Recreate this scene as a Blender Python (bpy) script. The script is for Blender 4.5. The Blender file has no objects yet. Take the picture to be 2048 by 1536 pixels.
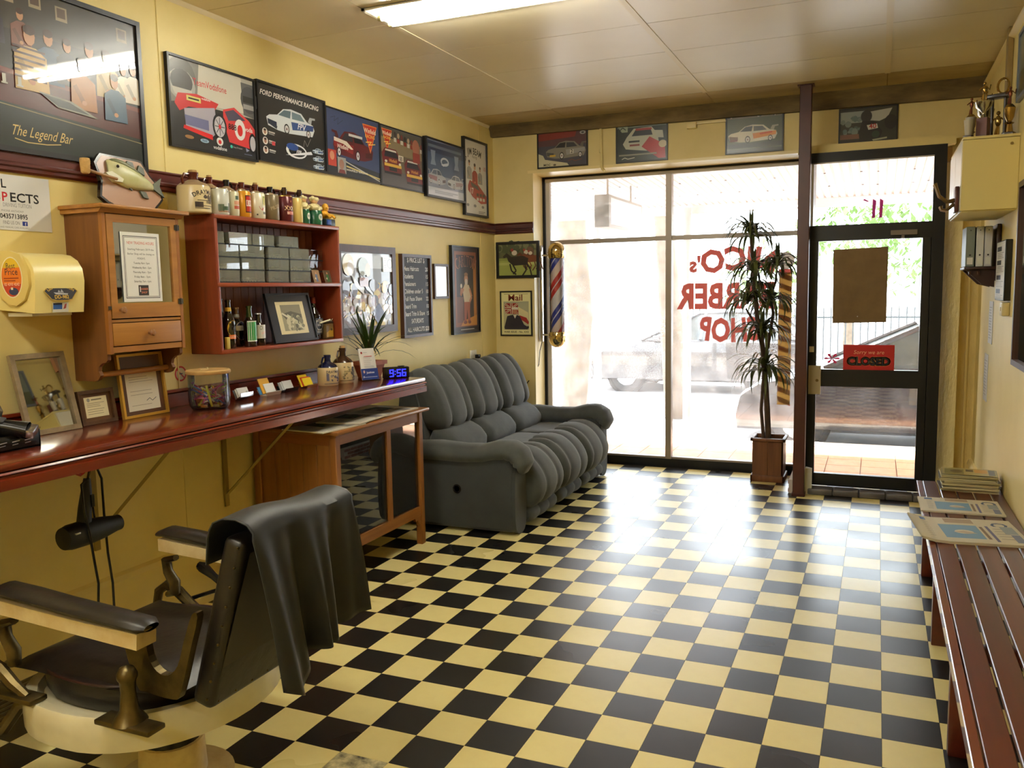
import bpy, bmesh, math, random
from mathutils import Vector, Matrix
random.seed(7)
PI = math.pi
sc = bpy.context.scene
COL = sc.collection

# ------------------------------------------------------------ camera, sky, exposure
cam_d = bpy.data.cameras.new('camera'); cam = bpy.data.objects.new('camera', cam_d); COL.objects.link(cam)
yaw, pit, rol = 0.406213593, 0.109803057, -0.0177372592
fw = Vector((-math.sin(yaw)*math.cos(pit), math.cos(yaw)*math.cos(pit), -math.sin(pit)))
rt = Vector((math.cos(yaw), math.sin(yaw), 0)); up = rt.cross(fw)
rt = rt*math.cos(rol)+up*math.sin(rol); up = rt.cross(fw)
mw = Matrix((rt, up, -fw)).transposed().to_4x4(); mw.translation = (3.3034, 0, 1.6487)
cam.matrix_world = mw
cam_d.sensor_width = 36; cam_d.lens = 36*1700.344/2048; cam_d.clip_start = .05; cam_d.clip_end = 300
sc.camera = cam
w = bpy.data.worlds.new('sky'); sc.world = w; w.use_nodes = True
bg = w.node_tree.nodes['Background']; bg.inputs[0].default_value = (.84, .93, 1, 1); bg.inputs[1].default_value = 6.3
sun_d = bpy.data.lights.new('sun', 'SUN'); sun_d.energy = 34; sun_d.angle = .05; sun_d.color = (1, .97, .92)
sun = bpy.data.objects.new('sun', sun_d); COL.objects.link(sun); sun.rotation_euler = (math.radians(-38), 0, math.radians(-20))
TUBE = 78.0          # brightness of the fluorescent tubes
sc.view_settings.view_transform = 'Standard'; sc.view_settings.look = 'None'
sc.view_settings.exposure = 0.8; sc.view_settings.gamma = 1; sc.view_settings.use_curve_mapping = False
cy = sc.cycles
cy.use_denoising = True; cy.max_bounces = 8; cy.diffuse_bounces = 5; cy.glossy_bounces = 4; cy.transparent_max_bounces = 16
cy.caustics_reflective = False; cy.caustics_refractive = False; cy.sample_clamp_indirect = 6

# ------------------------------------------------------------ materials
def lin(c):
    return tuple(((v/255)/12.92 if v <= 10 else ((v/255+.055)/1.055)**2.4) for v in c[:3])
MATS = {}
def nd(nt, t, **k):
    n = nt.nodes.new(t)
    for a, b in k.items():
        if a.startswith('i_'):
            n.inputs[a[2:].replace('_', ' ')].default_value = b
        else: setattr(n, a, b)
    return n
def mat(name, col=(200, 200, 200), rough=.5, metal=0, spec=.5, coat=0, coat_r=.1, sheen=0, emit=None, es=0, var=None, vscale=8, stretch=None, bump=0, bscale=60, alpha=1, trans=0, ior=1.45):
    """principled material; var = second colour mixed in by noise; stretch = noise scale per axis (grain)"""
    if name in MATS: return MATS[name]
    m = bpy.data.materials.new(name); m.use_nodes = True; nt = m.node_tree; b = nt.nodes['Principled BSDF']
    L = nt.links.new
    b.inputs['Base Color'].default_value = (*lin(col), 1); b.inputs['Roughness'].default_value = rough
    b.inputs['Metallic'].default_value = metal; b.inputs['Specular IOR Level'].default_value = spec
    b.inputs['Coat Weight'].default_value = coat; b.inputs['Coat Roughness'].default_value = coat_r
    b.inputs['Sheen Weight'].default_value = sheen; b.inputs['IOR'].default_value = ior
    b.inputs['Transmission Weight'].default_value = trans; b.inputs['Alpha'].default_value = alpha
    if emit: b.inputs['Emission Color'].default_value = (*lin(emit), 1); b.inputs['Emission Strength'].default_value = es
    if var or bump:
        tc = nd(nt, 'ShaderNodeTexCoord'); mp = nd(nt, 'ShaderNodeMapping')
        if stretch: mp.inputs['Scale'].default_value = stretch
        L(tc.outputs['Object'], mp.inputs[0])
    if var:
        nz = nd(nt, 'ShaderNodeTexNoise', i_Scale=vscale, i_Detail=5.0, i_Roughness=.6); L(mp.outputs[0], nz.inputs['Vector'])
        rp = nd(nt, 'ShaderNodeMapRange'); rp.inputs[1].default_value = .32; rp.inputs[2].default_value = .68; L(nz.outputs[0], rp.inputs[0])
        mx = nd(nt, 'ShaderNodeMix', data_type='RGBA'); L(rp.outputs[0], mx.inputs[0])
        mx.inputs[6].default_value = (*lin(col), 1); mx.inputs[7].default_value = (*lin(var), 1); L(mx.outputs[2], b.inputs['Base Color'])
    if bump:
        n2 = nd(nt, 'ShaderNodeTexNoise', i_Scale=bscale, i_Detail=3.0); L(mp.outputs[0], n2.inputs['Vector'])
        bp = nd(nt, 'ShaderNodeBump', i_Strength=bump, i_Distance=.01); L(n2.outputs[0], bp.inputs['Height']); L(bp.outputs[0], b.inputs['Normal'])
    MATS[name] = m; return m
def wood(name, c1, c2, rough=.35, axis='y', coat=.3, sc_=9):
    st = {'x': (.12, 1.6, 1.6), 'y': (1.6, .12, 1.6), 'z': (1.6, 1.6, .12)}[axis]
    return mat(name, c1, rough, coat=coat, coat_r=.2, var=c2, vscale=sc_*1.6, stretch=st)
def print_mat(name, rough=.4, coat=0, coat_r=.03):
    if name in MATS: return MATS[name]
    m = mat(name, rough=rough, coat=coat, coat_r=coat_r); nt = m.node_tree
    a = nd(nt, 'ShaderNodeAttribute', attribute_name='Col'); nt.links.new(a.outputs['Color'], nt.nodes['Principled BSDF'].inputs['Base Color'])
    return m
def pane_mat(name, tint=(1, 1, 1), haze=0., refl=1.0, hazecol=(.9, .9, .88), dirt=0, film='ShaderNodeBsdfTranslucent'):
    """clear pane: lets light straight through, mirrors by fresnel, a film of dust scatters a little"""
    if name in MATS: return MATS[name]
    m = bpy.data.materials.new(name); m.use_nodes = True; nt = m.node_tree; nt.nodes.remove(nt.nodes['Principled BSDF'])
    out = nt.nodes['Material Output']; L = nt.links.new
    t = nd(nt, 'ShaderNodeBsdfTransparent'); t.inputs[0].default_value = (*tint, 1)
    g = nd(nt, 'ShaderNodeBsdfGlossy', i_Roughness=.01); fr = nd(nt, 'ShaderNodeFresnel', i_IOR=1.5)
    ml = nd(nt, 'ShaderNodeMath', operation='MULTIPLY'); ml.inputs[1].default_value = refl; L(fr.outputs[0], ml.inputs[0])
    s = nd(nt, 'ShaderNodeMixShader'); L(ml.outputs[0], s.inputs[0]); L(t.outputs[0], s.inputs[1]); L(g.outputs[0], s.inputs[2])
    last = s
    if haze:
        d = nd(nt, film); d.inputs[0].default_value = (*hazecol, 1)
        h = nd(nt, 'ShaderNodeMixShader', i_Fac=haze); L(s.outputs[0], h.inputs[1]); L(d.outputs[0], h.inputs[2]); last = h
        if dirt:
            tc = nd(nt, 'ShaderNodeTexCoord'); nz = nd(nt, 'ShaderNodeTexNoise', i_Scale=7.0, i_Detail=6.0); L(tc.outputs['Object'], nz.inputs['Vector'])
            mr = nd(nt, 'ShaderNodeMapRange'); mr.inputs[3].default_value = haze*.5; mr.inputs[4].default_value = haze+dirt; mr.inputs[1].default_value = .35; mr.inputs[2].default_value = .7
            L(nz.outputs[0], mr.inputs[0]); L(mr.outputs[0], h.inputs[0])
    L(last.outputs[0], out.inputs[0]); MATS[name] = m; return m

# ------------------------------------------------------------ mesh builder
class MB:
    def __init__(s): s.v = []; s.f = []; s.c = []; s.sm = []; s.col = None
    def add(s, vs, fs, smooth=False, col=None):
        o = len(s.v); s.v += [tuple(v) for v in vs]; s.f += [tuple(i+o for i in f) for f in fs]
        s.c += [col or s.col]*len(fs); s.sm += [smooth]*len(fs); return s
    def box(s, x0, x1, y0, y1, z0, z1, col=None):
        vs = [(x, y, z) for z in (z0, z1) for y in (y0, y1) for x in (x0, x1)]
        return s.add(vs, [(0, 2, 3, 1), (4, 5, 7, 6), (0, 1, 5, 4), (2, 6, 7, 3), (0, 4, 6, 2), (1, 3, 7, 5)], col=col)
    def rbox(s, x0, x1, y0, y1, z0, z1, r=.01, seg=2, smooth=True, col=None):
        bm = bmesh.new(); bmesh.ops.create_cube(bm, size=1)
        for v in bm.verts: v.co = Vector(((x0+x1)/2+v.co.x*(x1-x0), (y0+y1)/2+v.co.y*(y1-y0), (z0+z1)/2+v.co.z*(z1-z0)))
        bmesh.ops.bevel(bm, geom=bm.edges[:], offset=r, segments=seg, affect='EDGES', profile=.5)
        s.bm(bm, smooth, col); return s
    def bm(s, bm, smooth=False, col=None, M=None):
        bm.verts.index_update(); bm.normal_update()
        ff = [f for f in bm.faces]; k0 = len(s.sm); sm_ = [smooth and max(abs(c) for c in f.normal) < .999 for f in ff]
        vs = [(M @ v.co if M else v.co) for v in bm.verts]
        s.add(vs, [[v.index for v in f.verts] for f in ff], smooth, col); s.sm[k0:] = sm_; bm.free(); return s
    def prism(s, pts, z0, z1, axis='z', col=None, smooth=False):
        """polygon extruded along an axis; pts in the other two axes ((x,y) for z, (x,z) for y, (y,z) for x)"""
        n = len(pts)
        mk = {'z': lambda p, h: (p[0], p[1], h), 'y': lambda p, h: (p[0], h, p[1]), 'x': lambda p, h: (h, p[0], p[1])}[axis]
        vs = [mk(p, z0) for p in pts]+[mk(p, z1) for p in pts]
        s.add(vs, [tuple(range(n))[::-1], tuple(range(n, 2*n))], False, col)
        return s.add(vs, [(i, (i+1) % n, n+(i+1) % n, n+i) for i in range(n)], smooth, col)
    def lathe(s, prof, n=20, c=(0, 0, 0), axis='z', smooth=True, col=None, cap=True):
        vs = []; m = len(prof)
        for r, h in prof:
            for k in range(n):
                a = 2*PI*k/n; p = (r*math.cos(a), r*math.sin(a), h)
                if axis == 'x': p = (p[2], p[0], p[1])
                if axis == 'y': p = (p[0], p[2], p[1])
                vs.append((p[0]+c[0], p[1]+c[1], p[2]+c[2]))
        fs = [(i*n+k, i*n+(k+1) % n, (i+1)*n+(k+1) % n, (i+1)*n+k) for i in range(m-1) for k in range(n)]
        if axis == 'y': fs = [f[::-1] for f in fs]
        s.add(vs, fs, smooth, col)
        if cap:
            s.add([vs[k] for k in range(n)], [tuple(range(n))[::-1]], False, col); s.add([vs[(m-1)*n+k] for k in range(n)], [tuple(range(n))], False, col)
        return s
    def tube(s, pts, r, n=8, smooth=True, col=None, rs=None, flat=1.0, closed=False):
        P = [Vector(p) for p in pts]; m = len(P); vs = []; prev = None
        for i, p in enumerate(P):
            t = (P[(i+1) % m]-P[i-1]) if closed else (P[min(i+1, m-1)]-P[max(i-1, 0)])
            t.normalize()
            a = prev if prev is not None else (Vector((0, 0, 1)) if abs(t.z) < .9 else Vector((1, 0, 0)))
            u = t.cross(a).normalized() if prev is None else (prev-t*prev.dot(t)).normalized()
            prev = u; w_ = t.cross(u); rr = rs[i] if rs else r
            for k in range(n):
                q = 2*PI*k/n; vs.append(p+u*rr*math.cos(q)+w_*rr*flat*math.sin(q))
        rng = m if closed else m-1
        fs = [(i*n+k, i*n+(k+1) % n, ((i+1) % m)*n+(k+1) % n, ((i+1) % m)*n+k) for i in range(rng) for k in range(n)]
        s.add(vs, fs, smooth, col)
        if not closed: s.add(vs[:n], [tuple(range(n))[::-1]], False, col); s.add(vs[-n:], [tuple(range(n))], False, col)
        return s
    def grid(s, fn, nu, nv, smooth=True, col=None, wrapu=False, flip=False):
        vs = [fn(i/(nu-(0 if wrapu else 1)), j/(nv-1)) for j in range(nv) for i in range(nu)]
        cu = nu if wrapu else nu-1
        fs = [(j*nu+i, j*nu+(i+1) % nu, (j+1)*nu+(i+1) % nu, (j+1)*nu+i) for j in range(nv-1) for i in range(cu)]
        return s.add(vs, [f[::-1] for f in fs] if flip else fs, smooth, col)
    def ball(s, c, r, n=12, m=8, col=None):
        r = r if isinstance(r, tuple) else (r, r, r)
        return s.grid(lambda u, v: (c[0]+r[0]*math.sin(PI*v)*math.cos(2*PI*u), c[1]+r[1]*math.sin(PI*v)*math.sin(2*PI*u), c[2]-r[2]*math.cos(PI*v)), n, m, True, col, True)
    def mesh(s, name):
        me = bpy.data.meshes.new(name); me.from_pydata(s.v, [], s.f); me.polygons.foreach_set('use_smooth', s.sm)
        if any(s.c):
            at = me.color_attributes.new('Col', 'FLOAT_COLOR', 'CORNER'); cols = []
            for p, c in zip(me.polygons, s.c):
                cols += [*lin(c or (200, 200, 200)), 1.0]*p.loop_total
            at.data.foreach_set('color', cols)
        if any(s.sm): me.set_sharp_from_angle(angle=math.radians(42))
        return me
    def build(s, name, m, parent=None, loc=(0, 0, 0), rot=(0, 0, 0)):
        me = s.mesh(name); o = bpy.data.objects.new(name, me); COL.objects.link(o)
        me.materials.append(m); o.location = loc; o.rotation_euler = rot
        if parent: o.parent = parent
        return o
def thing(name, label, cat, loc=(0, 0, 0), rz=0, group=None, rot=None):
    o = bpy.data.objects.new(name, None); COL.objects.link(o); o.location = loc; o.rotation_euler = rot or (0, 0, rz)
    o.empty_display_size = .1
    return tag(o, label, cat, group)
def tag(o, label, cat, group=None):
    o['label'] = label; o['category'] = cat
    if group: o['group'] = group
    return o
def struct(o, label=None, cat=None):
    o['kind'] = 'structure'
    if label: o['label'] = label
    if cat: o['category'] = cat
    return o
def dup(root, loc, rz=None, label=None, group=None):
    r = root.copy(); COL.objects.link(r); r.location = loc
    if rz is not None: r.rotation_euler = (0, 0, rz)
    if label: r['label'] = label
    if group: r['group'] = group
    for ch in list(root.children):
        c = ch.copy(); COL.objects.link(c); c.parent = r
        for g in list(ch.children):
            d = g.copy(); COL.objects.link(d); d.parent = c
    return r
def box(name, m, x0, x1, y0, y1, z0, z1, parent=None, r=0):
    b = MB()
    (b.rbox(x0, x1, y0, y1, z0, z1, r) if r else b.box(x0, x1, y0, y1, z0, z1)); return b.build(name, m, parent)

# ------------------------------------------------------------ lettering: every glyph meshed once, then laid out as flat print
CH = sorted(set("ABCDEFGHIJKLMNOPQRSTUVWXYZabcdefghijklmnopqrstuvwxyz0123456789$&-:.,'!%/"))
GL = {}
def load_glyphs():
    objs = []
    for bold in (0, 1, 2):
        chs = CH if bold < 2 else sorted(set("NICOs'BARBERSHOPCLOSED"))
        for body in chs+['||']+['|%s|' % c for c in chs]:
            cu = bpy.data.curves.new('g', 'FONT'); cu.body = body; cu.size = 1; cu.resolution_u = 2; cu.offset = (0, .018, .042)[bold]
            o = bpy.data.objects.new('g', cu); COL.objects.link(o); objs.append((bold, body, o))
    dg = bpy.context.evaluated_depsgraph_get(); tmp = {}
    for bold, body, o in objs:
        ev = o.evaluated_get(dg); me = ev.to_mesh()
        vs = [(v.co.x, v.co.y) for v in me.vertices]; fs = [tuple(p.vertices) for p in me.polygons]
        tmp[bold, body] = (vs, fs); ev.to_mesh_clear()
    for bold in (0, 1, 2):
        wd = lambda b: max(v[0] for v in tmp[bold, b][0])-min(v[0] for v in tmp[bold, b][0])
        base = wd('||')
        for c in CH:
            if (bold, c) in tmp: GL[bold, c] = (*tmp[bold, c], wd('|%s|' % c)-base)
    for _, _, o in objs:
        cu = o.data; bpy.data.objects.remove(o); bpy.data.curves.remove(cu)
load_glyphs()
def text_w(t, bold=0, sp=0): return sum((GL[bold, c][2] if c != ' ' else .28)+sp for c in t)

class Art:
    """flat print W x H metres in the local x-z plane facing -y; shapes given in percent, y measured downwards"""
    def __init__(s, W, H, bgc, xf=None, z0=0): s.W, s.H = W, H; s.b = MB(); s.k = 0; s.xf = xf; s.z0 = z0; s.bgc = bgc; bgc and s.r(0, 0, 100, 100, bgc)
    def _p(s, x, y):
        q = ((x/100-.5)*s.W, -s.z0-s.k*.00006, (.5-y/100)*s.H)
        return s.xf(*q) if s.xf else q
    def p(s, pts, c):
        s.k += 1; s.b.add([s._p(*q) for q in pts][::-1], [tuple(range(len(pts)))], False, c); return s
    def r(s, x0, y0, x1, y1, c, n=1):
        for i in range(n):
            a = x0+(x1-x0)*i/n; b = x0+(x1-x0)*(i+1)/n
            s.p([(a, y0), (a, y1), (b, y1), (b, y0)], c)
            if i < n-1: s.k -= 1
        return s
    def e(s, cx, cy, rx, ry, c, n=18, a0=0, a1=360):
        return s.p([(cx+rx*math.cos(math.radians(a0+(a1-a0)*i/n)), cy-ry*math.sin(math.radians(a0+(a1-a0)*i/n))) for i in range(n+(0 if a1-a0 >= 360 else 1))], c)
    def ring(s, cx, cy, rx, ry, t, c, n=20):
        s.k += 1
        for i in range(n):
            q = [(cx+rx*f*math.cos(2*PI*j/n), cy-ry*f*math.sin(2*PI*j/n)) for j, f in ((i, 1), (i+1, 1), (i+1, 1-t), (i, 1-t))]
            s.b.add([s._p(*x) for x in q][::-1], [(0, 1, 2, 3)], False, c)
        return s
    def l(s, pts, w_, c):
        s.k += 1; asp = s.W/s.H
        for (x0, y0), (x1, y1) in zip(pts, pts[1:]):
            dx, dy = (x1-x0)*s.W, (y1-y0)*s.H; n = math.hypot(dx, dy) or 1
            ox, oy = -dy/n*w_/2*100/s.W, dx/n*w_/2*100/s.H
            s.b.add([s._p(*q) for q in ((x0-ox, y0-oy), (x0+ox, y0+oy), (x1+ox, y1+oy), (x1-ox, y1-oy))], [(0, 1, 2, 3)], False, c)
        return s
    def t(s, x, y, h, txt, c, bold=0, al='c', wid=None, shear=0, arc=0, flip=False, sp=0, rot=0):
        """baseline at y%, cap height h metres; wid = fit to that many metres"""
        s.k += 1; sz = h/.69; tw = text_w(txt, bold, sp)*sz; sx = (wid/tw if wid else 1)
        cx = {'c': -tw/2, 'l': 0, 'r': -tw}[al]
        for ch in txt:
            if ch == ' ': cx += (.28+sp)*sz; continue
            vs, fs, adv = GL[bold, ch]; out = []
            for (vx, vy) in vs:
                px = (cx+vx*sz+shear*vy*sz)*sx; py = vy*sz
                if arc:
                    a_ = px/arc; rr = arc+py if arc > 0 else arc+py; px = rr*math.sin(a_); py = rr*math.cos(a_)-arc
                if rot: px, py = px*math.cos(rot)-py*math.sin(rot), px*math.sin(rot)+py*math.cos(rot)
                if flip: px = -px
                out.append(s._p(x+px*100/s.W, y-py*100/s.H))
            s.b.add(out, [f[::-1] for f in fs] if flip else fs, False, c); cx += (adv+sp)*sz
        return s
    def lines(s, x0, x1, ys, c, w_=.003, jit=.3, seed=1):
        rd = random.Random(seed)
        for y in ys: s.l([(x0, y), (x1-rd.random()*(x1-x0)*jit, y)], w_, c); s.k -= 1
        s.k += 1; return s
    def blobs(s, n, x0, y0, x1, y1, r0, r1, cols, seed=1):
        rd = random.Random(seed)
        for i in range(n):
            q = r0+rd.random()*(r1-r0); s.e(x0+rd.random()*(x1-x0), y0+rd.random()*(y1-y0), q, q*(.6+rd.random()*.8)*s.W/s.H, rd.choice(cols), 9)
        return s
    def build(s, name, m, parent): return s.b.build(name, m, parent)

# ============================================================ THE SETTING
CEIL = 3.137; YP = 7.328; YW = 7.704; XR = 4.0; YB = -2.8
m_wall = mat('wall_paint', (234, 215, 146), .5, var=(227, 206, 132), vscale=2.2, bump=.06, bscale=25)
m_wall_f = mat('front_wall_paint', (224, 206, 146), .55, var=(215, 195, 132), vscale=2.5, bump=.08, bscale=20)
m_tex = mat('textured_jamb_paint', (228, 208, 146), .38, var=(217, 195, 130), vscale=6, bump=.9, bscale=34, stretch=(1, 1, .45))
m_ceil = mat('ceiling_paint', (228, 216, 184), .33, var=(222, 208, 172), vscale=1.4)
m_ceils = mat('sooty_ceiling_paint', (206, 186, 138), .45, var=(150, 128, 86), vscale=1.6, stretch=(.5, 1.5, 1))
m_seam = mat('ceiling_seam', (120, 100, 66), .8)
m_strip = mat('ceiling_strip', (226, 210, 168), .4)
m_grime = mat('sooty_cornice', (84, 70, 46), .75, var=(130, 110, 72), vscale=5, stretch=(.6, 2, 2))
m_rail = wood('jarrah_trim', (96, 36, 24), (70, 22, 16), .3, 'y')
m_railx = wood('jarrah_trim_front', (84, 36, 28), (62, 24, 20), .35, 'x')
m_black = mat('black_anodised', (14, 15, 19), .35, spec=.4)
m_cream = mat('cream_gloss', (232, 212, 150), .35)
m_alu = mat('dull_aluminium', (150, 138, 126), .4, metal=.3, spec=.5)
m_aluL = mat('pale_aluminium', (196, 190, 186), .4, metal=.2)
m_glass = pane_mat('window_glass', haze=.1, dirt=.05, refl=.6)
m_dglass = pane_mat('door_glass', haze=.02, dirt=.035, refl=.8)

# floor: a dark screed carrying the vinyl tiles, each tile a piece of its own
fl = struct(box('floor', mat('floor_screed', (40, 38, 32), .8), -.05, XR+.05, YB, YW+.05, -.06, -.003), 'black and cream checkerboard vinyl floor', 'floor')
def tile_mat(name, c1, c2, vs, rough):
    m = mat(name, c1, rough, var=c2, vscale=vs, spec=.5); nt = m.node_tree
    b = nt.nodes['Principled BSDF']; tc = nd(nt, 'ShaderNodeTexCoord'); g = nd(nt, 'ShaderNodeNewGeometry')
    n = nd(nt, 'ShaderNodeTexNoise', i_Scale=1.6, i_Detail=3.0); nt.links.new(g.outputs['Position'], n.inputs['Vector'])
    r = nd(nt, 'ShaderNodeMapRange'); r.inputs[1].default_value = .3; r.inputs[2].default_value = .7; r.inputs[3].default_value = rough-.04; r.inputs[4].default_value = rough+.08
    nt.links.new(n.outputs[0], r.inputs[0]); nt.links.new(r.outputs[0], b.inputs['Roughness']); return m
m_tb = tile_mat('black_vinyl', (17, 16, 15), (24, 23, 21), 9, .29)
m_tc = tile_mat('cream_vinyl', (240, 225, 156), (233, 216, 144), 5, .31)
m_tw = mat('worn_black_vinyl', (236, 222, 168), .5, var=(20, 19, 17), vscale=16)
T = .2; tb = MB().box(.0007, T-.0007, .0007, T-.0007, -.003, 0)
me_b = tb.mesh('floor_tile'); me_b.materials.append(m_tb)
me_c = tb.mesh('floor_tile'); me_c.materials.append(m_tc)
me_w = tb.mesh('floor_tile'); me_w.materials.append(m_tw)
cand = []; rest = {0: MB(), 1: MB()}
for i in range(-3, 18):
    for j in range(-36, 17):
        x0, y0 = .56+i*T, 4.4225+j*T
        if x0 < -.05 or x0+T > XR+.17 or y0+T > YW+.06: continue
        cx, cyy = x0+T/2, y0+T/2; d = Vector((cx, cyy, 0))-mw.translation; zc = d.dot(fw)
        u = 1024+1700.34*d.dot(rt)/zc if zc > .1 else -9e9; v_ = 768-1700.34*d.dot(up)/zc if zc > .1 else 9e9
        hid = (cx < .62 and cyy > 3.8) or (cx < 1.2 and cyy > 5.1 and cyy < 7.2) or cx > 3.66 or u < 120 or (cx < 1.5 and cyy < 2.2)
        vis = -40 < u < 2080 and 0 < v_ < 1570 and not hid
        cand.append((0 if vis else 1, zc, i, j, x0, y0))
cand.sort(); n_ = 0
for vis, zc, i, j, x0, y0 in cand:
    blk = (i+j) % 2 == 0
    if vis == 0 and n_ < 300 and x0+T <= XR+.01:
        o = bpy.data.objects.new('floor_tile', me_w if (i, j) == (5, -11) else (me_b if blk else me_c)); COL.objects.link(o); o.location = (x0, y0, 0); o.parent = fl; n_ += 1
    else:
        rest[0 if blk else 1].box(max(x0, -.04)+.0007, min(x0+T, XR+.04)-.0007, y0+.0007, y0+T-.0007, -.003, 0)
for k in (0, 1):
    o = rest[k].build('floor_tiles', (m_tb, m_tc)[k], fl); o['kind'] = 'stuff'

# walls
wl = struct(box('wall_left', m_wall, -.12, 0, YB, YW+.1, 0, CEIL+.05), 'yellow painted left wall', 'wall')
for yy in (3.33, 7.02):
    b = MB().box(0, .004, yy-.004, yy+.004, 0, CEIL); b.build('cover_strip', m_wall, wl)
struct(box('wall_right', m_wall, XR, XR+.12, YB, YW+.1, 0, CEIL+.05), 'cream painted right wall', 'wall')
struct(box('wall_back', m_wall, -.12, XR+.12, YB-.12, YB, 0, CEIL+.05), 'yellow back wall behind the camera', 'wall')
wf = struct(MB().box(-.02, XR+.02, YP, YW+.12, 2.71, CEIL+.05).build('wall_front', m_wall_f), 'yellow front wall over the shop window and door', 'wall')
MB().prism([(-.02, YP), (.395, YP), (.345, YW), (.345, YW+.12), (-.02, YW+.12)], 0, 2.71).build('pier', m_wall_f, wf)
MB().prism([(3.735, 7.62), (3.735, 7.3), (3.868, 7.19), (3.868, YP), (4.02, YP), (4.02, 7.62)], 0, 2.71).build('textured_pier', m_tex, wf)
MB().prism([(.395, YP-.004), (.395, YP), (.35, YW-.02), (.345, YW-.02)], 0, 2.71).build('reveal', m_cream, wf)
MB().box(.345, 3.8, YP-.006, YP+.004, 2.70, 2.725).build('soffit_bead', m_cream, wf)
MB().box(.345, 2.76, YP, YW-.03, 2.703, 2.7095).build('soffit', m_cream, wf)
# conduit strip and junction down the right hand corner
MB().box(3.93, 3.945, YP-.02, YP, .0, 2.05).build('conduit', m_cream, wf)

# ceiling: backing plus separate panels, pale cover strips between rows
cl = struct(box('ceiling', m_seam, -.05, XR+.05, YB, YW+.05, CEIL+.006, CEIL+.06), 'cream panelled ceiling with pale cover strips', 'ceiling')
xs = [0, .764, 2.04, 3.325, XR]
ys = [YP-.02]+[6.8-.628*k for k in range(16)]
for a in range(len(xs)-1):
    for q in range(len(ys)-1):
        y1, y0 = ys[q], max(ys[q+1], YB)
        if a == 1 and abs(y0-3.66) < .05: y1 = 3.99
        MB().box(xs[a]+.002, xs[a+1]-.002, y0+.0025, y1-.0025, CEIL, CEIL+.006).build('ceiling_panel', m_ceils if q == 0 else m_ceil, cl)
for x in (.764, 2.04, 3.325):
    if x == .764: MB().box(x-.018, x+.018, 4.34, 6.8, CEIL-.004, CEIL).build('cover_strip', m_ceil, cl)
    else: MB().box(x-.018, x+.018, YB, 6.8, CEIL-.004, CEIL).build('cover_strip', m_strip, cl)
MB().prism([(0, CEIL), (.02, CEIL), (0, CEIL-.02)], YB, YP, 'y').build('cornice_bead', m_ceil, cl)
MB().prism([(XR, CEIL-.07), (XR-.03, CEIL-.055), (XR-.03, CEIL-.045), (XR, CEIL-.05)], YB, YP, 'y').build('cornice_bead', m_cream, cl)
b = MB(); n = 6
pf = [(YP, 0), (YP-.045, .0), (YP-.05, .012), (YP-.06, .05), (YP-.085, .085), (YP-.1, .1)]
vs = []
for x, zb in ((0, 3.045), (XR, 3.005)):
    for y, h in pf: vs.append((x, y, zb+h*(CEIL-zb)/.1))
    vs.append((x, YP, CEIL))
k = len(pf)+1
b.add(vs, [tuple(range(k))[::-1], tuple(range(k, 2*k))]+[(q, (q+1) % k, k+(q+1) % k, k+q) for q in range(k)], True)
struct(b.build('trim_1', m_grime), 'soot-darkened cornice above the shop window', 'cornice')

# dado rail (moulded) and high skirting
def rail(name, prof, y0, y1, m): return MB().prism(prof, y0, y1, 'y').build(name, m)
pr = [(0, 2.168), (.012, 2.168), (.02, 2.176), (.02, 2.19), (.03, 2.196), (.03, 2.206), (.016, 2.214), (.016, 2.25), (.024, 2.258), (.02, 2.266), (0, 2.266)]
struct(rail('trim_2', pr, YB, YP, m_rail), 'dark red timber dado rail along the left wall', 'rail')
struct(MB().prism([(YP-(x), z) for x, z in pr], .016, .395, 'x').build('trim_3', m_railx), 'dark red timber dado rail on the window pier', 'rail')
struct(MB().prism([(0, 0), (.02, 0), (.02, .3), (.013, .325), (0, .34)], YB, YP, 'y').build('baseboard_left', m_wall), 'tall yellow skirting board', 'skirting board')
struct(MB().prism([(XR, 0), (XR-.02, 0), (XR-.02, .25), (XR-.03, .26), (XR-.02, .29), (XR, .3)], YB, YP, 'y').build('baseboard_right', m_cream), 'cream skirting board behind the bench', 'skirting board')

# shop window: frame members, mullion, transom bar, four panes
wn = struct(thing('window_1', 'black framed shop window with four large panes', 'window'))
F = lambda x0, x1, y0, y1, z0, z1, m=m_black, nm='frame': box(nm, m, x0, x1, y0, y1, z0, z1, wn)
F(.335, .375, YW-.03, YW+.05, 0, 2.71); F(.335, 2.80, YW-.03, YW+.05, 2.685, 2.71); F(.335, 2.80, YW-.03, YW+.06, 0, .075); F(2.70, 2.80, YW-.03, YW+.05, 0, 2.71)
F(.375, .418, YW-.01, YW+.03, .075, 2.685, m_aluL, 'guide_rail'); F(.375, 2.70, YW-.02, YW+.03, 2.655, 2.685, m_aluL, 'blind_head')
F(1.536, 1.588, YW-.04, YW+.04, .075, 2.66, m_alu, 'mullion'); F(.418, 1.536, YW-.015, YW+.03, 2.072, 2.112, m_alu, 'transom_bar'); F(1.588, 2.70, YW-.015, YW+.03, 2.072, 2.112, m_alu, 'transom_bar')
F(.418, 2.70, YW-.02, YW+.04, .075, .092, m_alu, 'sill_bead')
for x0, x1 in ((.418, 1.536), (1.588, 2.70)):
    for z0, z1 in ((.092, 2.072), (2.112, 2.655)): F(x0, x1, YW+.008, YW+.014, z0, z1, m_glass, 'pane')
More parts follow.
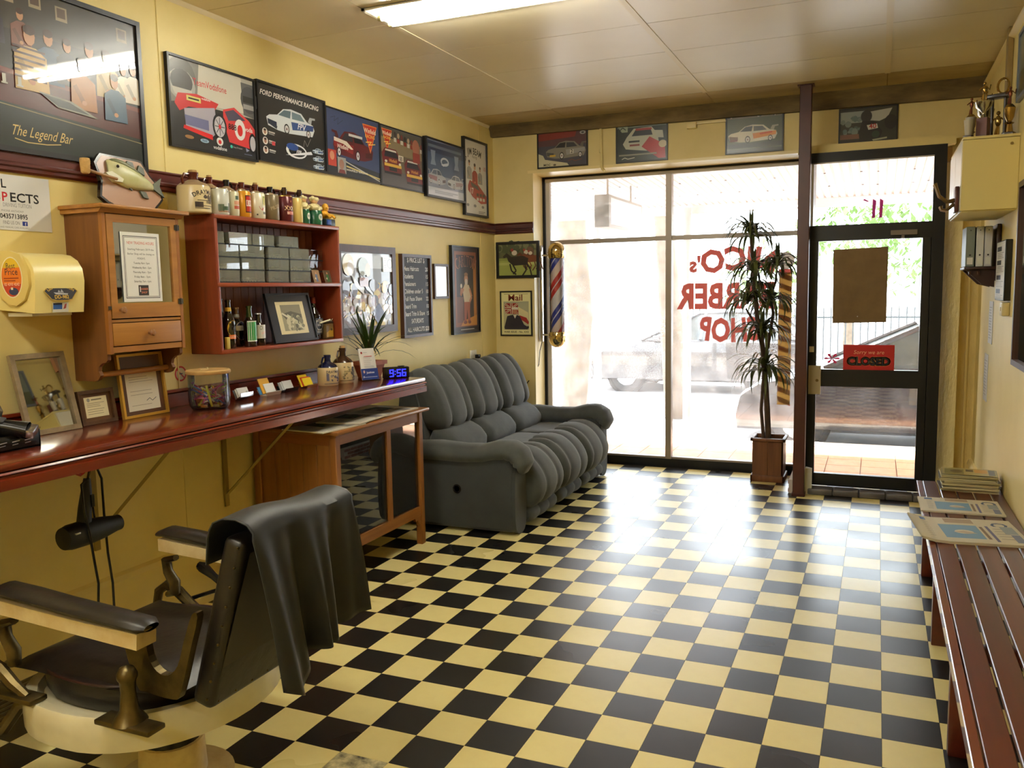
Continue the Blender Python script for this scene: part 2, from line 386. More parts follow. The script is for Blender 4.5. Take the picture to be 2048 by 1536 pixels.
# return between window and door, on a small brick kerb
F(2.735, 2.80, 7.12, YW-.03, .11, 2.705, m_black, 'return_panel')
kb = box('kerb', mat('kerb_mortar', (206, 196, 186), .8), 2.69, 2.735, 6.98, YW-.03, 0, .11, wn)
m_kb = mat('kerb_brick', (128, 70, 62), .7, var=(150, 92, 84), vscale=30)
for r_ in range(3):
    for k in range(6):
        y0 = 6.985+k*.115+(.057 if r_ % 2 else 0)
        if y0+.1 < YW-.04: box('brick', m_kb, 2.684, 2.69, y0, y0+.1, .008+r_*.034, .034+r_*.034, kb)

# glazed shop door
dr = struct(thing('door_1', 'black framed glazed shop door with transom light', 'door'))
YD = 7.12
D = lambda x0, x1, z0, z1, m=m_black, nm='frame', y0=YD, y1=YD+.05, p=None: box(nm, m, x0, x1, y0, y1, z0, z1, p or dr)
D(2.76, 2.80, .03, 2.66); D(3.66, 3.745, .03, 2.66); D(2.80, 3.66, 2.585, 2.66); D(2.80, 3.66, 1.985, 2.105, y0=YD-.01)
box('header_infill', m_wall_f, 2.70, 3.8, YD+.01, YP, 2.66, 2.72, dr)
lf = D(2.80, 2.868, .05, 1.985, nm='leaf', y0=YD-.005, y1=YD+.04)
for x0, x1, z0, z1 in ((3.60, 3.655, .05, 1.985), (2.868, 3.60, .05, .15), (2.868, 3.60, .85, .985)): D(x0, x1, z0, z1, nm='leaf_rail', p=lf, y0=YD-.005, y1=YD+.04)
for z0, z1 in ((.15, .85), (.985, 1.985)): D(2.868, 3.60, z0, z1, m_dglass, 'pane', YD+.015, YD+.021, lf)
for x0, x1 in ((2.785, 2.81), (3.64, 3.70)): D(x0, x1, .03, 2.0, nm='door_stop', y0=YD+.042, y1=YD+.06)
D(2.80, 3.66, 2.105, 2.585, m_dglass, 'transom_pane', YD+.015, YD+.021)
D(2.805, 2.822, 2.105, 2.585, m_aluL, 'glazing_bead', YD-.004, YD); D(2.80, 3.66, 2.575, 2.585, m_aluL, 'glazing_bead', YD-.004, YD)
cb = D(2.816, 2.906, .79, 1.015, mat('lock_cover', (170, 156, 126), .5), 'lock_box', YD-.05, YD-.006, lf)
MB().lathe([(.0, -.004), (.01, -.004), (.012, 0), (.01, .003)], 12, (2.88, YD-.05, .9), 'y').build('keyhole', mat('old_brass', (120, 100, 60), .4, metal=.8), cb)
D(2.816, 2.85, 1.12, 1.165, m_aluL, 'latch_plate', YD-.012, YD-.006, lf)
m_clos = mat('door_closer', (120, 108, 92), .45)
cb = D(3.38, 3.56, 2.01, 2.045, m_clos, 'closer', YD-.06, YD-.012, lf); MB().box(3.455, 3.475, YD-.05, YD-.02, 1.985, 2.01).build('spindle', m_clos, cb)
# threshold step: four bullnose tiles
m_sill = mat('threshold_tile', (96, 92, 92), .35, var=(78, 74, 74), vscale=12)
st_ = box('threshold', mat('threshold_grout', (60, 58, 56), .8), 2.80, 3.735, 6.985, YD+.05, 0, .035, dr)
for k in range(5):
    x0 = 2.83+k*.19
    if x0 < 3.72: MB().rbox(x0, min(x0+.186, 3.73), 6.97, YD-.01, .001, .05, .012).build('bullnose_tile', m_sill, st_)
MB().prism([(2.812, 6.975), (2.862, 6.985), (2.862, 7.0), (2.812, 7.05)], 0, .21).build('wedge', mat('white_offcut', (206, 206, 200), .5), dr)

# support post at the end of the window
po = thing('support_post', 'dark red painted steel post between the window and door', 'post', (2.769, 6.93, 0))
m_post = mat('post_paint', (72, 30, 26), .35, var=(60, 24, 22), vscale=6)
MB().rbox(-.043, .043, -.043, .043, .02, CEIL, .004, 1).build('shaft', m_post, po); MB().rbox(-.05, .05, -.05, .05, 0, .025, .004, 1).build('base_plate', m_post, po)
MB().rbox(-.06, .06, -.05, .05, CEIL-.008, CEIL-.0005, .002, 1).build('cap_plate', m_post, po)

# fluorescent ceiling lights
m_tube = mat('fluorescent_tube', (255, 255, 255), .5, emit=(247, 245, 234), es=TUBE)
m_troff = mat('troffer_white', (236, 230, 208), .4); m_end = mat('tube_end', (180, 170, 120), .5)
def ceiling_light(y, label):
    t = thing('ceiling_light', label, 'light', (1.40, y, CEIL), group='fluorescent ceiling lights')
    b = MB(); W, D_ = .64, .16
    for s_ in (-1, 1):
        b.prism([(s_*D_, -.012), (s_*(D_-.012), -.012), (s_*(D_-.06), .0), (s_*D_, 0)], -W, W, 'x'); b.box(min(s_*W, s_*(W-.02)), max(s_*W, s_*(W-.02)), -D_, D_, -.012, 0)
    b.build('frame', m_troff, t); box('tray', m_troff, -W, W, -D_, D_, -.003, .004, t)
    for s_ in (-.055, .055):
        o = MB().lathe([(.013, -.58), (.013, .58)], 10, (0, s_, -.028), 'x').build('tube', m_tube, t)
        for q in (-1, 1): MB().lathe([(.014, -.6 if q < 0 else .58), (.014, -.58 if q < 0 else .6)], 10, (0, s_, -.028), 'x').build('tube_cap', m_end, o)
    return t
l1 = ceiling_light(4.15, 'fluorescent ceiling light with two tubes near the shop window')
ceiling_light(1.0, 'fluorescent ceiling light with two tubes behind the barber chair')
ceiling_light(-1.4, 'fluorescent ceiling light with two tubes at the back of the shop')

# ============================================================ PICTURES AND NOTICES
m_fblk = mat('black_frame', (20, 19, 20), .35); m_fbrn = wood('brown_frame', (70, 40, 30), (52, 28, 20), .45, 'z', .1); m_fdk = mat('dark_olive_frame', (58, 52, 40), .45)
m_gold = mat('gilt_edge', (214, 168, 70), .35, metal=.6)
m_pr = print_mat('printed_paper', .55); m_prg = print_mat('print_under_glass', .3, coat=.8, coat_r=.02); m_prs = print_mat('print_satin', .3, coat=.25, coat_r=.12)
def rotz(wall): return {'L': PI/2, 'F': 0, 'R': -PI/2}[wall]
def at_wall(wall, s, z, off=0): return {'L': (off, s, z), 'F': (s, YP-off, z), 'R': (XR-off, s, z)}[wall]
def frame_mb(W, H, fw_, d, inner=0):
    b = MB()
    for q in range(4):
        a = (W, H, W, H)[q]; c = (H, W, H, W)[q]
        pts = [(-a/2, -c/2), (a/2, -c/2), (a/2-fw_, -c/2+fw_), (-a/2+fw_, -c/2+fw_)]
        R = Matrix.Rotation(q*PI/2, 3, 'Y')
        vs = [R @ Vector((p[0], y, p[1])) for y in (0, -d) for p in pts]
        b.add(vs, [(0, 3, 2, 1), (4, 5, 6, 7)]+[(i, (i+1) % 4, 4+(i+1) % 4, 4+i) for i in range(4)])
    return b
def picture(name, label, wall, s, z, W, H, art, fw_=.014, d=.022, fm=None, pm=None, cat='picture', off=0, rot=None, loc=None, group=None):
    t = thing(name, label, cat, loc or at_wall(wall, s, z, off), rotz(wall) if rot is None else 0, group, rot)
    frame_mb(W, H, fw_, d).build('frame', fm or m_fblk, t)
    zz = d*.6; A = Art(W-fw_*1.6, H-fw_*1.6, None, z0=zz); art(A)
    A.build('print', pm or m_prg, t); MB().box(-W/2+.003, W/2-.003, -zz+.0002, -.0005, -H/2+.003, H/2-.003).build('backing', m_fblk, t)
    return t
def car(A, x, y, w, h, body, glass=(40, 46, 60), acc=None, face=-1, wheel=(205, 205, 205), tyre=(20, 20, 22)):
    """race saloon in three-quarter view, nose towards face"""
    X = lambda u: x+(u if face < 0 else 1-u)*w
    P = lambda pts: [(X(u), y+v*h) for u, v in pts]
    A.p(P([(0, .55), (.03, .86), (.22, .97), (.42, 1), (.95, .9), (1, .62), (.97, .42), (.84, .34), (.72, .06), (.5, 0), (.34, .08), (.22, .36), (.06, .44)]), body)
    A.p(P([(.24, .36), (.36, .11), (.5, .08), (.48, .38)]), glass); A.p(P([(.52, .09), (.7, .12), (.79, .36), (.52, .38)]), tuple(min(255, c+22) for c in glass))
    if acc:
        A.p(P([(.5, .5), (.98, .44), (.97, .66), (.52, .82)]), acc); A.p(P([(.02, .6), (.2, .66), (.2, .84), (.03, .8)]), tuple(int(c*.5) for c in acc))
    A.p(P([(.86, .32), (.9, .12), (1.02, .1), (1.02, .18), (.95, .2), (.93, .4)]), tuple(int(c*.8) for c in body))
    for u, r in ((.4, .2), (.86, .17)):
        A.e(X(u), y+.84*h, r*.44*w*.62, r*h*1.05, tyre, 14); A.e(X(u), y+.84*h, r*.32*w*.62, r*h*.76, wheel, 12)
        A.e(X(u), y+.84*h, r*.1*w*.62, r*h*.24, (90, 20, 20), 8)
def person(A, x, y, s, shirt, skin=(186, 142, 108), hair=(60, 44, 34), trousers=None):
    """half figure; s = height in percent"""
    k = A.H/A.W
    A.p([(x-.3*s*k, y+s), (x-.28*s*k, y+.45*s), (x-.1*s*k, y+.33*s), (x+.1*s*k, y+.33*s), (x+.28*s*k, y+.45*s), (x+.3*s*k, y+s)], shirt)
    A.e(x, y+.16*s, .1*s*k, .15*s, skin, 10); A.e(x, y+.07*s, .11*s*k, .08*s, hair, 9)
    A.l([(x-.2*s*k, y+.55*s), (x-.02*s*k, y+.85*s)], .1*s/100*A.H, tuple(int(c*.8) for c in shirt)); A.e(x, y+.86*s, .06*s*k, .05*s, skin, 7)

def a_legend(A):
    A.r(0, 0, 100, 100, (38, 44, 38)); A.r(0, 0, 100, 68, (40, 38, 34)); A.r(0, 0, 100, 28, (58, 54, 46))
    for x, y in ((8, 4), (40, 3), (51, 2), (62, 5), (90, 6)): A.r(x, y, x+5, y+9, (150, 138, 112)); A.r(x+.7, y+1, x+4.3, y+7, (84, 66, 52))
    A.p([(0, 50), (100, 60), (100, 80), (0, 68)], (78, 34, 30)); A.p([(0, 48), (100, 58), (100, 61), (0, 51)], (110, 56, 44))
    for x, y, s, c in ((36, 12, 26, (54, 50, 60)), (47, 14, 24, (120, 80, 66)), (58, 22, 34, (52, 74, 100)), (66, 24, 30, (36, 36, 40)), (76, 22, 34, (34, 32, 36)), (84, 24, 32, (190, 170, 126)), (92, 30, 26, (222, 214, 190)), (97, 28, 28, (215, 205, 186)), (14, 18, 34, (60, 58, 58)), (4, 20, 34, (120, 96, 66))): person(A, x, y, s, c)
    person(A, 29, 26, 36, (206, 186, 132)); A.r(26.6, 44, 31, 60, (96, 150, 172)); person(A, 50, 23, 40, (196, 166, 110))
    for k in range(6): A.l([(43, 37+k*3.6), (56, 38+k*3.6)], .009, (70, 44, 44))
    person(A, 72, 34, 34, (170, 122, 78)); person(A, 87, 39, 32, (70, 96, 120))
    A.p([(52, 62), (66, 64), (78, 72), (60, 70)], (140, 140, 126)); A.p([(53, 63), (65, 65), (74, 70.5), (60, 69)], (52, 56, 54))
    for x in (32, 38, 44): A.r(x, 56, x+1.4, 62, (190, 190, 180)); A.r(x-.5, 61, x+2, 62, (190, 190, 180))
    A.l([(0, 69), (100, 83)], .004, (140, 128, 90)); A.p([(0, 69.5), (100, 83.5), (100, 100), (0, 100)], (32, 40, 36))
    A.t(52, 92, .042, 'The Legend Bar', (206, 178, 110), 0, wid=.29, shear=.5); A.l([(41, 94), (46, 95.5), (54, 95), (60, 93.5)], .004, (206, 178, 110))
picture('framed_poster', 'huge dark framed print of drinkers at a bar, script title below', 'L', 2.60, 2.60, 1.18, .70, a_legend, .022, .03)
def a_voda(A):
    A.r(0, 0, 100, 100, (40, 40, 42)); A.r(0, 0, 100, 48, (178, 176, 166)); A.p([(0, 0), (40, 0), (30, 44), (0, 52)], (128, 128, 122)); A.p([(34, 0), (84, 0), (90, 44), (30, 46)], (206, 202, 188))
    A.e(14, 22, 16, 24, (96, 96, 94)); A.e(14, 30, 15, 18, (170, 170, 166)); A.e(14, 26, 12, 14, (70, 70, 70)); A.p([(3, 34), (25, 34), (24, 42), (6, 42)], (196, 194, 186))
    A.p([(84, 6), (100, 6), (100, 48), (86, 46)], (92, 94, 98)); A.e(94, 26, 11, 17, (70, 74, 80)); A.r(86, 22, 100, 30, (34, 36, 40)); A.r(86, 32, 100, 38, (150, 150, 152))
    A.t(46, 26, .035, 'TeamVodafone', (204, 44, 50), 0, wid=.25)
    A.p([(5, 52), (9, 40), (30, 36), (55, 41), (50, 50), (20, 53), (10, 60)], (200, 52, 56)); A.p([(15, 56), (50, 47), (52, 76), (44, 84), (16, 76)], (170, 166, 180)); A.p([(15, 63), (42, 64), (42, 76), (16, 74)], (108, 112, 150))
    A.p([(14, 75), (46, 80), (46, 86), (13, 79)], (206, 40, 46)); A.p([(60, 46), (74, 40), (92, 52), (100, 62), (100, 88), (66, 84), (60, 60)], (206, 62, 66)); A.p([(62, 48), (73, 43), (88, 53), (66, 58)], (74, 70, 90))
    A.e(55, 68, 8.5, 16, (24, 24, 28)); A.e(55, 68, 6.6, 12.5, (190, 188, 196))
    for k in range(8): A.l([(55, 68), (55+6*math.cos(k*PI/4), 68+11*math.sin(k*PI/4))], .005, (90, 88, 96))
    A.e(55, 68, 1.5, 2.8, (190, 40, 46)); A.e(96, 80, 5, 13, (24, 24, 28)); A.e(96, 80, 3.6, 9.5, (190, 188, 196))
    A.e(80, 66, 7, 13, (226, 224, 224)); A.e(80, 67, 3.4, 7, (206, 40, 46)); A.t(70.5, 68, .03, '888', (24, 24, 28), 1); A.t(91, 66, .024, 'voda', (230, 226, 226), 1)
    A.t(40, 41, .012, 'vodafone', (240, 220, 220), 1); A.r(18, 40, 34, 46, (214, 206, 120)); A.l([(20, 43), (32, 43)], .008, (40, 40, 40))
    A.e(19, 88, 5, 2.2, (150, 110, 70)); A.e(36, 89, 5, 2.4, (150, 180, 200)); A.t(36, 90, .011, 'Ford', (40, 70, 120), 1); A.e(54, 86, 4, 5, (226, 224, 222)); A.e(54, 86.4, 1.9, 2.6, (206, 40, 46)); A.t(54, 96, .019, 'vodafone', (228, 228, 226), 1)
    A.e(68, 89, 1.6, 2, (70, 190, 170)); A.t(76, 90, .009, 'Sony Ericsson', (196, 196, 196)); A.p([(86, 87), (91, 89.5), (87, 92)], (140, 150, 180)); A.l([(84, 95), (94, 95)], .003, (120, 130, 160))
picture('framed_poster', 'framed racing poster with red and white car and three-digit number on door', 'L', 3.687, 2.632, .655, .458, a_voda, .012)
def a_fpr(A):
    A.r(0, 0, 100, 100, (32, 32, 32)); A.t(47, 15, .028, 'FORD PERFORMANCE RACING', (232, 230, 222), 1, wid=.56, shear=.25)
    car(A, 11, 24, 72, 34, (212, 218, 222), (86, 108, 120), (46, 74, 130)); A.t(62, 48.5, .034, 'FPV', (234, 234, 236), 1, shear=.25); A.p([(13, 45), (26, 52), (25, 56), (14, 51)], (34, 44, 60))
    for k in range(3): A.e(8, 63+k*12, 3.6, 5, (226, 222, 214)); A.e(8, 63+k*12, 1.8, 3.3, (170, 126, 104)); A.e(8, 60.6+k*12, 1.9, 1.5, (50, 40, 36)); A.l([(13, 62+k*12), (22, 62.5+k*12)], .008, (196, 194, 188)); A.l([(13, 64.5+k*12), (21, 65+k*12)], .006, (150, 150, 146))
    A.r(17, 74, 21.5, 79, (196, 70, 74))
    A.e(53, 80, 16, 10, (230, 232, 234)); A.e(54, 80, 13, 7.6, (32, 32, 34)); A.e(47, 75, 9, 5, (44, 74, 140)); A.p([(36, 88), (76, 76), (78, 80), (50, 86)], (226, 228, 232)); A.t(56, 83, .022, 'FPR', (230, 232, 236), 1, shear=.4)
    A.l([(64, 72), (66, 62), (70, 70), (76, 58)], .004, (150, 148, 140))
    for k in range(3): car(A, 78, 69+k*11, 18, 8, (190, 206, 220), (70, 84, 100), (60, 84, 130))
picture('framed_poster', 'black framed racing poster with white and blue car, white heading', 'L', 4.36, 2.645, .66, .452, a_fpr, .012)
def win_logo(A, x, y, w):
    k = A.W/A.H
    A.p([(x, y), (x+w, y), (x+w/2, y+w*1.05*k)], (226, 130, 60)); A.p([(x+w*.06, y+w*.04*k), (x+w*.94, y+w*.04*k), (x+w/2, y+w*.95*k)], (196, 54, 36))
    A.t(x+w/2, y+w*.3*k, .03*w/28, 'Winfield', (240, 226, 200), 1); A.t(x+w/2, y+w*.48*k, .022*w/28, 'RACING', (236, 190, 90), 1); A.l([(x+w*.2, y+w*.66*k), (x+w*.6, y+w*.6*k), (x+w*.4, y+w*.74*k), (x+w*.85, y+w*.66*k)], .006, (240, 200, 90))
def a_win1(A):
    A.r(0, 0, 100, 100, (58, 70, 104)); A.p([(0, 72), (100, 84), (100, 100), (0, 100)], (34, 38, 44)); A.l([(30, 76), (100, 98)], .008, (190, 188, 180)); A.l([(34, 84), (100, 94)], .01, (206, 190, 120))
    car(A, 11, 27, 76, 44, (92, 26, 30), (24, 24, 30), (130, 34, 34), 1); A.p([(13, 42), (36, 45), (48, 55), (44, 56), (30, 50), (13, 48)], (214, 204, 186)); A.r(40, 31, 66, 35, (200, 198, 190)); A.t(28, 58, .026, 'Winfield', (226, 216, 200), 1, shear=.2)
    win_logo(A, 67, 8, 29); A.r(1, 63, 16, 88, (178, 62, 50)); A.e(8.5, 72, 4, 7, (200, 140, 110)); A.r(18, 72, 33, 97, (150, 152, 150)); A.e(25, 83, 4.5, 8, (160, 118, 100)); A.p([(19, 97), (21, 91), (30, 91), (32, 97)], (120, 60, 56))
    A.t(54, 91, .012, 'WINFIELD RACING', (226, 220, 206), 1, wid=.26)
    A.l([(8, 14), (16, 10), (14, 18), (22, 11), (20, 22), (30, 13)], .003, (34, 38, 58))
picture('framed_poster', 'blue framed racing poster with a dark red car and a red triangle logo', 'L', 5.02, 2.635, .652, .43, a_win1, .01, .016, pm=m_prs)
def a_win2(A):
    A.r(0, 0, 100, 100, (104, 92, 76)); A.r(0, 0, 100, 18, (86, 84, 78)); A.r(0, 18, 100, 44, (136, 122, 92)); A.p([(0, 70), (100, 78), (100, 100), (0, 100)], (88, 84, 84))
    for k in range(9): A.e(34+k*8, 9+k*1.2, 3, 5, ((60, 56, 54), (170, 150, 120), (120, 60, 50))[k % 3], 7); A.r(31+k*8, 15+k, 37+k*8, 22+k, ((190, 184, 170), (150, 60, 50))[k % 2])
    win_logo(A, 3, 4, 24)
    for x, y, w in ((2, 36, 46), (54, 47, 46)):
        A.p([(x, y+10), (x+w*.16, y), (x+w*.72, y), (x+w*.92, y+14), (x+w, y+40), (x+w*.12, y+40)], (112, 30, 34)); A.p([(x+w*.18, y+4), (x+w*.7, y+4), (x+w*.86, y+15), (x+w*.12, y+15)], (36, 32, 40)); A.p([(x+w*.18, y+2), (x+w*.7, y+2), (x+w*.74, y+5), (x+w*.16, y+5)], (206, 202, 192))
        A.r(x+w*.12, y+26, x+w*.98, y+31, (222, 178, 70)); A.r(x+w*.36, y+31, x+w*.74, y+38, (28, 26, 28)); A.r(x+w*.12, y+40, x+w*.96, y+44, (30, 28, 30)); A.t(x+w*.55, y+23, .022, 'Winfield', (226, 160, 70), 1); A.e(x+w*.2, y+23, 3, 2.4, (226, 220, 200), 8); A.e(x+w*.9, y+24, 3, 2.4, (226, 220, 200), 8)
    A.e(84, 22, 9, 14, (170, 110, 86)); A.r(76, 32, 94, 50, (150, 60, 46)); A.r(40, 44, 52, 54, (220, 214, 196)); A.t(46, 53, .03, '00', (40, 36, 36), 1)
picture('framed_poster', 'framed racing poster with two dark red cars and a crowd behind', 'L', 5.66, 2.632, .62, .43, a_win2, .01, .014, pm=m_prs)
def a_blue(A):
    A.r(0, 0, 100, 100, (70, 88, 116)); A.r(0, 0, 100, 22, (56, 70, 94)); A.r(0, 62, 100, 84, (130, 140, 158)); A.r(0, 84, 100, 100, (196, 200, 206))
    A.r(6, 8, 94, 13, (100, 116, 130))
    for x in (18, 80): A.p([(x-6, 18), (x+6, 18), (x+4, 34), (x+7, 44), (x-7, 44), (x-4, 34)], (132, 148, 168))
    A.e(48, 34, 11, 8, (190, 198, 206)); A.e(48, 35, 8, 5.4, (74, 90, 112)); A.p([(38, 40), (58, 34), (58, 38), (44, 43)], (206, 212, 218))
    car(A, 4, 50, 46, 28, (168, 170, 176), (70, 80, 96), (150, 110, 116), 1); car(A, 54, 54, 44, 26, (196, 200, 204), (84, 96, 110), (170, 150, 150))
    A.lines(20, 84, (90, 93), (150, 156, 164), .01)
picture('framed_poster', 'blue and silver framed poster with two trophies and pale cars', 'L', 6.335, 2.628, .685, .462, a_blue, .016, .035)
def a_jim(A):
    A.r(0, 0, 100, 100, (206, 204, 196)); A.t(46, 18, .055, 'JIM BEAM', (30, 28, 28), 1, wid=.27, arc=.5); A.t(46, 23, .026, 'Racing', (90, 80, 76), 0, shear=.3)
    person(A, 22, 27, 26, (150, 150, 146)); person(A, 70, 33, 24, (140, 140, 138)); person(A, 46, 30, 30, (150, 40, 44)); A.t(7, 30, .04, '7', (30, 30, 30), 1); A.t(90, 37, .034, '10', (170, 60, 56), 1)
    A.p([(14, 62), (22, 54), (60, 58), (82, 66), (98, 72), (98, 82), (72, 84), (34, 76), (14, 68)], (160, 46, 46)); A.p([(26, 56), (58, 60), (66, 66), (30, 62)], (70, 66, 70)); A.t(30, 72, .05, '17', (226, 222, 214), 1)
    for x in (52, 66, 80): A.r(x, 70, x+10, 74, (60, 50, 50)); A.r(x, 76, x+10, 80, (196, 190, 180))
    for x in (12, 44, 80): A.e(x, 88, 6, 2, (120, 118, 120)); 
    A.lines(60, 92, (95, 97), (120, 118, 114), .006)
picture('framed_poster', 'tall white framed racing poster with three drivers over a red car', 'L', 6.91, 2.633, .475, .66, a_jim, .018, .03)

# row of four prints above the shop window
def a_f1(A):
    A.r(0, 0, 100, 100, (70, 70, 84)); A.r(0, 0, 100, 40, (90, 62, 70)); A.p([(0, 4), (80, 0), (76, 18), (0, 24)], (130, 54, 52)); car(A, 16, 28, 82, 50, (130, 126, 118), (40, 42, 50), (150, 150, 150)); A.p([(0, 60), (10, 66), (14, 78), (60, 92), (64, 100), (0, 100)], (196, 190, 160)); A.r(24, 66, 36, 71, (206, 166, 60)); A.r(66, 54, 73, 66, (206, 204, 196)); A.t(69.5, 64, .03, '2', (30, 30, 30), 1)
    A.t(18, 97, .02, 'MOC', (30, 30, 30), 1); A.e(26+8, 95, 3, 3, (90, 80, 60)); A.l([(62, 86), (70, 82), (76, 87), (90, 83)], .005, (120, 70, 50)); A.e(92, 8, 6, 5, (170, 170, 168)); A.e(92, 8, 3, 2.4, (60, 60, 66))
def a_f2(A):
    A.r(0, 0, 100, 100, (46, 54, 52)); A.r(0, 4, 100, 9, (110, 116, 108)); A.p([(12, 52), (20, 34), (34, 12), (70, 10), (82, 30), (86, 66), (60, 74), (18, 66)], (180, 182, 168)); A.p([(30, 32), (38, 15), (68, 14), (72, 32)], (50, 54, 60)); A.r(38, 12, 70, 18, (150, 60, 56)); A.p([(50, 62), (66, 36), (96, 60), (98, 96), (84, 96)], (168, 44, 46)); A.p([(74, 20), (92, 22), (94, 42), (80, 40)], (176, 180, 170)); A.r(24, 44, 46, 49, (40, 42, 44)); A.e(92, 58, 8, 10, (196, 186, 160))
    A.r(26, 54, 46, 59, (120, 50, 50)); A.r(4, 80, 80, 84, (140, 140, 124)); A.l([(10, 93), (16, 89), (22, 93), (36, 90)], .006, (200, 200, 190)); A.p([(2, 4), (22, 4), (22, 20), (10, 20)], (150, 160, 140)); A.l([(6, 14), (12, 7), (18, 14)], .008, (60, 70, 60))
def a_f3(A):
    A.r(0, 0, 100, 100, (86, 92, 74)); A.r(0, 0, 100, 10, (120, 110, 100)); A.r(0, 76, 100, 100, (74, 76, 74)); A.r(0, 88, 100, 92, (104, 112, 96)); car(A, 3, 28, 88, 46, (214, 210, 192), (70, 72, 76), (216, 140, 60)); A.r(6, 65, 20, 70, (120, 60, 40)); A.l([(60, 54), (82, 51)], .012, (200, 80, 40))
    A.blobs(16, 2, 1, 98, 7, 1, 2.4, [(170, 90, 70), (190, 186, 170), (70, 80, 90)], 3)
def a_f4(A):
    A.r(0, 0, 100, 100, (52, 52, 48)); A.r(0, 6, 44, 34, (150, 160, 158)); A.p([(46, 10), (92, 4), (84, 26), (70, 34), (50, 30)], (178, 180, 172)); A.blobs(16, 2, 22, 38, 58, 3, 6, [(96, 116, 116), (120, 134, 130), (74, 92, 92)], 5); A.r(0, 62, 36, 74, (120, 84, 66)); A.p([(0, 74), (36, 76), (100, 82), (100, 100), (0, 100)], (44, 40, 42))
    A.e(47, 20, 10, 15, (44, 44, 46)); A.p([(34, 58), (40, 30), (62, 34), (76, 60), (70, 82), (36, 84)], (28, 28, 32)); A.p([(48, 42), (66, 40), (68, 51), (51, 54)], (206, 204, 196)); A.t(58.5, 51, .036, '40', (176, 44, 44), 1); A.e(90, 38, 11, 18, (34, 34, 38)); A.p([(58, 78), (84, 74), (84, 78), (60, 82)], (170, 170, 140)); A.e(90, 86, 9, 8, (40, 40, 44)); A.e(64, 66, 7, 9, (44, 60, 50))
for nm, x, z, W, H, f_ in (('framed print of a grey rally saloon, nearest the left corner', .683, 2.894, .478, .322, a_f1), ('framed print of a white and red race car beside the conduit pipe', 1.405, 2.891, .455, .33, a_f2), ('framed print of a white and orange race car left of the post', 2.342, 2.889, .46, .32, a_f3), ('framed print of a motorcycle sidecar racer numbered 40', 3.197, 2.848, .425, .325, a_f4)):
    picture('framed_print', nm, 'F', x, z, W, H, f_, .012, .015, pm=m_prs, group='prints above the shop window')
def a_horse(A):
    A.r(0, 0, 100, 100, (150, 160, 84)); A.r(0, 0, 100, 44, (84, 88, 60)); A.blobs(24, 0, 4, 100, 32, 5, 11, [(70, 78, 52), (110, 112, 80), (96, 70, 56), (60, 66, 44)], 2); A.r(0, 44, 100, 52, (130, 140, 70)); A.r(0, 58, 100, 66, (172, 178, 108))
    def horse(x, y, s, c):
        A.p([(x+10*s, y+18*s), (x+2*s, y+22*s), (x, y+16*s), (x+10*s, y+6*s), (x+22*s, y+18*s), (x+52*s, y+16*s), (x+66*s, y+24*s), (x+62*s, y+44*s), (x+26*s, y+46*s), (x+14*s, y+32*s)], c)
        for pts in ([(18, 40), (22, 62), (34, 74)], [(26, 44), (34, 62), (26, 72)], [(56, 40), (60, 60), (50, 78)], [(62, 40), (70, 58), (74, 80)]): A.l([(x+u*s, y+v*s) for u, v in pts], .014*s, c)
        A.e(x+30*s, y+6*s, 7*s, 8*s, (206, 196, 176)); A.e(x+24*s, y-3*s, 4*s, 5*s, (150, 60, 50))
    horse(48, 22, .8, (96, 50, 34)); horse(62, 26, .7, (116, 62, 40)); horse(12, 22, 1., (40, 34, 32))
picture('framed_print', 'black framed photo of racehorses galloping on green turf', 'F', .236, 1.927, .43, .335, a_horse, .026, .022)
def a_mail(A):
    A.r(0, 0, 100, 100, (214, 208, 150)); A.r(4, 3, 96, 97, (226, 220, 164)); A.t(48, 20, .055, 'Mail', (120, 40, 32), 1, wid=.15); A.l([(10, 5), (90, 5)], .003, (110, 96, 60)); A.r(8, 22, 92, 88, (168, 168, 140)); A.r(8, 40, 30, 88, (186, 180, 140))
    A.p([(12, 26), (56, 26), (58, 52), (14, 50)], (150, 44, 44)); A.p([(56, 34), (90, 48), (92, 78), (60, 60)], (206, 198, 150)); A.p([(60, 54), (84, 60), (92, 70), (90, 76), (62, 62)], (150, 44, 44))
    for a in ([(12, 27), (56, 51)], [(56, 27), (14, 49)]): A.l(a, .016, (206, 200, 170)); A.l(a, .006, (150, 44, 44))
    A.l([(34, 26), (35, 51)], .022, (210, 204, 176)); A.l([(12, 38), (58, 39)], .022, (210, 204, 176)); A.l([(34, 26), (35, 51)], .01, (150, 44, 44)); A.l([(12, 38), (58, 39)], .01, (150, 44, 44))
    A.p([(10, 82), (20, 56), (44, 52), (62, 56), (76, 76), (90, 82), (88, 87), (12, 87)], (48, 46, 56)); A.e(46, 44, 8, 7, (176, 120, 92)); A.e(46, 38, 12, 3, (212, 206, 190)); A.p([(40, 53), (46, 62), (52, 53)], (206, 200, 180)); A.e(89, 82, 3, 3, (40, 38, 40))
    A.t(50, 95, .017, 'WAR ISSUE - No. XXII', (60, 50, 36), 1, wid=.25)
picture('framed_print', 'thin black framed old magazine cover with a sailor and ensign', 'F', .21, 1.433, .322, .418, a_mail, .012, .014, pm=m_prs)

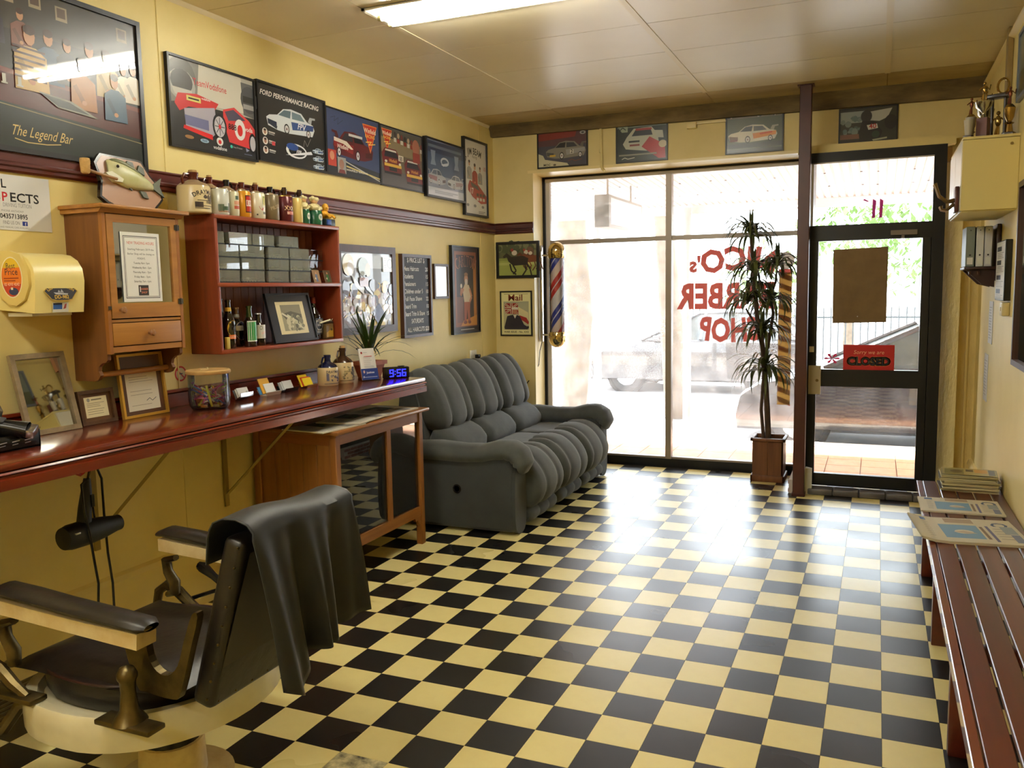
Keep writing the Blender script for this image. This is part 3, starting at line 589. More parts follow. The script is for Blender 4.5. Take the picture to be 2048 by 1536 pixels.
# left wall below the rail
def a_foot(A):
    A.r(0, 0, 100, 100, (196, 196, 190)); A.r(0, 0, 100, 24, (206, 216, 226)); A.r(0, 22, 100, 56, (120, 122, 122)); A.p([(0, 50), (60, 56), (100, 62), (100, 72), (0, 66)], (150, 130, 104))
    A.blobs(120, 0, 44, 100, 98, 2, 7, [(222, 190, 70), (226, 206, 120), (196, 150, 120), (206, 206, 206), (120, 74, 62), (96, 100, 116), (226, 222, 214), (60, 60, 66)], 11)
    A.e(14, 18, 10, 14, (206, 190, 130)); A.e(18, 22, 6, 10, (226, 226, 224)); A.e(42, 20, 10, 12, (150, 160, 136)); A.e(50, 24, 5, 9, (206, 176, 130)); A.p([(18, 28), (26, 46), (44, 58), (30, 40)], (206, 212, 216)); A.p([(34, 28), (46, 50), (60, 58), (46, 40)], (190, 206, 212))
    A.r(34, 34, 50, 46, (150, 104, 80)); A.e(60, 44, 8, 8, (96, 84, 80)); A.r(80, 6, 100, 26, (226, 220, 200)); A.e(94, 15, 6, 7, (150, 146, 130)); A.e(94, 15, 4, 5, (222, 216, 196)); A.lines(82, 88, range(8, 26, 3), (120, 116, 100), .003)
    A.p([(55, 80), (70, 68), (82, 84), (66, 96)], (84, 96, 140)); A.p([(0, 86), (30, 80), (50, 96), (30, 100), (0, 100)], (120, 114, 118))
picture('framed_artwork', 'large brown framed painting of a crowded match day in yellow and grey', 'L', 5.11, 1.67, .745, .61, a_foot, .05, .03, m_fbrn)
def a_price(A):
    A.r(0, 0, 100, 100, (18, 19, 22)); A.t(50, 7, .034, '$ PRICE LIST $', (236, 236, 232), 1, wid=.27)
    rows = [('Mens Haircuts', '20'), ('Students', '15'), ('Pensioners', '15'), ('Children under 5', '10'), ('Full Face Shave', '22'), ('Beard Trim', '10'), ('Beard Trim & Shave', '15')]
    for k, (a, b_) in enumerate(rows): A.t(4, 17.8+k*9.6, .033, a, (236, 236, 232), 1, 'l', wid=min(.018*len(a), .31)); A.t(95, 18+k*9.6, .03, b_, (232, 232, 228), 1, 'r')
    A.t(50, 85, .034, 'SATURDAYS', (236, 236, 232), 1, wid=.19); A.t(53, 96, .034, 'ALL HAIRCUTS $20', (236, 236, 232), 1, wid=.34)
    for k in range(40): A.l([(0, 2.5*k+1), (100, 2.5*k+1)], .0006, (8, 8, 10)); A.k -= 1
picture('price_list_board', 'black felt price list board with white letters in brown frame', 'L', 5.797, 1.618, .452, .634, a_price, .024, .035, m_fbrn, m_pr, 'sign')
def a_cert(A, c=(224, 222, 206), seed=1, ys=range(24, 78, 6), x0=20, x1=80):
    A.r(0, 0, 100, 100, c); A.lines(x0, x1, ys, (150, 146, 134), .003, .3, seed); A.l([(54, 86), (62, 82), (66, 87), (76, 83)], .003, (90, 86, 90))
picture('framed_certificate', 'small brown framed white certificate between price list and pub poster', 'L', 6.222, 1.731, .25, .282, lambda A: a_cert(A), .02, .02, m_fbrn, cat='certificate')
def a_carl(A):
    A.r(0, 0, 100, 100, (58, 46, 42)); A.r(10, 5, 92, 93, (150, 92, 60)); A.r(16, 9, 86, 88, (52, 44, 44)); A.r(16, 58, 40, 88, (120, 82, 66)); A.r(80, 18, 90, 86, (176, 116, 56)); A.p([(40, 86), (92, 80), (92, 92), (30, 92)], (196, 136, 60))
    A.t(52, 22, .09, 'CARLTON', (196, 130, 96), 1, wid=.37, arc=.5); A.t(52, 21.6, .082, 'CARLTON', (86, 56, 50), 1, wid=.355, arc=.5)
    A.e(52, 37, 7, 6, (190, 142, 112)); A.e(52, 41, 5.5, 4.5, (206, 196, 186)); A.e(52, 31.5, 7, 2.2, (150, 110, 80)); A.p([(38, 50), (46, 43), (62, 44), (70, 54), (66, 66), (44, 66)], (206, 190, 160)); A.l([(42, 48), (30, 56), (34, 48)], .03, (196, 140, 110)); A.e(33, 45, 3.5, 2.6, (214, 206, 190)); A.l([(64, 48), (72, 58), (64, 64)], .028, (190, 130, 104))
    A.p([(42, 64), (66, 64), (64, 76), (66, 94-6), (56, 88), (54, 72), (50, 88), (42, 87)], (164, 92, 70)); A.e(46, 88, 7, 2, (120, 70, 56)); A.e(62, 88, 6, 2, (120, 70, 56))
    A.l([(28, 96.4), (80, 96.4)], .007, (190, 184, 170))
picture('framed_poster', 'tall beer poster of a bearded man in a brown room, dark frame', 'L', 6.66, 1.657, .53, .75, a_carl, .012, .03, m_fblk, m_prs)
# driving school notice pinned to the wall at the far left
t = thing('wall_notice', 'white driving tuition notice with phone number pinned to left wall', 'notice', (.002, 2.42, 2.045), PI/2)
A = Art(.47, .225, (214, 214, 214), z0=.001)
A.r(49, 3, 61, 27, (232, 206, 50)); A.t(34, 24, .03, 'AL', (24, 24, 26), 1); A.t(55, 24, .034, 'L', (24, 24, 26), 1); A.t(51.5, 48, .036, 'AS', (24, 24, 26), 1, 'r'); A.t(52.5, 48, .036, 'P', (196, 30, 44), 1, 'l'); A.t(60, 48, .036, 'ECTS', (24, 24, 26), 1, 'l', wid=.135)
A.t(67, 58, .016, 'DRIVING TUITION', (150, 150, 152), 0, wid=.13); A.t(62, 67, .008, 'PHONE ANTHONY', (130, 130, 132)); A.t(63, 79, .019, '0435713895', (40, 40, 42), 1, wid=.125); A.t(60, 89.5, .014, 'FIND US ON', (120, 120, 122), 0, wid=.075); A.r(70.5, 83, 75.5, 91, (40, 60, 140)); A.t(73.4, 90.5, .013, 'f', (230, 230, 236), 1); A.t(60, 96.5, .007, 'AUTO AND MANUAL CARS AVAILABLE', (140, 140, 142), 0, wid=.16)
A.build('print', m_prs, t); MB().box(-.235, .235, -.0012, 0, -.1125, .1125).build('sheet', mat('white_card', (220, 220, 218), .6), t)

# ============================================================ WALL CUPBOARD, SHELF AND WHAT STANDS ON THEM
m_pine = wood('honey_pine', (172, 120, 54), (150, 98, 40), .45, 'y', .05); m_pinez = wood('honey_pine_upright', (164, 108, 46), (140, 86, 34), .45, 'z', .05)
m_pined = wood('dark_pine', (124, 80, 36), (104, 64, 28), .55, 'z', .0); m_knob = mat('turned_knob', (150, 104, 64), .35); m_hinge = mat('black_iron', (66, 60, 50), .45, metal=.5)
m_mir = mat('mirror', (214, 214, 206), .02, metal=1)
cb = thing('wall_cupboard', 'small pine wall cupboard with mirrored door, drawer and towel rail', 'cupboard', (0, 0, 0))
X = .225
prof = [(.0, 2.03), (X-.02, 2.03), (X-.02, 1.395)]
prof += [(X-.02-.028-.055*math.sin(a*PI/12), 1.352-.045*(1-math.cos(a*PI/12))*.5-.0) for a in range(0, 13)]
prof = [(0, 2.03), (X-.02, 2.03), (X-.02, 1.375), (X-.03, 1.365), (X-.055, 1.36), (X-.075, 1.345), (X-.08, 1.325), (X-.07, 1.305), (X-.085, 1.285), (X-.105, 1.278), (0, 1.28)]
for y0, y1 in ((2.72, 2.738), (3.142, 3.16)): MB().prism([(x, z) for x, z in prof], y0, y1, 'y').build('side_panel', m_pined, cb)
MB().rbox(0, X+.035, 2.69, 3.20, 2.032, 2.05, .005).build('top_board', m_pine, cb)
MB().prism([(0, 2.032), (X+.02, 2.032), (X+.004, 2.014), (0, 2.014)], 2.702, 3.178, 'y').build('top_moulding', m_pine, cb)
box('shelf_board', m_pine, 0, X-.004, 2.738, 3.142, 1.538, 1.55, cb); box('bottom_board', m_pine, 0, X-.004, 2.738, 3.142, 1.405, 1.43, cb); box('back_panel', m_pined, .001, .008, 2.738, 3.142, 1.42, 2.03, cb)
box('face_stile', m_pinez, X-.02, X, 2.72, 2.738, 1.40, 2.014, cb); box('face_stile', m_pinez, X-.02, X, 3.142, 3.16, 1.40, 2.014, cb)
MB().lathe([(.013, 2.738), (.013, 3.142)], 12, (.115, 0, 1.305), 'y').build('towel_rail', m_pine, cb)
dd = MB(); d0, d1, z0, z1 = 2.742, 3.139, 1.556, 2.010
dd.box(X-.018, X+.002, d0, d0+.034, z0, z1).box(X-.018, X+.002, d1-.034, d1, z0, z1).box(X-.018, X+.002, d0+.034, d1-.034, z0, z0+.066).box(X-.018, X+.002, d0+.034, d1-.034, z1-.034, z1)
dr_ = dd.build('door', m_pine, cb); box('mirror', m_mir, X-.012, X-.006, d0+.034, d1-.034, z0+.066, z1-.034, dr_)
kn = [(.0, .0), (.007, .0), (.006, .012), (.013, .018), (.015, .025), (.011, .032), (.0, .034)]
MB().lathe(kn, 14, (X+.002, 2.785, 1.592), 'x', cap=False).build('knob', m_knob, dr_)
for zz in (1.972, 1.625): MB().box(X, X+.006, 3.13, 3.158, zz-.012, zz+.012).lathe([(.004, -.014), (.004, .014)], 8, (X+.006, 3.143, zz), 'z').build('hinge', m_hinge, dr_)
MB().box(X, X+.008, 2.724, 2.736, 1.595, 1.61).build('catch', m_hinge, cb)
dw = MB().rbox(X-.018, X+.001, 2.742, 3.139, 1.434, 1.534, .003).build('drawer', m_pine, cb); MB().lathe(kn, 14, (X+.001, 2.94, 1.485), 'x', cap=False).build('knob', m_knob, dw)
# trading hours notice stuck on the mirror
t = thing('hours_notice', 'white trading hours sheet taped to the cupboard mirror', 'notice', (X-.003, 2.925, 1.782), PI/2)
A = Art(.222, .31, (232, 232, 228), z0=.0015); A.r(6, 5, 94, 95, (90, 90, 92)); A.r(7.5, 6.2, 92.5, 93.8, (226, 226, 222)); A.r(9, 7.2, 91, 92.8, (110, 110, 110)); A.r(9.8, 7.8, 90.2, 92.2, (234, 234, 230))
A.t(50, 17, .0125, 'NEW TRADING HOURS', (206, 70, 50), 0, wid=.155)
for k, tx in enumerate(('Starting February 2019 the', 'Barber Shop will be closing on', 'MONDAYS.', 'Tuesday 8am- 5pm', 'Wednesday 8am - 5pm', 'Thursday 8am - 7pm', 'Friday 8am - 5pm', 'Saturday 7am -1pm')): A.t(50, 25.5+k*6.6, .0088, tx, (70, 70, 72), 0, wid=min(.155, .0058*len(tx)))
A.r(38, 76, 64, 91, (50, 44, 44)); A.t(52, 83, .009, 'BARBER', (206, 120, 90), 1, shear=.2); A.t(52, 88, .009, 'SHOP', (206, 120, 90), 1, shear=.2); A.r(41, 78, 43.5, 86, (210, 200, 190))
A.build('print', m_pr, t); MB().box(-.111, .111, -.0012, 0, -.155, .155).build('sheet', mat('notice_paper', (228, 232, 226), .6), t)

# paper towel dispenser with stickers
ds = thing('towel_dispenser', 'cream wall mounted paper towel dispenser with stickers', 'dispenser', (0, 0, 0))
m_disp = mat('cream_plastic', (234, 216, 142), .3); m_disp2 = mat('cream_plastic_side', (222, 200, 122), .35)
pf = [(0, 1.835), (.10, 1.835), (.15, 1.828), (.19, 1.805), (.215, 1.77), (.222, 1.72), (.215, 1.66), (.205, 1.59), (.0, 1.605)]
MB().prism(pf, 2.385, 2.615, 'y', smooth=True).build('cover', m_disp, ds)
MB().prism([(.006, 1.842), (.1, 1.842), (.16, 1.825), (.2, 1.76), (.2, 1.70), (.17, 1.645), (.12, 1.62), (.07, 1.63), (.03, 1.66), (.006, 1.70)], 2.372, 2.384, 'y', smooth=True).build('side_cheek', m_disp2, ds)
box('paper_slot', mat('white_plastic', (226, 220, 196), .4), .03, .17, 2.40, 2.585, 1.578, 1.592, ds)
def side_xf(x, y, z): return (.105+x, 2.3715+y, 1.735+z)
A = Art(.125, .165, None, side_xf); A.e(50, 50, 50, 50, (236, 228, 196), 24); A.e(50, 50, 46, 47, (190, 60, 36), 24); A.e(50, 50, 46, 47, (226, 120, 40), 24, -20, 200); A.e(50, 50, 46, 47, (226, 190, 50), 24, 30, 150); A.t(48, 28, .021, 'Best', (40, 34, 60), 0); A.t(50, 44, .026, 'Price', (40, 34, 60), 0)
A.lines(14, 86, (52, 58), (150, 50, 30), .004); A.t(50, 70, .011, '(02) 4393 4242'.replace('(', '').replace(')', ''), (236, 196, 176), 1); A.e(56, 84, 22, 9, (40, 56, 100)); A.r(44, 74, 54, 80, (226, 222, 206)); A.build('round_sticker', m_prs, ds)
def front_xf(x, y, z): return (.219-y+.0005-.012*((z)/.1), 2.5+x, 1.68+z)
A = Art(.16, .085, None, front_xf); A.p([(0, 52), (12, 32), (30, 10), (50, 2), (70, 10), (88, 32), (100, 52), (80, 92), (66, 98), (34, 98), (20, 92)], (196, 160, 60)); A.p([(3, 52), (14, 33), (31, 12), (50, 5), (69, 12), (86, 33), (97, 52), (79, 90), (65, 95), (35, 95), (21, 90)], (30, 30, 40))
A.t(50, 34, .012, 'USS NICHOLSON', (222, 180, 60), 1, wid=.125, arc=.105); A.t(50, 88, .014, 'DD-982', (222, 180, 60), 1); A.p([(28, 58), (70, 64), (68, 70), (34, 68)], (180, 180, 184)); A.p([(40, 58), (44, 46), (48, 58), (52, 42), (58, 60)], (160, 160, 166)); A.build('ship_patch', m_pr, ds)
def f2_xf(x, y, z): return (.2105-y+.0005+.1*z, 2.5+x, 1.612+z)
A = Art(.075, .04, (206, 204, 190), f2_xf); A.r(4, 6, 60, 70, (40, 84, 150)); A.r(4, 6, 60, 24, (30, 36, 56)); A.p([(66, 70), (76, 20), (88, 10), (84, 60)], (150, 60, 50)); A.build('small_sticker', m_pr, ds)

# plaque with a mounted fish, a cob pipe hung beside it
fp = thing('fish_plaque', 'mounted green bass on a tan plaque leaning on the pine cupboard', 'plaque', (.093, 3.02, 2.052), PI/2, rot=(math.radians(-9), 0, PI/2))
sh = [(-.185, .045), (-.15, .02), (-.1, 0), (.12, 0), (.14, .02), (.165, .04), (.185, .06), (.18, .12), (.13, .17), (.09, .235), (.07, .24), (-.145, .245), (-.165, .225), (-.185, .2), (-.165, .12)]
MB().prism(sh, -.012, .008, 'y').build('plaque', mat('plaque_edge', (34, 26, 24), .2), fp); A = Art(1, 1, None, z0=.0125); A.p([(50+x*94, 50-z*100) for x, z in [(x, z*.93+.008) for x, z in sh]], (190, 150, 124)); A.l([(52, 47.5), (54, 46), (55, 48), (57, 47)], .003, (70, 50, 50))
o = A.build('face_plate', mat('plaque_face', (176, 140, 116), .25, coat=.4), fp)
m_fish = mat('painted_fish', (182, 184, 126), .35, var=(206, 204, 164), vscale=9); m_fin = mat('dark_fin', (70, 74, 54), .45); m_fback = mat('fish_back', (84, 88, 56), .4, var=(110, 112, 70), vscale=20)
def fish(u, v):
    x = -.125+.26*v; th = 2*PI*u
    h = .052*math.sin(PI*min(1, .12+.9*(v**.8)))**.8*(1-.35*v)+.012; q = math.cos(th)
    return (x, -.014-.03*max(0, q)*math.sin(PI*min(1, v*1.0+.02))**.5-.004, .155-.2*(v-.35)*.32+h*math.sin(th))
fb = MB().grid(fish, 20, 18, wrapu=True).build('fish_body', m_fish, fp)
MB().grid(lambda u, v: (-.118+.235*v, -.02-.022*math.cos((u-.5)*1.3)*math.sin(PI*v)**.6, .155-.064*(v-.35)+(.052*math.sin(PI*min(1, .12+.9*(v**.8)))**.8*(1-.35*v)+.012)*(.62+.4*u)), 5, 14).build('dark_back', m_fback, fb)
for pts in ([(-.02, .2), (.03, .195), (.025, .22), (-.005, .225)], [(.045, .185), (.085, .165), (.085, .2), (.06, .212)], [(.125, .105), (.185, .07), (.165, .12), (.185, .165), (.13, .13)], [(.04, .09), (.075, .085), (.085, .055), (.055, .06)], [(-.04, .115), (-.01, .105), (-.005, .085)]): MB().prism(pts, -.024, -.014, 'y').build('fin', m_fin, fb)
MB().ball((-.085, -.044, .185), .007).build('eye', mat('glass_eye', (16, 14, 12), .1), fb)
MB().prism([(-.155, .15), (-.12, .16), (-.06, .13), (-.07, .115), (-.11, .115)], -.04, -.018, 'y').build('jaw', mat('fish_jaw', (206, 204, 172), .4), fb)
pp = thing('cob_pipe', 'corn cob pipe held in the mouth of the mounted bass', 'pipe', (.118, 2.885, 2.21), PI/2)
MB().lathe([(.014, -.035), (.019, -.03), (.022, .02), (.02, .03), (.012, .031), (.012, .0)], 12, (-.145, -.01, .01), 'z').build('bowl', mat('corn_cob', (198, 160, 98), .8, bump=.6, bscale=90), pp)
MB().tube([(-.13, -.01, -.008), (-.06, -.012, -.02), (.02, -.012, -.03)], .007).build('stem', mat('pipe_stem', (150, 110, 66), .5), pp)

# hanging bookcase: red-brown shelf unit with V-jointed back boards
m_mer = wood('merbau', (150, 70, 38), (122, 52, 28), .38, 'y'); m_merz = wood('merbau_upright', (140, 62, 32), (112, 46, 24), .4, 'z')
bk = thing('hanging_bookcase', 'red-brown hanging bookcase with two compartments and boarded back', 'bookcase', (0, 0, 0))
B0, B1, BX = 3.43, 4.525, .2
for y in (B0, B1-.022): MB().rbox(0, BX, y, y+.022, 1.345, 2.062, .004).build('side_panel', m_merz, bk)
for nm, z in (('bottom_board', 1.345), ('middle_shelf', 1.692), ('top_board', 2.04)): MB().rbox(0, BX+.004, B0+.001, B1-.001, z, z+.022, .004).build(nm, m_mer, bk)
m_plk = wood('back_board', (134, 82, 64), (112, 64, 50), .5, 'z')
for k in range(17):
    y = B0+.022+k*.0618
    MB().rbox(.001, .01, y+.0012, min(y+.0606, B1-.022), 1.367, 2.04, .003, 1).build('plank', m_plk, bk)

# --- stone jugs and cans on top of the bookcase
def cyl(R): return lambda x, y, z: ((R-y)*math.sin(x/R), -(R-y)*math.cos(x/R), z)
m_glaze = {'cream': mat('cream_glaze', (214, 196, 150), .25), 'white': mat('white_glaze', (216, 212, 196), .3), 'brown': mat('brown_glaze', (86, 36, 24), .18), 'black': mat('black_glaze', (24, 22, 22), .15), 'tan': mat('tan_glaze', (150, 126, 94), .3), 'navy': mat('navy_glaze', (24, 26, 52), .15), 'dark': mat('dark_brown_glaze', (58, 36, 22), .18)}
m_cork = mat('cork', (176, 140, 88), .85, bump=.5, bscale=80)
def jug(name, label, loc, R, h, hs, body, neck, stopper='cork', art=None, handle=True, hand=1, group='stone jugs on the bookcase', rz=PI/2):
    """R radius, hs shoulder height, h total height"""
    t = thing(name, label, 'jug', loc, rz, group)
    MB().lathe([(R*.93, 0), (R, .006), (R, hs*.93), (R*.96, hs)], 24).build('body', m_glaze[body], t)
    sh = m_glaze['tan'] if body in ('cream', 'white', 'tan') and neck in ('brown', 'black') and group.startswith('stone') else m_glaze[neck]
    MB().lathe([(R*.96, hs), (R*.8, hs+(h-hs)*.16), (R*.42, hs+(h-hs)*.32), (R*.3, hs+(h-hs)*.4)], 24, cap=False).build('shoulder', sh, t)
    MB().lathe([(R*.32, hs+(h-hs)*.3), (R*.29, hs+(h-hs)*.6), (R*.34, hs+(h-hs)*.7), (R*.34, hs+(h-hs)*.86), (R*.2, hs+(h-hs)*.87)], 18).build('neck', m_glaze[neck], t)
    if stopper: MB().lathe([(R*.22, hs+(h-hs)*.84), (R*.27, hs+(h-hs)*.87), (R*.25, h)], 14).build('stopper', m_cork if stopper == 'cork' else m_glaze[stopper], t)
    if handle: MB().tube([(-R*.3*hand, 0, hs+(h-hs)*.72), (-R*.7*hand, 0, hs+(h-hs)*.7), (-R*.9*hand, 0, hs+(h-hs)*.4), (-R*.82*hand, 0, hs+(h-hs)*.08)], R*.09, 8).build('handle', m_glaze[neck], t)
    if art: A = Art(R*2.6, hs*.9, None, cyl(R+.0004)); A.b.col = None; art(A, R, hs); o = A.build('label_print', m_pr, t); o.location.z = hs*.5
    return t
ZT = 2.062
def l_dray(A, R, hs):
    A.t(50, 30, .022, 'DRAYMANS', (60, 46, 36), 1, wid=R*1.75, arc=.14); A.r(26, 54, 78, 57, (80, 66, 50), 6); A.t(62, 68, .012, 'FAMILY', (70, 56, 44), 1); A.r(20, 62, 40, 84, (60, 48, 40), 4); A.r(40, 76, 84, 79, (90, 76, 60), 5); A.blobs(14, 40, 36, 72, 50, 2, 5, [(96, 80, 60), (120, 100, 76), (66, 52, 42)], 4); A.r(20, 86, 60, 89, (60, 48, 40), 4)
jug('stone_jug', 'largest cream stone jug with brown neck at the bookcase left end', (.115, 3.39, ZT), .082, .215, .135, 'cream', 'brown', 'cork', l_dray)
for y, R, nk, st, lab in ((3.572, .055, 'brown', 'cork', 'brown necked stone jug behind the white can'), (3.70, .055, 'black', None, 'black necked stone jug behind the orange can'), (3.82, .056, 'brown', None, 'red-brown necked stone jug behind the white and red can'), (3.935, .056, 'brown', 'cork', 'brown necked corked jug behind the brown stoneware can'), (4.06, .056, 'black', None, 'black necked stone jug behind the maroon can'), (4.19, .056, 'dark', 'dark', 'dark necked stone jug behind the gold can'), (4.335, .066, 'dark', 'dark', 'dark topped stone jug with green label, rightmost of the jugs')):
    jug('stone_jug', lab, (.053, y, ZT), min(R, .0495), .215, .142, 'white' if y < 4.1 else 'tan', nk, st, hand=-1 if nk == 'black' else 1)
m_rim = mat('can_rim', (190, 186, 176), .25, metal=.9)
def can(label, loc, R, h, col, art, rim=None):
    t = thing('drink_can', label, 'can', loc, PI/2, 'cans on the bookcase')
    MB().lathe([(R*.9, 0), (R, .006), (R, h-.01), (R*.9, h-.003)], 22).build('body', mat('can_%d_%d_%d' % col, col, .3, metal=.15), t)
    MB().lathe([(R*.93, h-.005), (R*.93, h), (R*.84, h), (R*.82, h-.006)], 22).build('rim', rim or m_rim, t)
    A = Art(R*2.8, h*.92, None, cyl(R+.0004)); art(A); o = A.build('label_print', m_prs, t); o.location.z = h/2
    return t
def c_w(A): A.r(12, 62, 36, 90, (90, 100, 80), 4); A.r(30, 70, 56, 86, (60, 80, 60), 4); A.r(58, 56, 66, 96, (40, 40, 42), 2); A.p([(20, 8), (60, 6), (60, 12), (40, 24)], (40, 44, 44)); A.r(14, 88, 60, 94, (150, 110, 80), 4)
def c_c(A): A.r(30, 40, 70, 56, (206, 150, 120), 5); A.r(38, 18, 60, 34, (60, 84, 70), 4); A.r(30, 60, 72, 74, (170, 80, 60), 5)
def c_d(A): A.r(30, 16, 78, 86, (40, 30, 30), 8); A.r(33, 20, 78, 82, (190, 50, 36), 8); A.r(34, 36, 80, 60, (236, 230, 214), 8); A.t(58, 57, .026, 'DU', (170, 40, 32), 1, 'c')
def c_r(A): A.r(48, 12, 66, 46, (150, 160, 90), 3); A.r(52, 20, 62, 50, (206, 190, 110), 3); A.p([(30, 54), (50, 60), (70, 64), (70, 74), (46, 72), (34, 64)], (176, 40, 42)); A.t(62, 86, .012, 'BEER', (60, 50, 46), 1); A.r(20, 86, 26, 92, (60, 56, 50))
def c_p(A): A.p([(10, 66), (90, 22), (90, 48), (10, 90)], (74, 62, 50)); A.t(56, 52, .018, 'PILSENER', (170, 152, 120), 1, rot=.35, wid=.1)
def c_x(A): A.p([(28, 40), (50, 14), (72, 40), (66, 40), (50, 22), (34, 40)], (206, 160, 110)); A.r(24, 44, 78, 58, (70, 22, 26), 6); A.t(51, 57, .022, 'XXXX', (226, 196, 150), 1, wid=.088); A.r(32, 62, 72, 76, (176, 66, 60), 5); A.t(52, 74, .014, 'BITTER', (236, 214, 190), 1)
def c_g(A): A.r(80, 60, 96, 84, (150, 50, 40), 3); A.lines(30, 80, range(20, 90, 8), (196, 170, 90), .002)
for lab, y, R, h, c, f_ in (('white can with a bowls green picture', 3.527, .046, .136, (210, 212, 202), c_w), ('slim cream can with a small orange picture', 3.618, .036, .132, (206, 202, 172), c_c), ('orange can with a red and black roundel', 3.702, .042, .142, (216, 150, 40), c_d), ('white can with red script and barley picture', 3.806, .0495, .142, (220, 214, 190), c_r), ('brown stoneware can with a diagonal band', 3.926, .0495, .143, (116, 102, 76), c_p), ('maroon beer can with four capital letters', 4.047, .051, .145, (84, 26, 32), c_x), ('plain pale gold can right of the maroon can', 4.152, .042, .146, (212, 186, 110), c_g)):
    can(lab, (.158, y, ZT), R, h, c, f_, mat('gold_rim', (200, 170, 90), .25, metal=.9) if c == (84, 26, 32) else None)
m_fg = {'green': mat('bottle_green_china', (28, 78, 50), .25), 'cream': mat('cream_china', (224, 212, 160), .3), 'skin': mat('figure_skin', (206, 160, 110), .4), 'yel': mat('yellow_paint', (226, 168, 50), .4), 'blue': mat('blue_paint', (40, 70, 140), .4)}
for lab, y, s_ in (('small china sportsman figurine on a green base', 4.235, .8), ('larger china figurine with fluffy yellow hair on a green base', 4.335, 1.1)):
    t = thing('china_figurine', lab, 'figurine', (.157, y, ZT), PI/2, 'figurines on the bookcase')
    R = .04*s_*1.05
    MB().lathe([(R, 0), (R*1.03, .01), (R, .075), (R*.9, .085)], 18).build('base', m_fg['green'], t)
    MB().lathe([(R*.8, .08), (R*.9, .1), (R*.66, .12), (R*.35, .128)], 14).build('torso', m_fg['cream'], t)
    MB().ball((0, 0, .142), (R*.5, R*.5, .02)).build('head', m_fg['skin'], t)
    hb = MB()
    for k in range(7): hb.ball((R*.5*math.cos(k*.9), R*.35*math.sin(k*.9), .155+.004*math.sin(k*2)), R*.28)
    hb.build('hair', m_fg['cream'], t)
    for q in (-1, 1): MB().tube([(q*R*.7, 0, .112), (q*R*.9, -R*.5, .1), (q*R*.3, -R*.85, .1)], R*.2).build('arm', m_fg['cream'], t)
    A = Art(R*1.6, .05, None, cyl(R*1.03+.0004)); A.e(50, 50, 26, 40, (206, 206, 190)); A.t(50, 62, .014, 'VB', (30, 90, 56), 1); o = A.build('badge', m_prs, t); o.location.z = .045
t = thing('toy_figure', 'yellow toy figure lounging in a green and blue armchair', 'toy', (.13, 4.478, ZT), PI/2)
ch = MB().rbox(-.05, .05, -.045, .03, 0, .045, .006).build('armchair', mat('toy_chair', (28, 44, 46), .4), t); MB().rbox(-.05, .045, .02, .04, .03, .085, .006).build('chair_back', mat('toy_chair', (28, 44, 46)), ch); MB().rbox(-.045, .0, -.05, -.043, .008, .04, .002).build('cushion', m_fg['blue'], ch)
bd = MB().ball((0, 0, .07), (.03, .026, .03)).build('body', m_fg['yel'], t); MB().ball((.004, -.004, .115), (.022, .022, .028)).build('head', m_fg['yel'], t)
for q in (-1, 1): MB().tube([(q*.012, -.01, .06), (q*.022, -.045, .066), (q*.024, -.06, .05)], .01).build('leg', m_fg['yel'], t); MB().tube([(q*.024, 0, .085), (q*.042, -.02, .07), (q*.03, -.04, .07)], .007).build('arm', m_fg['yel'], t)
MB().ball((-.006, -.022, .114), .006).build('nose', m_fg['yel'], t)

# --- model vehicles in clear display cases on the middle shelf
m_case = pane_mat('case_plastic', (.93, .94, .92), haze=.3, refl=3., hazecol=(.62, .66, .58), film='ShaderNodeBsdfDiffuse'); m_cbase = mat('case_base', (26, 27, 26), .35)  # grey-green diffuse film painted in where the covers would mirror the window
m_ol = [mat('olive_drab', (92, 92, 56), .6), mat('sand_camo', (150, 138, 88), .6), mat('dark_olive', (58, 62, 44), .6)]
def tank(c, W, parent):
    b = MB(); s = W*.3
    b.rbox(-s, s, -.014, .014, .008, .02, .003); b.rbox(-s*.95, s*.9, -.017, -.011, .003, .013, .004).rbox(-s*.95, s*.9, .011, .017, .003, .013, .004)
    o = b.build('model_hull', c, parent); MB().lathe([(.012, .02), (.011, .028), (.006, .031)], 10, (-.005, 0, 0)).tube([(0, 0, .025), (s*1.05, 0, .027)], .0018, 6).build('turret', c, o)
    w_ = MB()
    for k in range(5): w_.lathe([(.005, -.018), (.005, .018)], 8, (-s*.8+k*s*.4, 0, .007), 'y')
    w_.build('wheels', m_cbase, o)
rows = [(1.7145, [(3.488, 3.665), (3.679, 3.866), (3.895, 4.08), (4.093, 4.288)], 1), (1.7815, [(3.49, 3.667), (3.682, 3.868), (3.9, 4.086), (4.094, 4.285)], 2), (1.8485, [(3.488, 3.664), (3.672, 3.87), (3.903, 4.088), (4.094, 4.28)], 3), (1.9155, [(3.462, 3.557), (3.59, 3.772), (3.776, 3.962), (4.0, 4.182)], 4)]
cols_ = ('first', 'second', 'third', 'fourth'); rws = {1: 'bottom', 2: 'second', 3: 'third', 4: 'top'}
k = 0
for z, spans, rw in rows:
    for ci, (y0, y1) in enumerate(spans):
        W = y1-y0
        t = thing('model_case', 'clear cased model tank, %s row, %s from the left' % (rws[rw], cols_[ci]), 'display case', (.112, (y0+y1)/2, z), PI/2, 'cased model tanks on the shelf')
        MB().box(-W/2, W/2, -.036, .036, 0, .006).build('base', m_cbase, t)
        b = MB().box(-W/2+.002, W/2-.002, -.0345, .0345, .0062, .066); b.f.pop(0); b.c.pop(0); b.sm.pop(0); b.build('cover', m_case, t)
        if W > .1: tank(m_ol[k % 3], W, t)
        k += 1
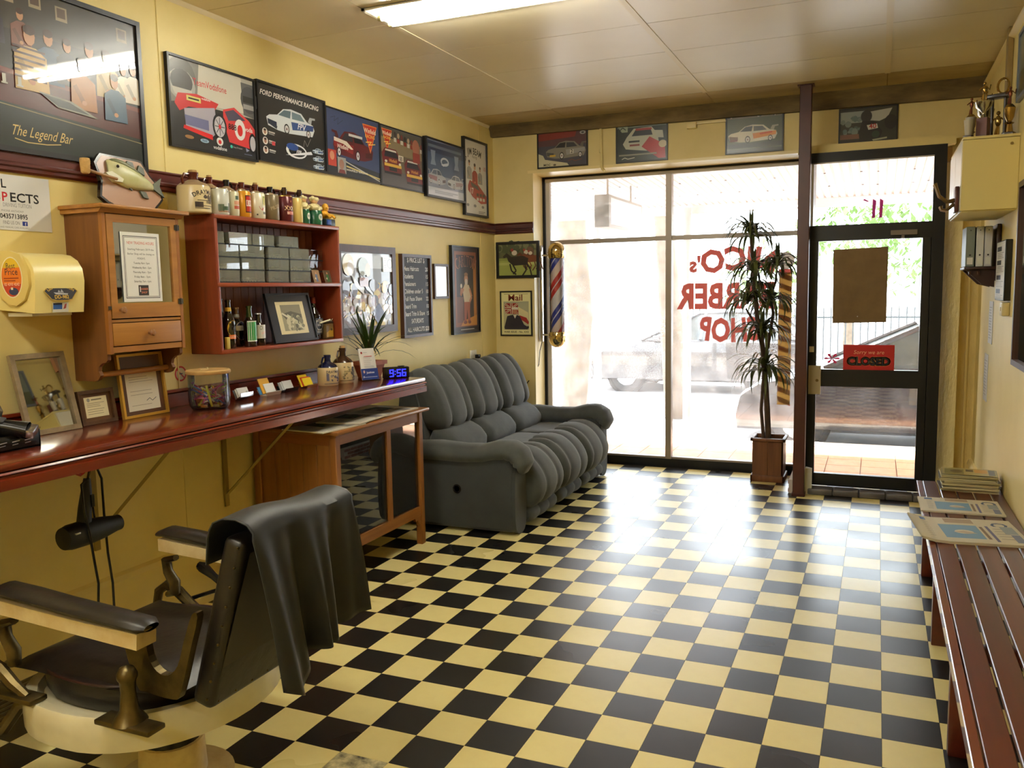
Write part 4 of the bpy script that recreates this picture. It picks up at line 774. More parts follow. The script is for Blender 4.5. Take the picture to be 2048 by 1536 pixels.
# two uncased stacks at the right end and a pair of match cards
t = thing('model_case', 'clear cased model aircraft at the right end of the third row', 'display case', (.09, 4.37, 1.8485), PI/2, 'cased model tanks on the shelf')
MB().box(-.078, .078, -.036, .036, 0, .006).build('base', m_cbase, t); b = MB().box(-.076, .076, -.0345, .0345, .0062, .066); b.f.pop(0); b.c.pop(0); b.sm.pop(0); b.build('cover', pane_mat('dark_case_plastic', (.8, .8, .75), haze=.01), t); tank(m_ol[1], .15, t)
t2 = thing('model_case', 'clear cased model gun under the aircraft at the right end', 'display case', (.09, 4.37, 1.7815), PI/2, 'cased model tanks on the shelf')
MB().box(-.078, .078, -.036, .036, 0, .006).build('base', m_cbase, t2); b = MB().box(-.076, .076, -.0345, .0345, .0062, .066); b.f.pop(0); b.c.pop(0); b.sm.pop(0); b.build('cover', MATS['dark_case_plastic'], t2); tank(m_ol[0], .15, t2)
t3 = thing('model_case', 'dark based model case behind the leaning cards', 'display case', (.07, 4.37, 1.7145), PI/2, 'cased model tanks on the shelf')
MB().box(-.078, .078, -.036, .036, 0, .006).build('base', m_cbase, t3); b = MB().box(-.076, .076, -.0345, .0345, .0062, .066); b.f.pop(0); b.c.pop(0); b.sm.pop(0); b.build('cover', MATS['dark_case_plastic'], t3)
for y, lab, c, c2 in ((4.345, 'small brown card with a blue player leaning on the shelf', (150, 120, 90), (90, 110, 150)), (4.46, 'small brown card with a green player at the shelf end', (84, 70, 56), (40, 110, 60))):
    t = thing('player_card', lab, 'card', (.155, y, 1.7145), PI/2, rot=(math.radians(-14), 0, PI/2))
    MB().box(-.035, .035, -.001, .001, 0, .08).build('card', mat('card_stock', (170, 150, 120), .5), t)
    A = Art(.07, .08, c, lambda x, y, z: (x, y-.0012, z+.04)); A.e(50, 46, 16, 18, c2); A.e(50, 24, 9, 9, (196, 150, 120)); A.e(36, 66, 12, 8, (220, 214, 200)); A.p([(40, 60), (62, 60), (66, 90), (36, 90)], c2); A.build('print', m_prs, t)

# --- lower compartment: bottles, framed photograph, whisky, jar
m_bb = mat('brown_bottle_glass', (24, 12, 6), .06, coat=1, coat_r=.03); m_bg = mat('green_bottle_glass', (30, 52, 16), .06, coat=1, coat_r=.03); m_clr = mat('amber_clear_glass', (120, 84, 56), .08, coat=1, coat_r=.03)
def bottle(label, loc, R, h, m, neck_m, lab_col, art, z0, z1, group='beer bottles in the lower compartment', cap=None, nb=None):
    t = thing('beer_bottle', label, 'bottle', loc, PI/2, group)
    MB().lathe([(R*.9, 0), (R, .006), (R, h*.52), (R*.9, h*.6), (R*.5, h*.72)], 20).build('body', m, t)
    MB().lathe([(R*.5, h*.71), (R*.4, h*.85), (R*.38, h*.95), (R*.46, h*.955), (R*.46, h*.99), (R*.3, h)], 16).build('neck', neck_m, t)
    A = Art(R*2.5, z1-z0, lab_col and None, cyl(R+.0005))
    if lab_col: A.r(0, 0, 100, 100, lab_col, 8)
    art(A); o = A.build('label', m_prs, t); o.location.z = (z0+z1)/2
    if nb: MB().lathe([(R*.5, h*.76), (R*.44, h*.84)], 16, cap=False).build('neck_label', mat('neck_label_%d%d%d' % nb, nb, .4), t)
    if cap: MB().lathe([(R*.5, h*.985), (R*.47, h*1.015), (R*.3, h*1.02)], 14).build('cap', cap, t)
    return t
ZB = 1.368
bottle('dark bottle with a round black label at the left end', (.055, 3.60, ZB), .031, .265, m_bb, m_bb, None, lambda A: (A.r(20, 30, 80, 70, (40, 36, 34), 6), A.r(30, 72, 80, 92, (150, 140, 100), 5), A.ring(50, 45, 34, 30, .12, (206, 200, 186))), .05, .16)
bottle('brown bottle with a yellow label and black eagle', (.13, 3.575, ZB), .034, .258, m_bb, m_bb, None, lambda A: (A.e(50, 45, 44, 44, (226, 190, 60)), A.p([(30, 40), (44, 26), (50, 40), (58, 24), (72, 40), (60, 64), (44, 64)], (30, 26, 24)), A.r(14, 78, 86, 100, (216, 110, 50), 6), A.t(50, 95, .012, 'LOWENBRAU'[0:4], (240, 220, 200), 1)), .05, .15, nb=(216, 180, 70))
bottle('brown bottle with a clear neck and an oval blue and white label', (.07, 3.705, ZB), .033, .21, m_bb, m_clr, None, lambda A: (A.e(50, 50, 46, 50, (226, 226, 222)), A.e(50, 50, 41, 45, (40, 60, 120)), A.r(12, 24, 88, 50, (226, 226, 222), 6)), .035, .14, cap=mat('tin_cap', (150, 120, 90), .3, metal=.8), nb=(214, 214, 210))
bottle('green necked bottle with a bright green label', (.15, 3.715, ZB), .036, .222, m_bb, m_bg, (226, 230, 226), lambda A: (A.r(3, 5, 97, 95, (40, 136, 66), 8), A.p([(0, 0), (40, 0), (10, 34), (0, 36)], (22, 14, 8)), A.e(76, 82, 14, 10, (230, 232, 226))), .028, .14)
bottle('stubby dark bottle with a white label and red sash', (.14, 3.80, ZB), .036, .176, m_bb, m_bb, (206, 204, 196), lambda A: (A.p([(0, 66), (100, 34), (100, 56), (0, 90)], (196, 50, 44)), A.t(50, 66, .012, 'RED STRIPE'[:3], (230, 180, 170), 1, rot=.3), A.ring(30, 22, 9, 14, .25, (100, 96, 90))), .04, .115, cap=mat('silver_cap', (190, 190, 186), .3, metal=.9))
t = thing('match_box', 'slim yellow box standing in front of the left bottles', 'box', (.175, 3.508, ZB), PI/2); MB().rbox(-.012, .012, -.008, .008, 0, .062, .001).build('box', mat('yellow_card', (196, 176, 76), .5), t)
def a_photo(A): A.r(0, 0, 100, 100, (30, 32, 36)); A.r(17, 15, 84, 86, (214, 202, 160)); A.r(27, 22, 75, 79, (150, 146, 120)); A.p([(27, 22), (75, 22), (75, 44), (27, 40)], (126, 122, 104)); A.p([(27, 42), (50, 36), (75, 44), (75, 60), (40, 60)], (84, 82, 70)); A.l([(28, 40), (60, 62), (74, 76)], .012, (206, 202, 180)); A.l([(40, 44), (75, 70)], .012, (196, 200, 170)); A.blobs(26, 28, 46, 74, 78, 2, 5, [(90, 88, 72), (176, 172, 140), (120, 118, 98), (196, 190, 160)], 6)
picture('framed_photograph', 'black framed photo of a railway track leaning in the bookcase', 'L', 0, 0, .40, .288, a_photo, .012, .016, pm=m_prs, rot=(math.radians(-13), 0, PI/2), loc=(.152, 4.07, ZB+.1435))
t = thing('whiskey_bottle', 'square black label whisky bottle with a red seal in the corner', 'bottle', (.09, 4.375, ZB), PI/2)
MB().rbox(-.042, .042, -.042, .042, 0, .16, .012).build('body', m_bb, t); MB().lathe([(.04, .155), (.02, .19), (.015, .2), (.015, .235)], 16).build('neck', m_bb, t); MB().lathe([(.017, .222), (.017, .258), (.012, .262)], 14).build('seal', mat('red_wax', (120, 24, 30), .4), t)
A = Art(.08, .1, (16, 15, 15), lambda x, y, z: (x, y-.0425, z+.08)); A.ring(50, 40, 40, 34, .08, (200, 196, 186)); A.t(50, 22, .011, 'JACK DANIEL', (206, 202, 192), 1, wid=.068); A.t(50, 48, .014, 'Old No.7', (206, 202, 192), 1, wid=.04); A.t(50, 76, .011, 'TENNESSEE', (206, 202, 192), 0, wid=.05); A.t(50, 90, .011, 'WHISKEY', (206, 202, 192), 1, wid=.05); A.build('label', m_prs, t)
t = thing('tobacco_jar', 'square yellow and brown tin with a wire clasp', 'tin', (.12, 4.45, ZB), PI/2); MB().rbox(-.04, .04, -.035, .035, 0, .095, .006).build('body', mat('brown_tin', (110, 88, 52), .35), t); MB().rbox(-.041, .041, -.036, .036, .095, .108, .004).build('lid', mat('dark_tin', (64, 56, 44), .3, metal=.5), t)
A = Art(.07, .07, (176, 140, 50), lambda x, y, z: (x, y-.0355, z+.046)); A.p([(0, 0), (100, 0), (100, 20), (0, 60)], (120, 96, 56)); A.r(60, 26, 90, 44, (60, 50, 40)); A.build('label', m_prs, t); MB().tube([(.02, -.03, .108), (.03, -.036, .122), (.044, -.02, .118), (.044, 0, .1)], .003).build('clasp', m_rim, t)
t = thing('cigarette', 'white cigarette balanced between the whisky bottle and the tin', 'cigarette', (.165, 4.385, 1.474), 0); MB().tube([(0, -.05, -.004), (0, .055, .012)], .0055, 8).build('paper', mat('cigarette_paper', (226, 220, 190), .7), t)

# ============================================================ COUNTER AND WHAT STANDS ON IT
m_ctr = wood('polished_jarrah', (122, 44, 22), (92, 30, 16), .16, 'y', .6, 6)
CZ = 1.085; CE = 4.93; CX = .56
ct = thing('counter', 'long polished red timber counter fixed along the left wall', 'counter', (0, 0, 0))
MB().rbox(.006, CX, .6, CE, CZ-.028, CZ, .008, 2).build('worktop', m_ctr, ct)
pf = [(CX-.05, CZ-.03), (CX+.004, CZ-.03), (CX+.008, CZ-.036), (CX-.002, CZ-.044), (CX-.002, CZ-.05), (CX+.008, CZ-.056), (CX+.008, CZ-.092), (CX-.05, CZ-.092)]
MB().prism(pf, .602, CE-.002, 'y').build('front_moulding', m_ctr, ct); MB().prism([(x, z) for x, z in ((.05, CZ-.03), (CX-.05, CZ-.03), (CX-.05, CZ-.09), (.05, CZ-.09))], CE-.02, CE-.003, 'y').build('end_moulding', m_ctr, ct)
struct(MB().prism([(.001, CZ+.0005), (.018, CZ+.0005), (.018, CZ+.07), (.026, CZ+.078), (.022, CZ+.092), (.001, CZ+.092)], .6, 4.62, 'y').build('trim_4', m_ctr), 'dark red timber upstand along the back of the counter', 'trim')
m_brk = mat('bracket_paint', (150, 128, 66), .6)
for y in (2.76, 3.62):
    MB().tube([(CX-.06, y, CZ-.09), (.02, y, CZ-.53)], .014, 4, False, flat=.6)  .box(.006, .016, y-.015, y+.015, CZ-.6, CZ-.03).build('bracket', m_brk, ct)

m_jet = mat('black_plastic', (16, 16, 18), .25)
t = thing('clipper_tray', 'black plastic tray of hair clippers at the left end of counter', 'tray', (.25, 2.08, CZ), PI/2)
MB().rbox(-.19, .17, -.11, .11, 0, .012, .004).build('base', m_jet, t)
for a in ((-.19, .17, -.11, -.1), (-.19, .17, .1, .11)): MB().rbox(a[0], a[1], a[2], a[3], 0, .06, .003).build('wall', m_jet, t)
for x in (-.19, .16): MB().rbox(x, x+.01, -.11, .11, 0, .07, .003).build('wall', m_jet, t)
A = Art(.34, .05, None, lambda x, y, z: (x-.01, y-.1106, z+.03))
for k in range(6): A.l([(8+k*15, 40), (17+k*15, 36)], .0025, (190, 190, 190)); A.l([(8+k*15, 62), (15+k*15, 58)], .002, (150, 150, 150))
A.build('lettering', m_pr, t)
def clipper(label, x, y, z, rz):
    c = thing('hair_clipper', label, 'clipper', (x, y, z), 0, 'hair clippers in the tray', (math.radians(20), math.radians(12), rz)); c.scale = (1.35, 1.35, 1.35)
    MB().grid(lambda u, v: ((-.08+.16*v), .026*math.cos(2*PI*u)*(1-.25*math.sin(PI*v)), .02*math.sin(2*PI*u)*(1+.2*v)), 14, 10, wrapu=True).build('body', m_jet, c)
    MB().rbox(.075, .1, -.022, .022, -.012, .012, .003).build('blade', mat('blade_steel', (170, 170, 172), .25, metal=.9), c); MB().rbox(-.02, .02, -.014, .014, .016, .024, .003).build('switch_plate', mat('dark_grey_plastic', (60, 60, 64), .35), c)
clipper('black hair clipper lying across the tray', .3, 2.12, CZ+.095, .6); clipper('second black hair clipper leaning at the tray end', .17, 2.15, CZ+.1, 2.2); clipper('third clipper stacked on top at the left', .22, 2.04, CZ+.17, 1.2)
# mirror and framed licences leaning on the wall
def lean(name, label, y0, y1, H, x, ang, art, fw_, fm, cat='picture', d=.018, pm=None, y_rot=0):
    W = y1-y0; a = math.radians(ang)
    t = thing(name, label, cat, (x, (y0+y1)/2, CZ+.001), 0, None, (-a, 0, PI/2+y_rot))
    b = frame_mb(W, H, fw_, d); b.v = [(p[0], p[1]+d, p[2]+H/2) for p in b.v]; b.build('frame', fm, t)
    A = Art(W-fw_*1.7, H-fw_*1.7, None, lambda q, y, z: (q, y+d-.006, z+H/2)); art(A); A.build('print', pm or m_prs, t)
    MB().box(-W/2+.004, W/2-.004, d-.0055, d-.001, .004, H-.004).build('backing', m_fdk, t); return t
lm = lean('leaning_mirror', 'rectangular mirror in a grey-brown frame leaning on the wall', 2.375, 2.63, .345, .13, 14, lambda A: A.r(0, 0, 100, 100, (200, 196, 170)), .022, mat('driftwood_frame', (140, 122, 92), .5, var=(112, 96, 70), vscale=20), 'mirror', pm=m_mir)
def a_lic(A): A.r(0, 0, 100, 100, (92, 62, 38)); A.r(13, 14, 87, 86, (222, 214, 176)); A.e(27, 24, 5, 7, (150, 150, 140)); A.lines(20, 80, (36, 42, 48, 58, 66, 74), (130, 124, 104), .002, .35); A.l([(36, 24), (70, 24)], .005, (110, 104, 90))
lean('framed_licence', 'small brown framed licence leaning on the counter wall', 2.655, 2.845, .155, .105, 9, a_lic, .016, wood('walnut_frame', (82, 54, 30), (62, 38, 22), .4, 'y', .1), 'certificate')
def a_cer2(A): A.r(0, 0, 100, 100, (84, 54, 40)); A.r(12, 22, 88, 93, (214, 210, 192)); A.lines(20, 82, (30, 36, 40, 44, 60, 66, 84), (140, 136, 124), .002, .35); A.l([(56, 78), (64, 74), (70, 79), (80, 74)], .003, (90, 86, 96))
lean('framed_certificate', 'gilt framed signed certificate standing under the wall cupboard', 2.865, 3.135, .30, .125, 6, a_cer2, .012, m_gold, 'certificate')
# sticker on the wall
A = Art(.08, .08, None, lambda x, y, z: (.0015-y, 3.345+x, 1.25+z)); A.ring(50, 50, 50, 50, .22, (190, 40, 44)); A.e(50, 50, 39, 39, (214, 206, 170)); A.l([(22, 22), (78, 78)], .007, (190, 40, 44)); A.r(30, 46, 66, 54, (50, 46, 46)); tag(A.build('wall_sticker', m_pr, None), 'red and white no smoking sticker on the wall behind jar', 'sticker')
# sweets jar with wooden lid, filled with coloured sticks
jr = thing('sweets_jar', 'clear jar with a wooden lid, full of coloured straws', 'jar', (.24, 3.285, CZ))
m_clear = pane_mat('jar_glass', (.96, .97, .96), haze=.03, refl=1.4, hazecol=(.8, .8, .8))
MB().lathe([(.082, .0), (.096, .02), (.1, .05), (.099, .178)], 28, cap=False).build('glass', m_clear, jr); MB().lathe([(.0, .004), (.08, .004), (.09, .012)], 28, cap=False).build('glass_base', m_clear, jr)
ld = MB().lathe([(.104, .178), (.108, .183), (.108, .194), (.103, .198)], 28).build('lid', wood('beech_lid', (206, 170, 108), (186, 148, 90), .5, 'y', .1), jr); MB().tube([(-.03, .02, .202), (0, 0, .207), (.03, -.03, .203), (.0, -.05, .201)], .003).build('cord_loop', mat('cotton_cord', (220, 200, 150), .8), ld)
rd = random.Random(5); cs = [(186, 70, 150), (150, 90, 180), (226, 130, 170), (206, 206, 80), (220, 216, 210), (90, 120, 190), (190, 60, 110), (226, 150, 60)]
for k in range(30):
    c = cs[k % 8]; a = rd.random()*6.28; b_ = a+2+rd.random()*2.2; r1, r2 = .045+.035*rd.random(), .04+.045*rd.random(); z1 = .02+rd.random()*.04; z2 = .05+rd.random()*.075
    s_ = MB().tube([(r1*math.cos(a), r1*math.sin(a), z1), (r2*math.cos(b_), r2*math.sin(b_), z2)], .0042, 6).build('straw', mat('straw_%d' % (k % 8), c, .4), None)
    s_.location = jr.location; tag(s_, '%s straw lying in the clear sweets jar' % ('magenta', 'violet', 'pale pink', 'yellow', 'white', 'blue', 'crimson', 'orange')[k % 8], 'straw', 'straws in the sweets jar')
t = thing('straw', 'long lime green straw standing up in the sweets jar', 'straw', (.24, 3.285, CZ), 0, None); MB().tube([(.06, -.05, .02), (.045, -.066, .125)], .006, 8).build('tube', mat('lime_straw', (216, 214, 90), .4), t)
for k in range(5):
    s_ = MB().rbox(-.014, .014, -.01, .01, 0, .012, .003).build('wrapped_sweet', mat('sweet_%d' % k, [(206, 130, 40), (214, 206, 190), (206, 150, 50), (120, 60, 40), (226, 190, 80)][k], .3), None, (.24+.05*math.cos(k*1.2-1.4), 3.285+.05*math.sin(k*1.2-1.4), CZ+.013), (0, 0, k)); tag(s_, '%s wrapped sweet in the bottom of the clear jar' % ('orange', 'white', 'amber', 'brown', 'yellow')[k], 'sweet', 'wrapped sweets in the jar')
# card holders
def holder(label, y, x, m, cards, w_=.1, prints=None):
    t = thing('card_holder', label, 'card holder', (x, y, CZ), PI/2, 'business card holders on the counter')
    MB().prism([(.0, 0), (-.045, 0), (-.055, .02), (-.05, .022), (-.04, .006), (.0, .006), (.018, .034), (.022, .032)], -w_/2, w_/2, 'x').build('stand', m, t)
    for k, (c, h, dx) in enumerate(cards):
        MB().box(-.042+dx, .042+dx, -.0015-k*.006, .0015-k*.006+.001, 0, h).build('card', mat('card_%d_%d_%d' % c, c, .5), t, (0, -.008, .008), (math.radians(-24), 0, 0))
    if prints: A = Art(.08, .045, None, lambda x, y, z: (x+prints[2], y, z)); prints[0](A); A.build('print', m_pr, t, ) .location = (0, -.038+.0, .036); t.children[-1].rotation_euler = (math.radians(-24), 0, 0)
    return t
W_ = (222, 222, 218)
m_clp = pane_mat('clear_acrylic', (.92, .93, .93), haze=.08, refl=1.5)
holder('clear holder with white lettered cards nearest the jar', 3.63, .14, m_clp, [((90, 90, 92), .05, -.01), (W_, .052, 0), (W_, .055, .008)], .1, (lambda A: (A.t(50, 40, .009, 'ALL', (40, 40, 40), 1), A.t(50, 66, .009, 'ASPECTS', (40, 40, 40), 1)), 0, .004))
holder('grey holder with a tall orange card among white ones', 3.845, .14, mat('grey_acrylic', (190, 186, 172), .4), [((70, 130, 180), .045, -.03), ((214, 160, 50), .09, -.01), (W_, .055, .012)], .12)
holder('black holder with three grey cards', 4.02, .13, m_jet, [((150, 150, 152), .05, -.012), ((196, 196, 196), .05, 0), ((206, 206, 204), .052, .01)], .12)
holder('clear holder with bright yellow and red cards', 4.215, .13, m_clp, [((230, 196, 40), .075, -.012), ((206, 60, 44), .058, 0), ((236, 210, 50), .05, .004)], .1)
# two stoneware jugs on the counter
def l_j1(A, R, hs): A.t(40, 28, .016, 'DRAYMANS', (50, 46, 60), 1, wid=R*1.7); A.blobs(26, 26, 34, 74, 78, 2, 5, [(90, 90, 104), (60, 60, 76), (150, 140, 130)], 3); A.r(0, 90, 100, 93, (40, 40, 70), 10); A.r(8, 30, 18, 74, (90, 90, 110), 2)
def l_j2(A, R, hs): A.blobs(44, 14, 14, 86, 80, 2, 5, [(110, 100, 80), (80, 76, 60), (150, 138, 100)], 8); A.r(0, 88, 100, 91, (60, 50, 40), 10)
jug('stone_jug', 'cream stone jug with a navy blue neck on the counter', (.19, 4.36, CZ), .064, .2, .112, 'cream', 'navy', None, l_j1, group='stone jugs on the counter')
jug('stone_jug', 'cream stone jug with a brown shoulder and cork on the counter', (.2, 4.51, CZ), .066, .235, .13, 'cream', 'dark', 'cork', l_j2, group='stone jugs on the counter')
# leaflet stand
t = thing('leaflet_stand', 'acrylic stand of white leaflets with a blue footer', 'leaflet stand', (.3, 4.66, CZ), math.radians(62))
MB().prism([(-.03, 0), (.05, 0), (.05, .006), (-.03, .006)], -.06, .06, 'x').build('stand', m_clp, t)
MB().box(-.056, .056, -.006, .004, 0, .205).build('leaflet', mat('leaflet_paper', (226, 224, 220), .5), t, (0, -.004, .006), (math.radians(-14), 0, 0))
o = MB().box(-.06, .06, -.01, -.008, 0, .072).build('blue_card', mat('justice_blue', (30, 52, 120), .4), t, (0, -.004, .006), (math.radians(-14), 0, 0))
A = Art(.112, .2, None, lambda x, y, z: (x, y-.0105, z+.1)); A.e(14, 12, 6, 4, (150, 50, 44)); A.r(24, 10, 50, 12, (190, 190, 192)); A.lines(20, 84, (26, 32, 38, 44, 50, 56, 60), (170, 168, 170), .0025, .5, 3); A.l([(26, 24), (78, 24)], .004, (190, 70, 60)); A.e(14, 74, 6, 5, (206, 170, 150)); A.t(54, 80, .013, 'Justices', (220, 224, 236), 1); A.lines(10, 96, (92,), (190, 196, 220), .003, .05); A.t(8, 93, .009, 'JP', (226, 230, 240), 1)
o = A.build('print', m_pr, t); o.location = (0, -.004, .006); o.rotation_euler = (math.radians(-14), 0, 0)
# alarm clock
t = thing('alarm_clock', 'black digital clock with glowing blue digits at counter end', 'clock', (.39, 4.835, CZ), math.radians(52))
MB().rbox(-.085, .085, -.03, .03, 0, .075, .006).build('case', m_jet, t); MB().rbox(.02, .06, -.01, .02, .074, .08, .002).build('snooze_bar', m_jet, t)
m_blue = mat('blue_led', (30, 30, 220), .4, emit=(24, 28, 255), es=5)
SEG = {'a': (0, 1, 1, 1), 'b': (1, .5, 1, 1), 'c': (1, 0, 1, .5), 'd': (0, 0, 1, 0), 'e': (0, 0, 0, .5), 'f': (0, .5, 0, 1), 'g': (0, .5, 1, .5)}
DG = {'9': 'abcdfg', '5': 'acdfg', '6': 'acdefg'}
dm = MB()
for x0, d_ in ((-.052, '9'), (-.002, '5'), (.034, '6')):
    for s_ in DG[d_]:
        u0, v0, u1, v1 = SEG[s_]; dm.box(x0+u0*.022-.003, x0+u1*.022+.003, -.0312, -.0302, .016+v0*.042-.003, .016+v1*.042+.003)
for z in (.028, .048): dm.box(-.019, -.014, -.0312, -.0302, z-.003, z+.003)
dm.build('digits', m_blue, t)
# terracotta pot with artificial plant
m_terra = mat('terracotta', (168, 92, 60), .6, var=(150, 78, 50), vscale=20); m_lf = mat('dark_green_leaf', (48, 72, 22), .4, var=(30, 50, 16), vscale=8); m_lfd = mat('deep_green_leaf', (24, 40, 16), .4)
t = thing('potted_plant', 'spiky dark green plant in a square terracotta pot', 'plant', (.17, 4.86, CZ), 0)
pt = MB(); 
for z0, z1, a, b_ in ((0, .085, .055, .075), (.085, .11, .088, .088)):
    pt.add([(sx*a, sy*a, z0) for sx, sy in ((-1, -1), (1, -1), (1, 1), (-1, 1))]+[(sx*b_, sy*b_, z1) for sx, sy in ((-1, -1), (1, -1), (1, 1), (-1, 1))], [(3, 2, 1, 0), (4, 5, 6, 7)]+[(k, (k+1) % 4, 4+(k+1) % 4, 4+k) for k in range(4)])
pt.build('pot', m_terra, t)
def leaf(b, base, az, elev, ln, wd, droop, n=7, col=None, xmin=-9):
    pts = []; p = Vector(base); e = elev
    for k in range(n):
        f = k/(n-1); wv = wd*(math.sin(PI*min(1, .18+.82*f))**.7 if f < .98 else .02)*(1-.15*f)
        side = Vector((-math.sin(az), math.cos(az), 0)); pts.append((p.copy(), side*wv/2, wv))
        p = p+Vector((math.cos(az)*math.cos(e), math.sin(az)*math.cos(e), math.sin(e)))*ln/(n-1); e -= droop/(n-1)
    vs = []
    for q, sd, wv in pts:
        q.x = max(q.x, xmin)
        vs += [q-sd+Vector((0, 0, wv*.12)), q, q+sd+Vector((0, 0, wv*.12))]
    fs = []
    for k in range(n-1): fs += [(k*3, k*3+1, k*3+4, k*3+3), (k*3+1, k*3+2, k*3+5, k*3+4)]
    b.add(vs, fs, True, col)
rd = random.Random(3)
for k in range(34):
    b = MB(); az = k*2.4; tall = k < 14
    leaf(b, (.008*math.cos(az), .008*math.sin(az), .1+(k % 5)*.015), az, math.radians(78-1.0*k+rd.random()*8) if tall else math.radians(70-rd.random()*38), .3+.1*rd.random(), .03 if tall else .016, math.radians(25 if tall else 55+30*rd.random()), xmin=-.12)
    b.build('leaf', m_lf if k % 3 else m_lfd, t)
MB().lathe([(.02, .08), (.026, .14), (.016, .2)], 10).build('stem', m_lfd, t)

# ============================================================ BELOW THE COUNTER
# hair dryer hanging from a red hook
m_red = mat('red_hook', (176, 34, 26), .35)
hk = thing('hook', 'red metal hook screwed under the counter edge', 'hook', (.35, 2.42, .97)); HP = [(0, -.02, .025), (0, -.022, -.01), (0, -.015, -.028), (0, .0, -.036), (0, .016, -.028), (0, .02, -.012)]
MB().tube(HP, .006).build('wire', m_red, hk)
hd = thing('hair_dryer', 'black hair dryer hanging by its handle under the counter', 'hair dryer', (.35, 2.42, .70))
m_dry = mat('matt_black_plastic', (26, 26, 28), .5)
MB().lathe([(.0, -.135), (.045, -.13), (.052, -.1), (.053, -.03), (.046, .05), (.034, .12), (.033, .14), (.026, .141), (.02, .1)], 22, (0, .03, -.005), 'y', cap=False).build('barrel', m_dry, hd)
MB().tube([(0, .0, .03), (0, .01, .1), (0, .022, .16), (0, .03, .215)], .02, 12, rs=[.03, .026, .022, .014]).build('handle', m_dry, hd)
MB().box(.012, .03, .02, .034, .1, .15).build('switch', m_jet, hd)
MB().rbox(.04, .054, -.085, -.06, .012, .02, .002).build('badge', mat('badge_silver', (200, 200, 204), .2, metal=.8), hd)
cd = [(0, .032, .21), (0, .05, .26), (0, .075, .262), (0, .1, .2), (0, .1, .05), (0, .105, -.12), (.01, .11, -.25), (.02, .1, -.36)]
MB().tube(cd, .005).build('cord', m_jet, hd); MB().tube([(.02, .02, .22), (.02, -.015, .2), (.045, -.03, .1), (.058, -.025, 0), (.05, -.005, -.12), (.04, .015, -.22), (.03, .01, -.36), (.02, .0, -.5)], .005).build('cord_loop', m_jet, hd); MB().tube([(0, .04, .17), (-.01, .055, .1), (-.01, .065, .0)], .004).build('cord_tail', m_jet, hd)

# glazed pine display cabinet with newspapers on top
gc = thing('display_cabinet', 'low pine display cabinet with two glass panes in the front', 'cabinet', (0, 0, 0))
GX, G0, G1, GZ = .60, 3.83, 4.80, .90
m_gpz = wood('oak_pine', (150, 98, 46), (126, 78, 34), .4, 'z', .15); m_gpy = wood('oak_pine_rail', (150, 98, 46), (126, 78, 34), .4, 'y', .15); m_gpx = wood('oak_pine_side', (150, 90, 44), (126, 72, 34), .42, 'x', .15)
MB().rbox(.02, GX+.035, G0-.03, G1+.035, GZ-.02, GZ, .006).build('top_board', m_gpy, gc)
for x, y in ((GX-.045, G0), (GX-.045, G1-.045), (.03, G0), (.03, G1-.045)): MB().rbox(x, x+.045, y, y+.045, 0, GZ-.02, .004, 1).build('leg', m_gpz, gc)
box('front_rail', m_gpy, GX-.035, GX-.008, G0+.045, G1-.045, GZ-.085, GZ-.02, gc); box('front_rail', m_gpy, GX-.035, GX-.008, G0+.045, G1-.045, .19, .255, gc); box('centre_stile', m_gpz, GX-.035, GX-.008, 4.37, 4.415, .255, GZ-.085, gc)
for y0, y1 in ((G0+.045, 4.37), (4.415, G1-.045)): box('pane', pane_mat('cabinet_glass', (.88, .9, .88), haze=.02, refl=2.2), GX-.024, GX-.019, y0, y1, .255, GZ-.085, gc)
box('bottom_board', m_gpy, .03, GX-.035, G0+.01, G1-.01, .22, .245, gc); box('back_board', m_gpz, .03, .042, G0+.045, G1-.045, .19, GZ-.02, gc); box('end_panel', m_gpz, .075, GX-.045, G1-.03, G1-.015, .19, GZ-.02, gc)
for z0, z1 in ((GZ-.085, GZ-.02), (.19, .26)): box('side_rail', m_gpx, .075, GX-.045, G0+.008, G0+.032, z0, z1, gc)
for k in range(5): x0 = .075+k*.096; MB().rbox(x0+.001, x0+.095, G0+.014, G0+.024, .26, GZ-.085, .003, 1).build('side_plank', m_gpz, gc)
for y, s_ in ((G1-.045, -1), (G0+.045, 1)): MB().prism([(y, .19), (y+s_*.07, .19), (y+s_*.055, .165), (y+s_*.035, .17), (y+s_*.02, .14), (y, .12)], GX-.03, GX-.012, 'x').build('corner_bracket', m_gpy, gc)
mk = thing('milk_carton', 'white and blue milk carton behind the right cabinet pane', 'carton', (.42, 4.66, .245), math.radians(60))
MB().box(-.047, .047, -.047, .047, 0, .19).build('body', mat('carton_white', (206, 206, 196), .5), mk); MB().prism([(-.047, .19), (.047, .19), (.004, .25), (-.004, .25)], -.047, .047, 'x').build('gable', mat('carton_white', (206, 206, 196)), mk); MB().box(-.047, .047, -.003, .003, .248, .272).build('ridge', mat('carton_white', (206, 206, 196)), mk)
A = Art(.092, .19, None, lambda x, y, z: (x, y-.0475, z+.095)); A.r(0, 78, 100, 100, (90, 170, 206)); A.t(50, 46, .03, 'Whole', (60, 110, 150), 0, wid=.07); A.lines(14, 86, (58, 64, 70), (170, 176, 176), .002); A.build('print', m_pr, mk)
A = Art(.092, .19, None, lambda x, y, z: (.0475-y, x, z+.095)); A.r(0, 60, 100, 100, (90, 170, 206)); A.e(50, 34, 36, 24, (196, 40, 50)); A.e(50, 34, 26, 16, (226, 150, 150)); A.build('print', m_pr, mk)
bn = thing('waste_bin', 'small black bin with crumpled paper behind the left pane', 'bin', (.33, 4.2, .245)); MB().lathe([(.085, 0), (.11, .24), (.1, .24), (.08, .01)], 20).build('tub', m_jet, bn)
